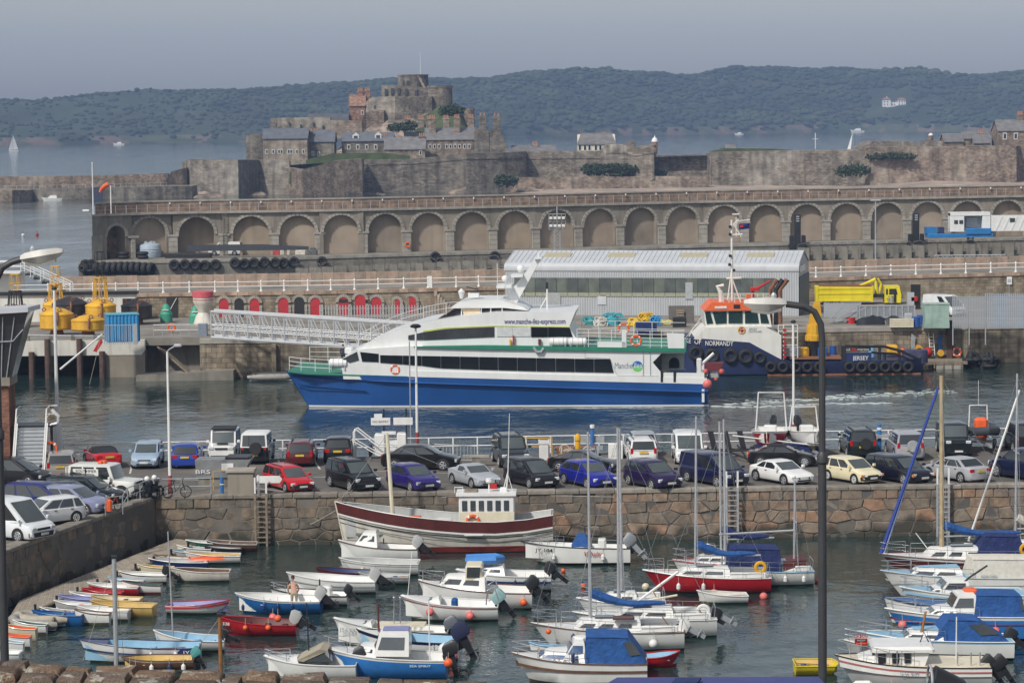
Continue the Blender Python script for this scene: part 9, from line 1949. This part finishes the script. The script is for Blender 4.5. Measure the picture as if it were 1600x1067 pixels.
T,zs,X=ashore('white speedboat with low hoop on a trailer',1262,712,97,5.2,2.1,('white','white','grey'),'white',arch=2.2)
T=thing('blue_tarpaulin','navy skirted trailer bed with a white pole below the red launch','trailer',Q(1230,716)); MB().bx(-1.9,1.9,-.3,.6,.25,.85).build('skirt',M_DBLUE,T); MB().tube((-3.4,-.4,1.5),(2.0,-.4,.8),.05,5).build('pole',M_WHITE,T)
T=thing('rescue_inflatable','dark inflatable with orange bow and white arch on a trailer','boat',Q(1533,702)+Vector((0,0,.7)),R(92)); L=4.6; W=1.9
MB().path([(L/2,W/2,.5),(0,W/2,.52),(-L*.35,W*.34,.62),(-L*.48,0,.72),(-L*.35,-W*.34,.62),(0,-W/2,.52),(L/2,-W/2,.5)],.27,10).build('tube',mat('dark_hypalon',(.045,.05,.06),.6),T); MB().loft([[(-L*.45,0,.5),(L/2,-.7,.4),(L/2,.7,.4)],[(-L*.3,0,-.05),(L/2,-.1,0),(L/2,.1,0)]]).build('hull',M_ORANGE,T); MB().path([(.9,-.6,.5),(.9,-.55,2.0),(.9,.55,2.0),(.9,.6,.5)],.05,6).build('radar_arch',M_WHITE,T); MB().bev(-.3,.5,-.4,.4,.5,1.3,.15).build('console_cover',M_ORANGE,T); MB().tube((.9,0,2),(.9,0,3.6),.015,4).build('aerial',M_WHITE,T)
r_=thing('boat_trailer','blue wheeled trailer carrying the dark inflatable','trailer',Q(1533,702),R(92)); MB().bx(-3,1.6,-.07,.07,.45,.6).bx(.6,.8,-1,1,.35,.5).build('chassis',M_GALV,r_)
for s in (-1,1): put('wheel',wheel_mesh(.3,.18,None),r_,(.7,s*1.0,.3))
T=thing('flatbed_trailers','folded black boat trailers with upright frames','trailer',Q(1140,716)); rnd=random.Random(3)
for x in (-1.1,-.2,.7): MB().slab([(x,0,.6),(x+.35,0,.6),(x+.1,.1,1.7),(x-.25,.1,1.7)],(0,.12,0)).build('ramp_plate',M_BLKP,T)
MB().path([(-1.4,-.4,.5),(1.4,-.2,.55)],.07,5).path([(-1.3,.5,.5),(1.4,.5,.5)],.07,5).path([(-.2,-.3,.5),(.9,-2.2,.25)],.06,5).path([(.5,.2,.8),(.9,-2.2,.25)],.06,5).build('chassis',M_BLKP,T)
for x,y in ((-1.4,.2),(1.4,.2)): put('wheel',wheel_mesh(.36,.22,None),T,(x,y,.36)).rotation_euler=(0,0,R(80))
p=Q(-8,742); T=thing('harbour_office','dark glass building with oversailing pale roof on a brick base','building',p); k=p.y/F_
hx=lambda px: (px+8)*k; hz_=lambda py: (742-py)*k
MB().bx(-9,hx(17),0,2.2,0,hz_(600)).build('brick_base',masonry('red_brick',(.2,.09,.06),(.2,.17,.15),.23,.08,.3,.2,.2),T); MB().bx(-9.2,hx(20),-.2,2.4,hz_(601),hz_(588)).build('parapet',M_CONC,T)
MB().loft([[(-9,0,hz_(588)),(hx(22),0,hz_(588)),(hx(20),2.4,hz_(588)),(-9,2.4,hz_(588))],[(-9,-.6,hz_(497)),(hx(53),-.6,hz_(484)),(hx(50),2.6,hz_(484)),(-9,2.6,hz_(497))]]).build('glass_wall',M_GLASS,T)
for a in (0,14,32): MB().tube((hx(a*.45),-.06,hz_(588)),(hx(a*1.0),-.66,hz_(492)),.04,4).build('mullion',M_GALV,T)
MB().path([(-9,-.5,hz_(540)),(hx(28),-.5,hz_(530)),(hx(44),-.5,hz_(512))],.04,4).build('transom',M_GALV,T)
MB().slab([(-9,-1.3,hz_(498)),(hx(55),-1.0,hz_(484)),(hx(52),4,hz_(488)),(-9,4,hz_(500))],(0,0,.28)).build('roof',mat('pale_metal_roof',(.5,.52,.55),.4,.06,1),T)
p=Q(46,748); T=thing('metal_staircase','white railed steel staircase up to a landing','staircase',p,R(3)); k=p.y/F_; n=14
for i in range(n): MB().bx(-.85,.75,i*.16,i*.16+.22,i*.21,i*.21+.05).build('tread',M_GALV,T);
for i in range(n): MB().bx(-.8,.7,i*.16+.2,i*.16+.22,i*.21,i*.21+.2).build('riser',M_CLAD,T)
zt=n*.21; yt=n*.16
MB().bx(-1.2,1.3,yt,yt+1.8,zt-.1,zt).build('landing',M_BLKP,T)
for s in (-.95,.85):
 MB().path([(s,-.2,.9),(s,yt,zt+1.0),(s,yt+1.8,zt+1.0)],.04,5).path([(s,-.2,.45),(s,yt,zt+.5),(s,yt+1.8,zt+.5)],.03,5).tube((s,-.2,0),(s,-.2,.9),.04,5).build('handrail',M_WHITE,T)
 MB().slab([(s,-.1,0),(s,yt,zt-.1),(s,yt,zt+.15),(s,-.1,.2)],(.06,0,0)).build('stringer',M_WHITE,T)
MB().tube((-.95,yt+1.8,zt+1),(1.3,yt+1.8,zt+1),.04).tube((-.95,yt+1.8,zt+.5),(1.3,yt+1.8,zt+.5),.03).build('landing_rail',M_WHITE,T)
for i in range(4): MB().path([(1.0,yt+.3*i,zt),(1.45,yt+.3*i,zt+.1),(1.5,yt+.3*i,zt+.5),(1.1,yt+.3*i,zt+.9)],.03,5).build('hoop',M_WHITE,T)
for x in (-1.1,1.1): MB().bx(x-.08,x+.08,yt+.1,yt+.25,0,zt).build('leg',M_BLKP,T)
T=thing('post_lifebuoy','orange lifebuoy hanging under the metal staircase landing','lifebuoy',Q(80,742)+Vector((0,0,1.6))); ring_buoy(T,(0,0,0),.36,.09)
for px,yt_,yb,r_,m,nm in ((182,868,1047,.11,M_GALV,'thick grey mast rising behind the lichen wall'),(345,960,1050,.09,M_TEAK,'varnished brown post standing in the basin')):
 p=G(px,yb,0); T=thing('mooring_post' if m == M_TEAK else 'steel_mast',nm,'post',p); h=(yb-yt_)*p.y/F_; MB().tube((0,0,-1),(0,0,h),r_,8,r_*.9).build('pole',m,T); MB().bx(-.12,.12,-.1,.1,h,h+.12).tube((0,0,h),(.15,0,h+.3),.02,4).build('cap',M_BLKP,T)
 for s in (-1,1): MB().tube((0,0,h*.98),(s*.9-.6,.3,.4),.012,4).build('stay',M_ROPE,T)
# == FOREGROUND: slope under the viewpoint, lichen wall, two street lamps
mb=MB(); prof=[(-30,19.0),(14,19.2),(17.5,19.2),(21,15.2),(40,14.3),(46,14.2),(52,12.6),(60,9),(100,1.6),(112,-2)]
for x in (-60,-25,-8,0,8,25,60): mb.v += [(x,y,z-.2) for y,z in prof]
n=len(prof)
for i in range(6):
 for j in range(n-1): mb.f.append((i*n+j,(i+1)*n+j,(i+1)*n+j+1,i*n+j+1)); mb.mi.append(0)
mb.build('hillside',M_ASPH,kind='structure')
w0,w1=A(-120,1050,18),A(1080,1099,18); T=thing('lichen_wall','old stone wall with pale lichen blotches along the near edge','wall',(w0.x,18,19.0)); L=w1.x-w0.x; rnd=random.Random(12)
LW=[mat('lichen_stone_%d' % i,c,.95,.3,9,bump=1,bscale=40,col2=(.36,.34,.28),c2=(.56,.61),c2scale=6,stretch='world') for i,c in enumerate(((.16,.105,.07),(.13,.09,.065),(.19,.125,.08),(.15,.11,.085)))]
MB().slab([(0,.05,0),(L,.05,0),(L,.05,w1.z-19.06),(0,.05,w0.z-19.06)],(0,.4,0)).build('core',mat('dark_joint',(.06,.05,.04),.95),T)
x=0
while x<L:
 w=rnd.uniform(.13,.34); zt=(w0.z+(w1.z-w0.z)*x/L)-19+rnd.uniform(-.012,.006)
 d0=rnd.uniform(.14,.32)
 for r_,ya,yb in ((0,-.02,d0-.006),(0,d0+.006,.47),(1,-.03,.3),(2,-.02,.3)):
  z1=zt-r_*.14-rnd.uniform(0,.012); z0=z1-.13; j=lambda: rnd.uniform(-.012,.012); u=rnd.uniform(-.02,.02) if ya>0 else 0
  MB().loft([[(x+.006+u,ya,z0),(x+w-.006+u,ya,z0),(x+w-.006+u,yb,z0),(x+.006+u,yb,z0)],[(x+.005+u,ya+j(),z1-.03),(x+w-.005+u,ya+j(),z1-.03),(x+w-.005+u,yb,z1-.03),(x+.005+u,yb,z1-.03)],[(x+.022+u+j(),ya+.02,z1+j()),(x+w-.022+u+j(),ya+.02+j(),z1+j()),(x+w-.022+u+j(),yb-.02,z1+j()),(x+.022+u+j(),yb-.02,z1+j())]]).build('stone',rnd.choice(LW),T,sharp=60)
 x += w
def street_lamp(label,px,D,zf,ztop,sg,reach,hd):
 T=thing('street_lamp',label,'street lamp',(A(px,900,D).x,D,zf)); h=ztop-zf; m=mat('lamp_grey',(.045,.047,.052),.5,.15,3)
 MB().tube((0,0,0),(0,0,h*.62),.072,12,.068).build('lower_post',m,T); MB().lathe([(.07,0),(.09,.03),(.09,.14),(.06,.2)],12,(0,0,h*.62)).build('collar',m,T)
 c=[(0,0,h*.62),(0,0,h-.55),(sg*.02,0,h-.3),(sg*.12,0,h-.1),(sg*.28,0,h-.01),(sg*reach,0,h+.03)]; MB().path(c,.055,10).build('arm',m,T)
 e=Vector((sg*reach,0,h+.03)); d=MB(); hl=.68
 P=[(0,.07,.02,.06),(.08,.12,-.06,.09),(.3,.15,-.12,.1),(.56,.13,-.09,.08),(.68,.05,-.02,.05)]
 d.loft([[e+Vector((sg*x,-w,.0+hd*x)),e+Vector((sg*x,-w*.7,zu+hd*x)),e+Vector((sg*x,w*.7,zu+hd*x)),e+Vector((sg*x,w,0+hd*x)),e+Vector((sg*x,w*.6,zl+hd*x)),e+Vector((sg*x,-w*.6,zl+hd*x))] for x,w,zl,zu in P]); ho=d.build('lamp_head',mat('lamp_pale',(.55,.54,.5),.5,.1,6,streak=.3),T,sharp=45)
 d=MB(); d.loft([[e+Vector((sg*x,-w*.7,-.03+hd*x)),e+Vector((sg*x,w*.7,-.03+hd*x)),e+Vector((sg*x,w*.5,zl-.05+hd*x)),e+Vector((sg*x,-w*.5,zl-.05+hd*x))] for x,w,zl,zu in P[1:4]]); d.build('bowl',mat('lamp_bowl',(.36,.36,.34),.3),ho); MB().lathe([(.05,0),(.05,.05),(.02,.09)],8,tuple(e+Vector((sg*.2,0,.09+hd*.2)))).build('photocell',M_GALV,ho)
street_lamp('tall grey street lamp whose head hides the tug wheelhouse',1285,44,14.2,A(1228,478,44).z,-1,A(1284,478,44).x-A(1228,478,44).x,.03)
street_lamp('grey street lamp with a pale head above the buoys',4,44,14.2,A(45,408,44).z,1,.42,.16)
T=thing('chimney_cowl','dark tilted metal cowl at the edge of the road','cowl',A(1480,1075,30)); MB().path([(.3,0,-.3),(.1,0,-.02),(-.18,0,.08)],[.13,.15,.19],14).build('cowl',M_BLKP,T); MB().torus((-.19,0,.08),.18,.015,16,5,'x').build('rim',M_GALV,T)
T=thing('blue_awning','strip of violet blue awning below the street lamp','awning',A(1090,1077,42)); MB().slab([(-1.5,0,0),(2.0,0,-.02),(2.0,1.2,-.12),(-1.2,1.2,-.1)],(0,0,.06)).build('sheet',mat('violet_canvas',(.05,.06,.2),.7,.1,2),T); MB().slab([(-.4,.1,.06),(.0,.1,.06),(.1,.6,.04),(-.3,.6,.04)],(0,0,.03)).build('ridge',M_DBLUE,T)
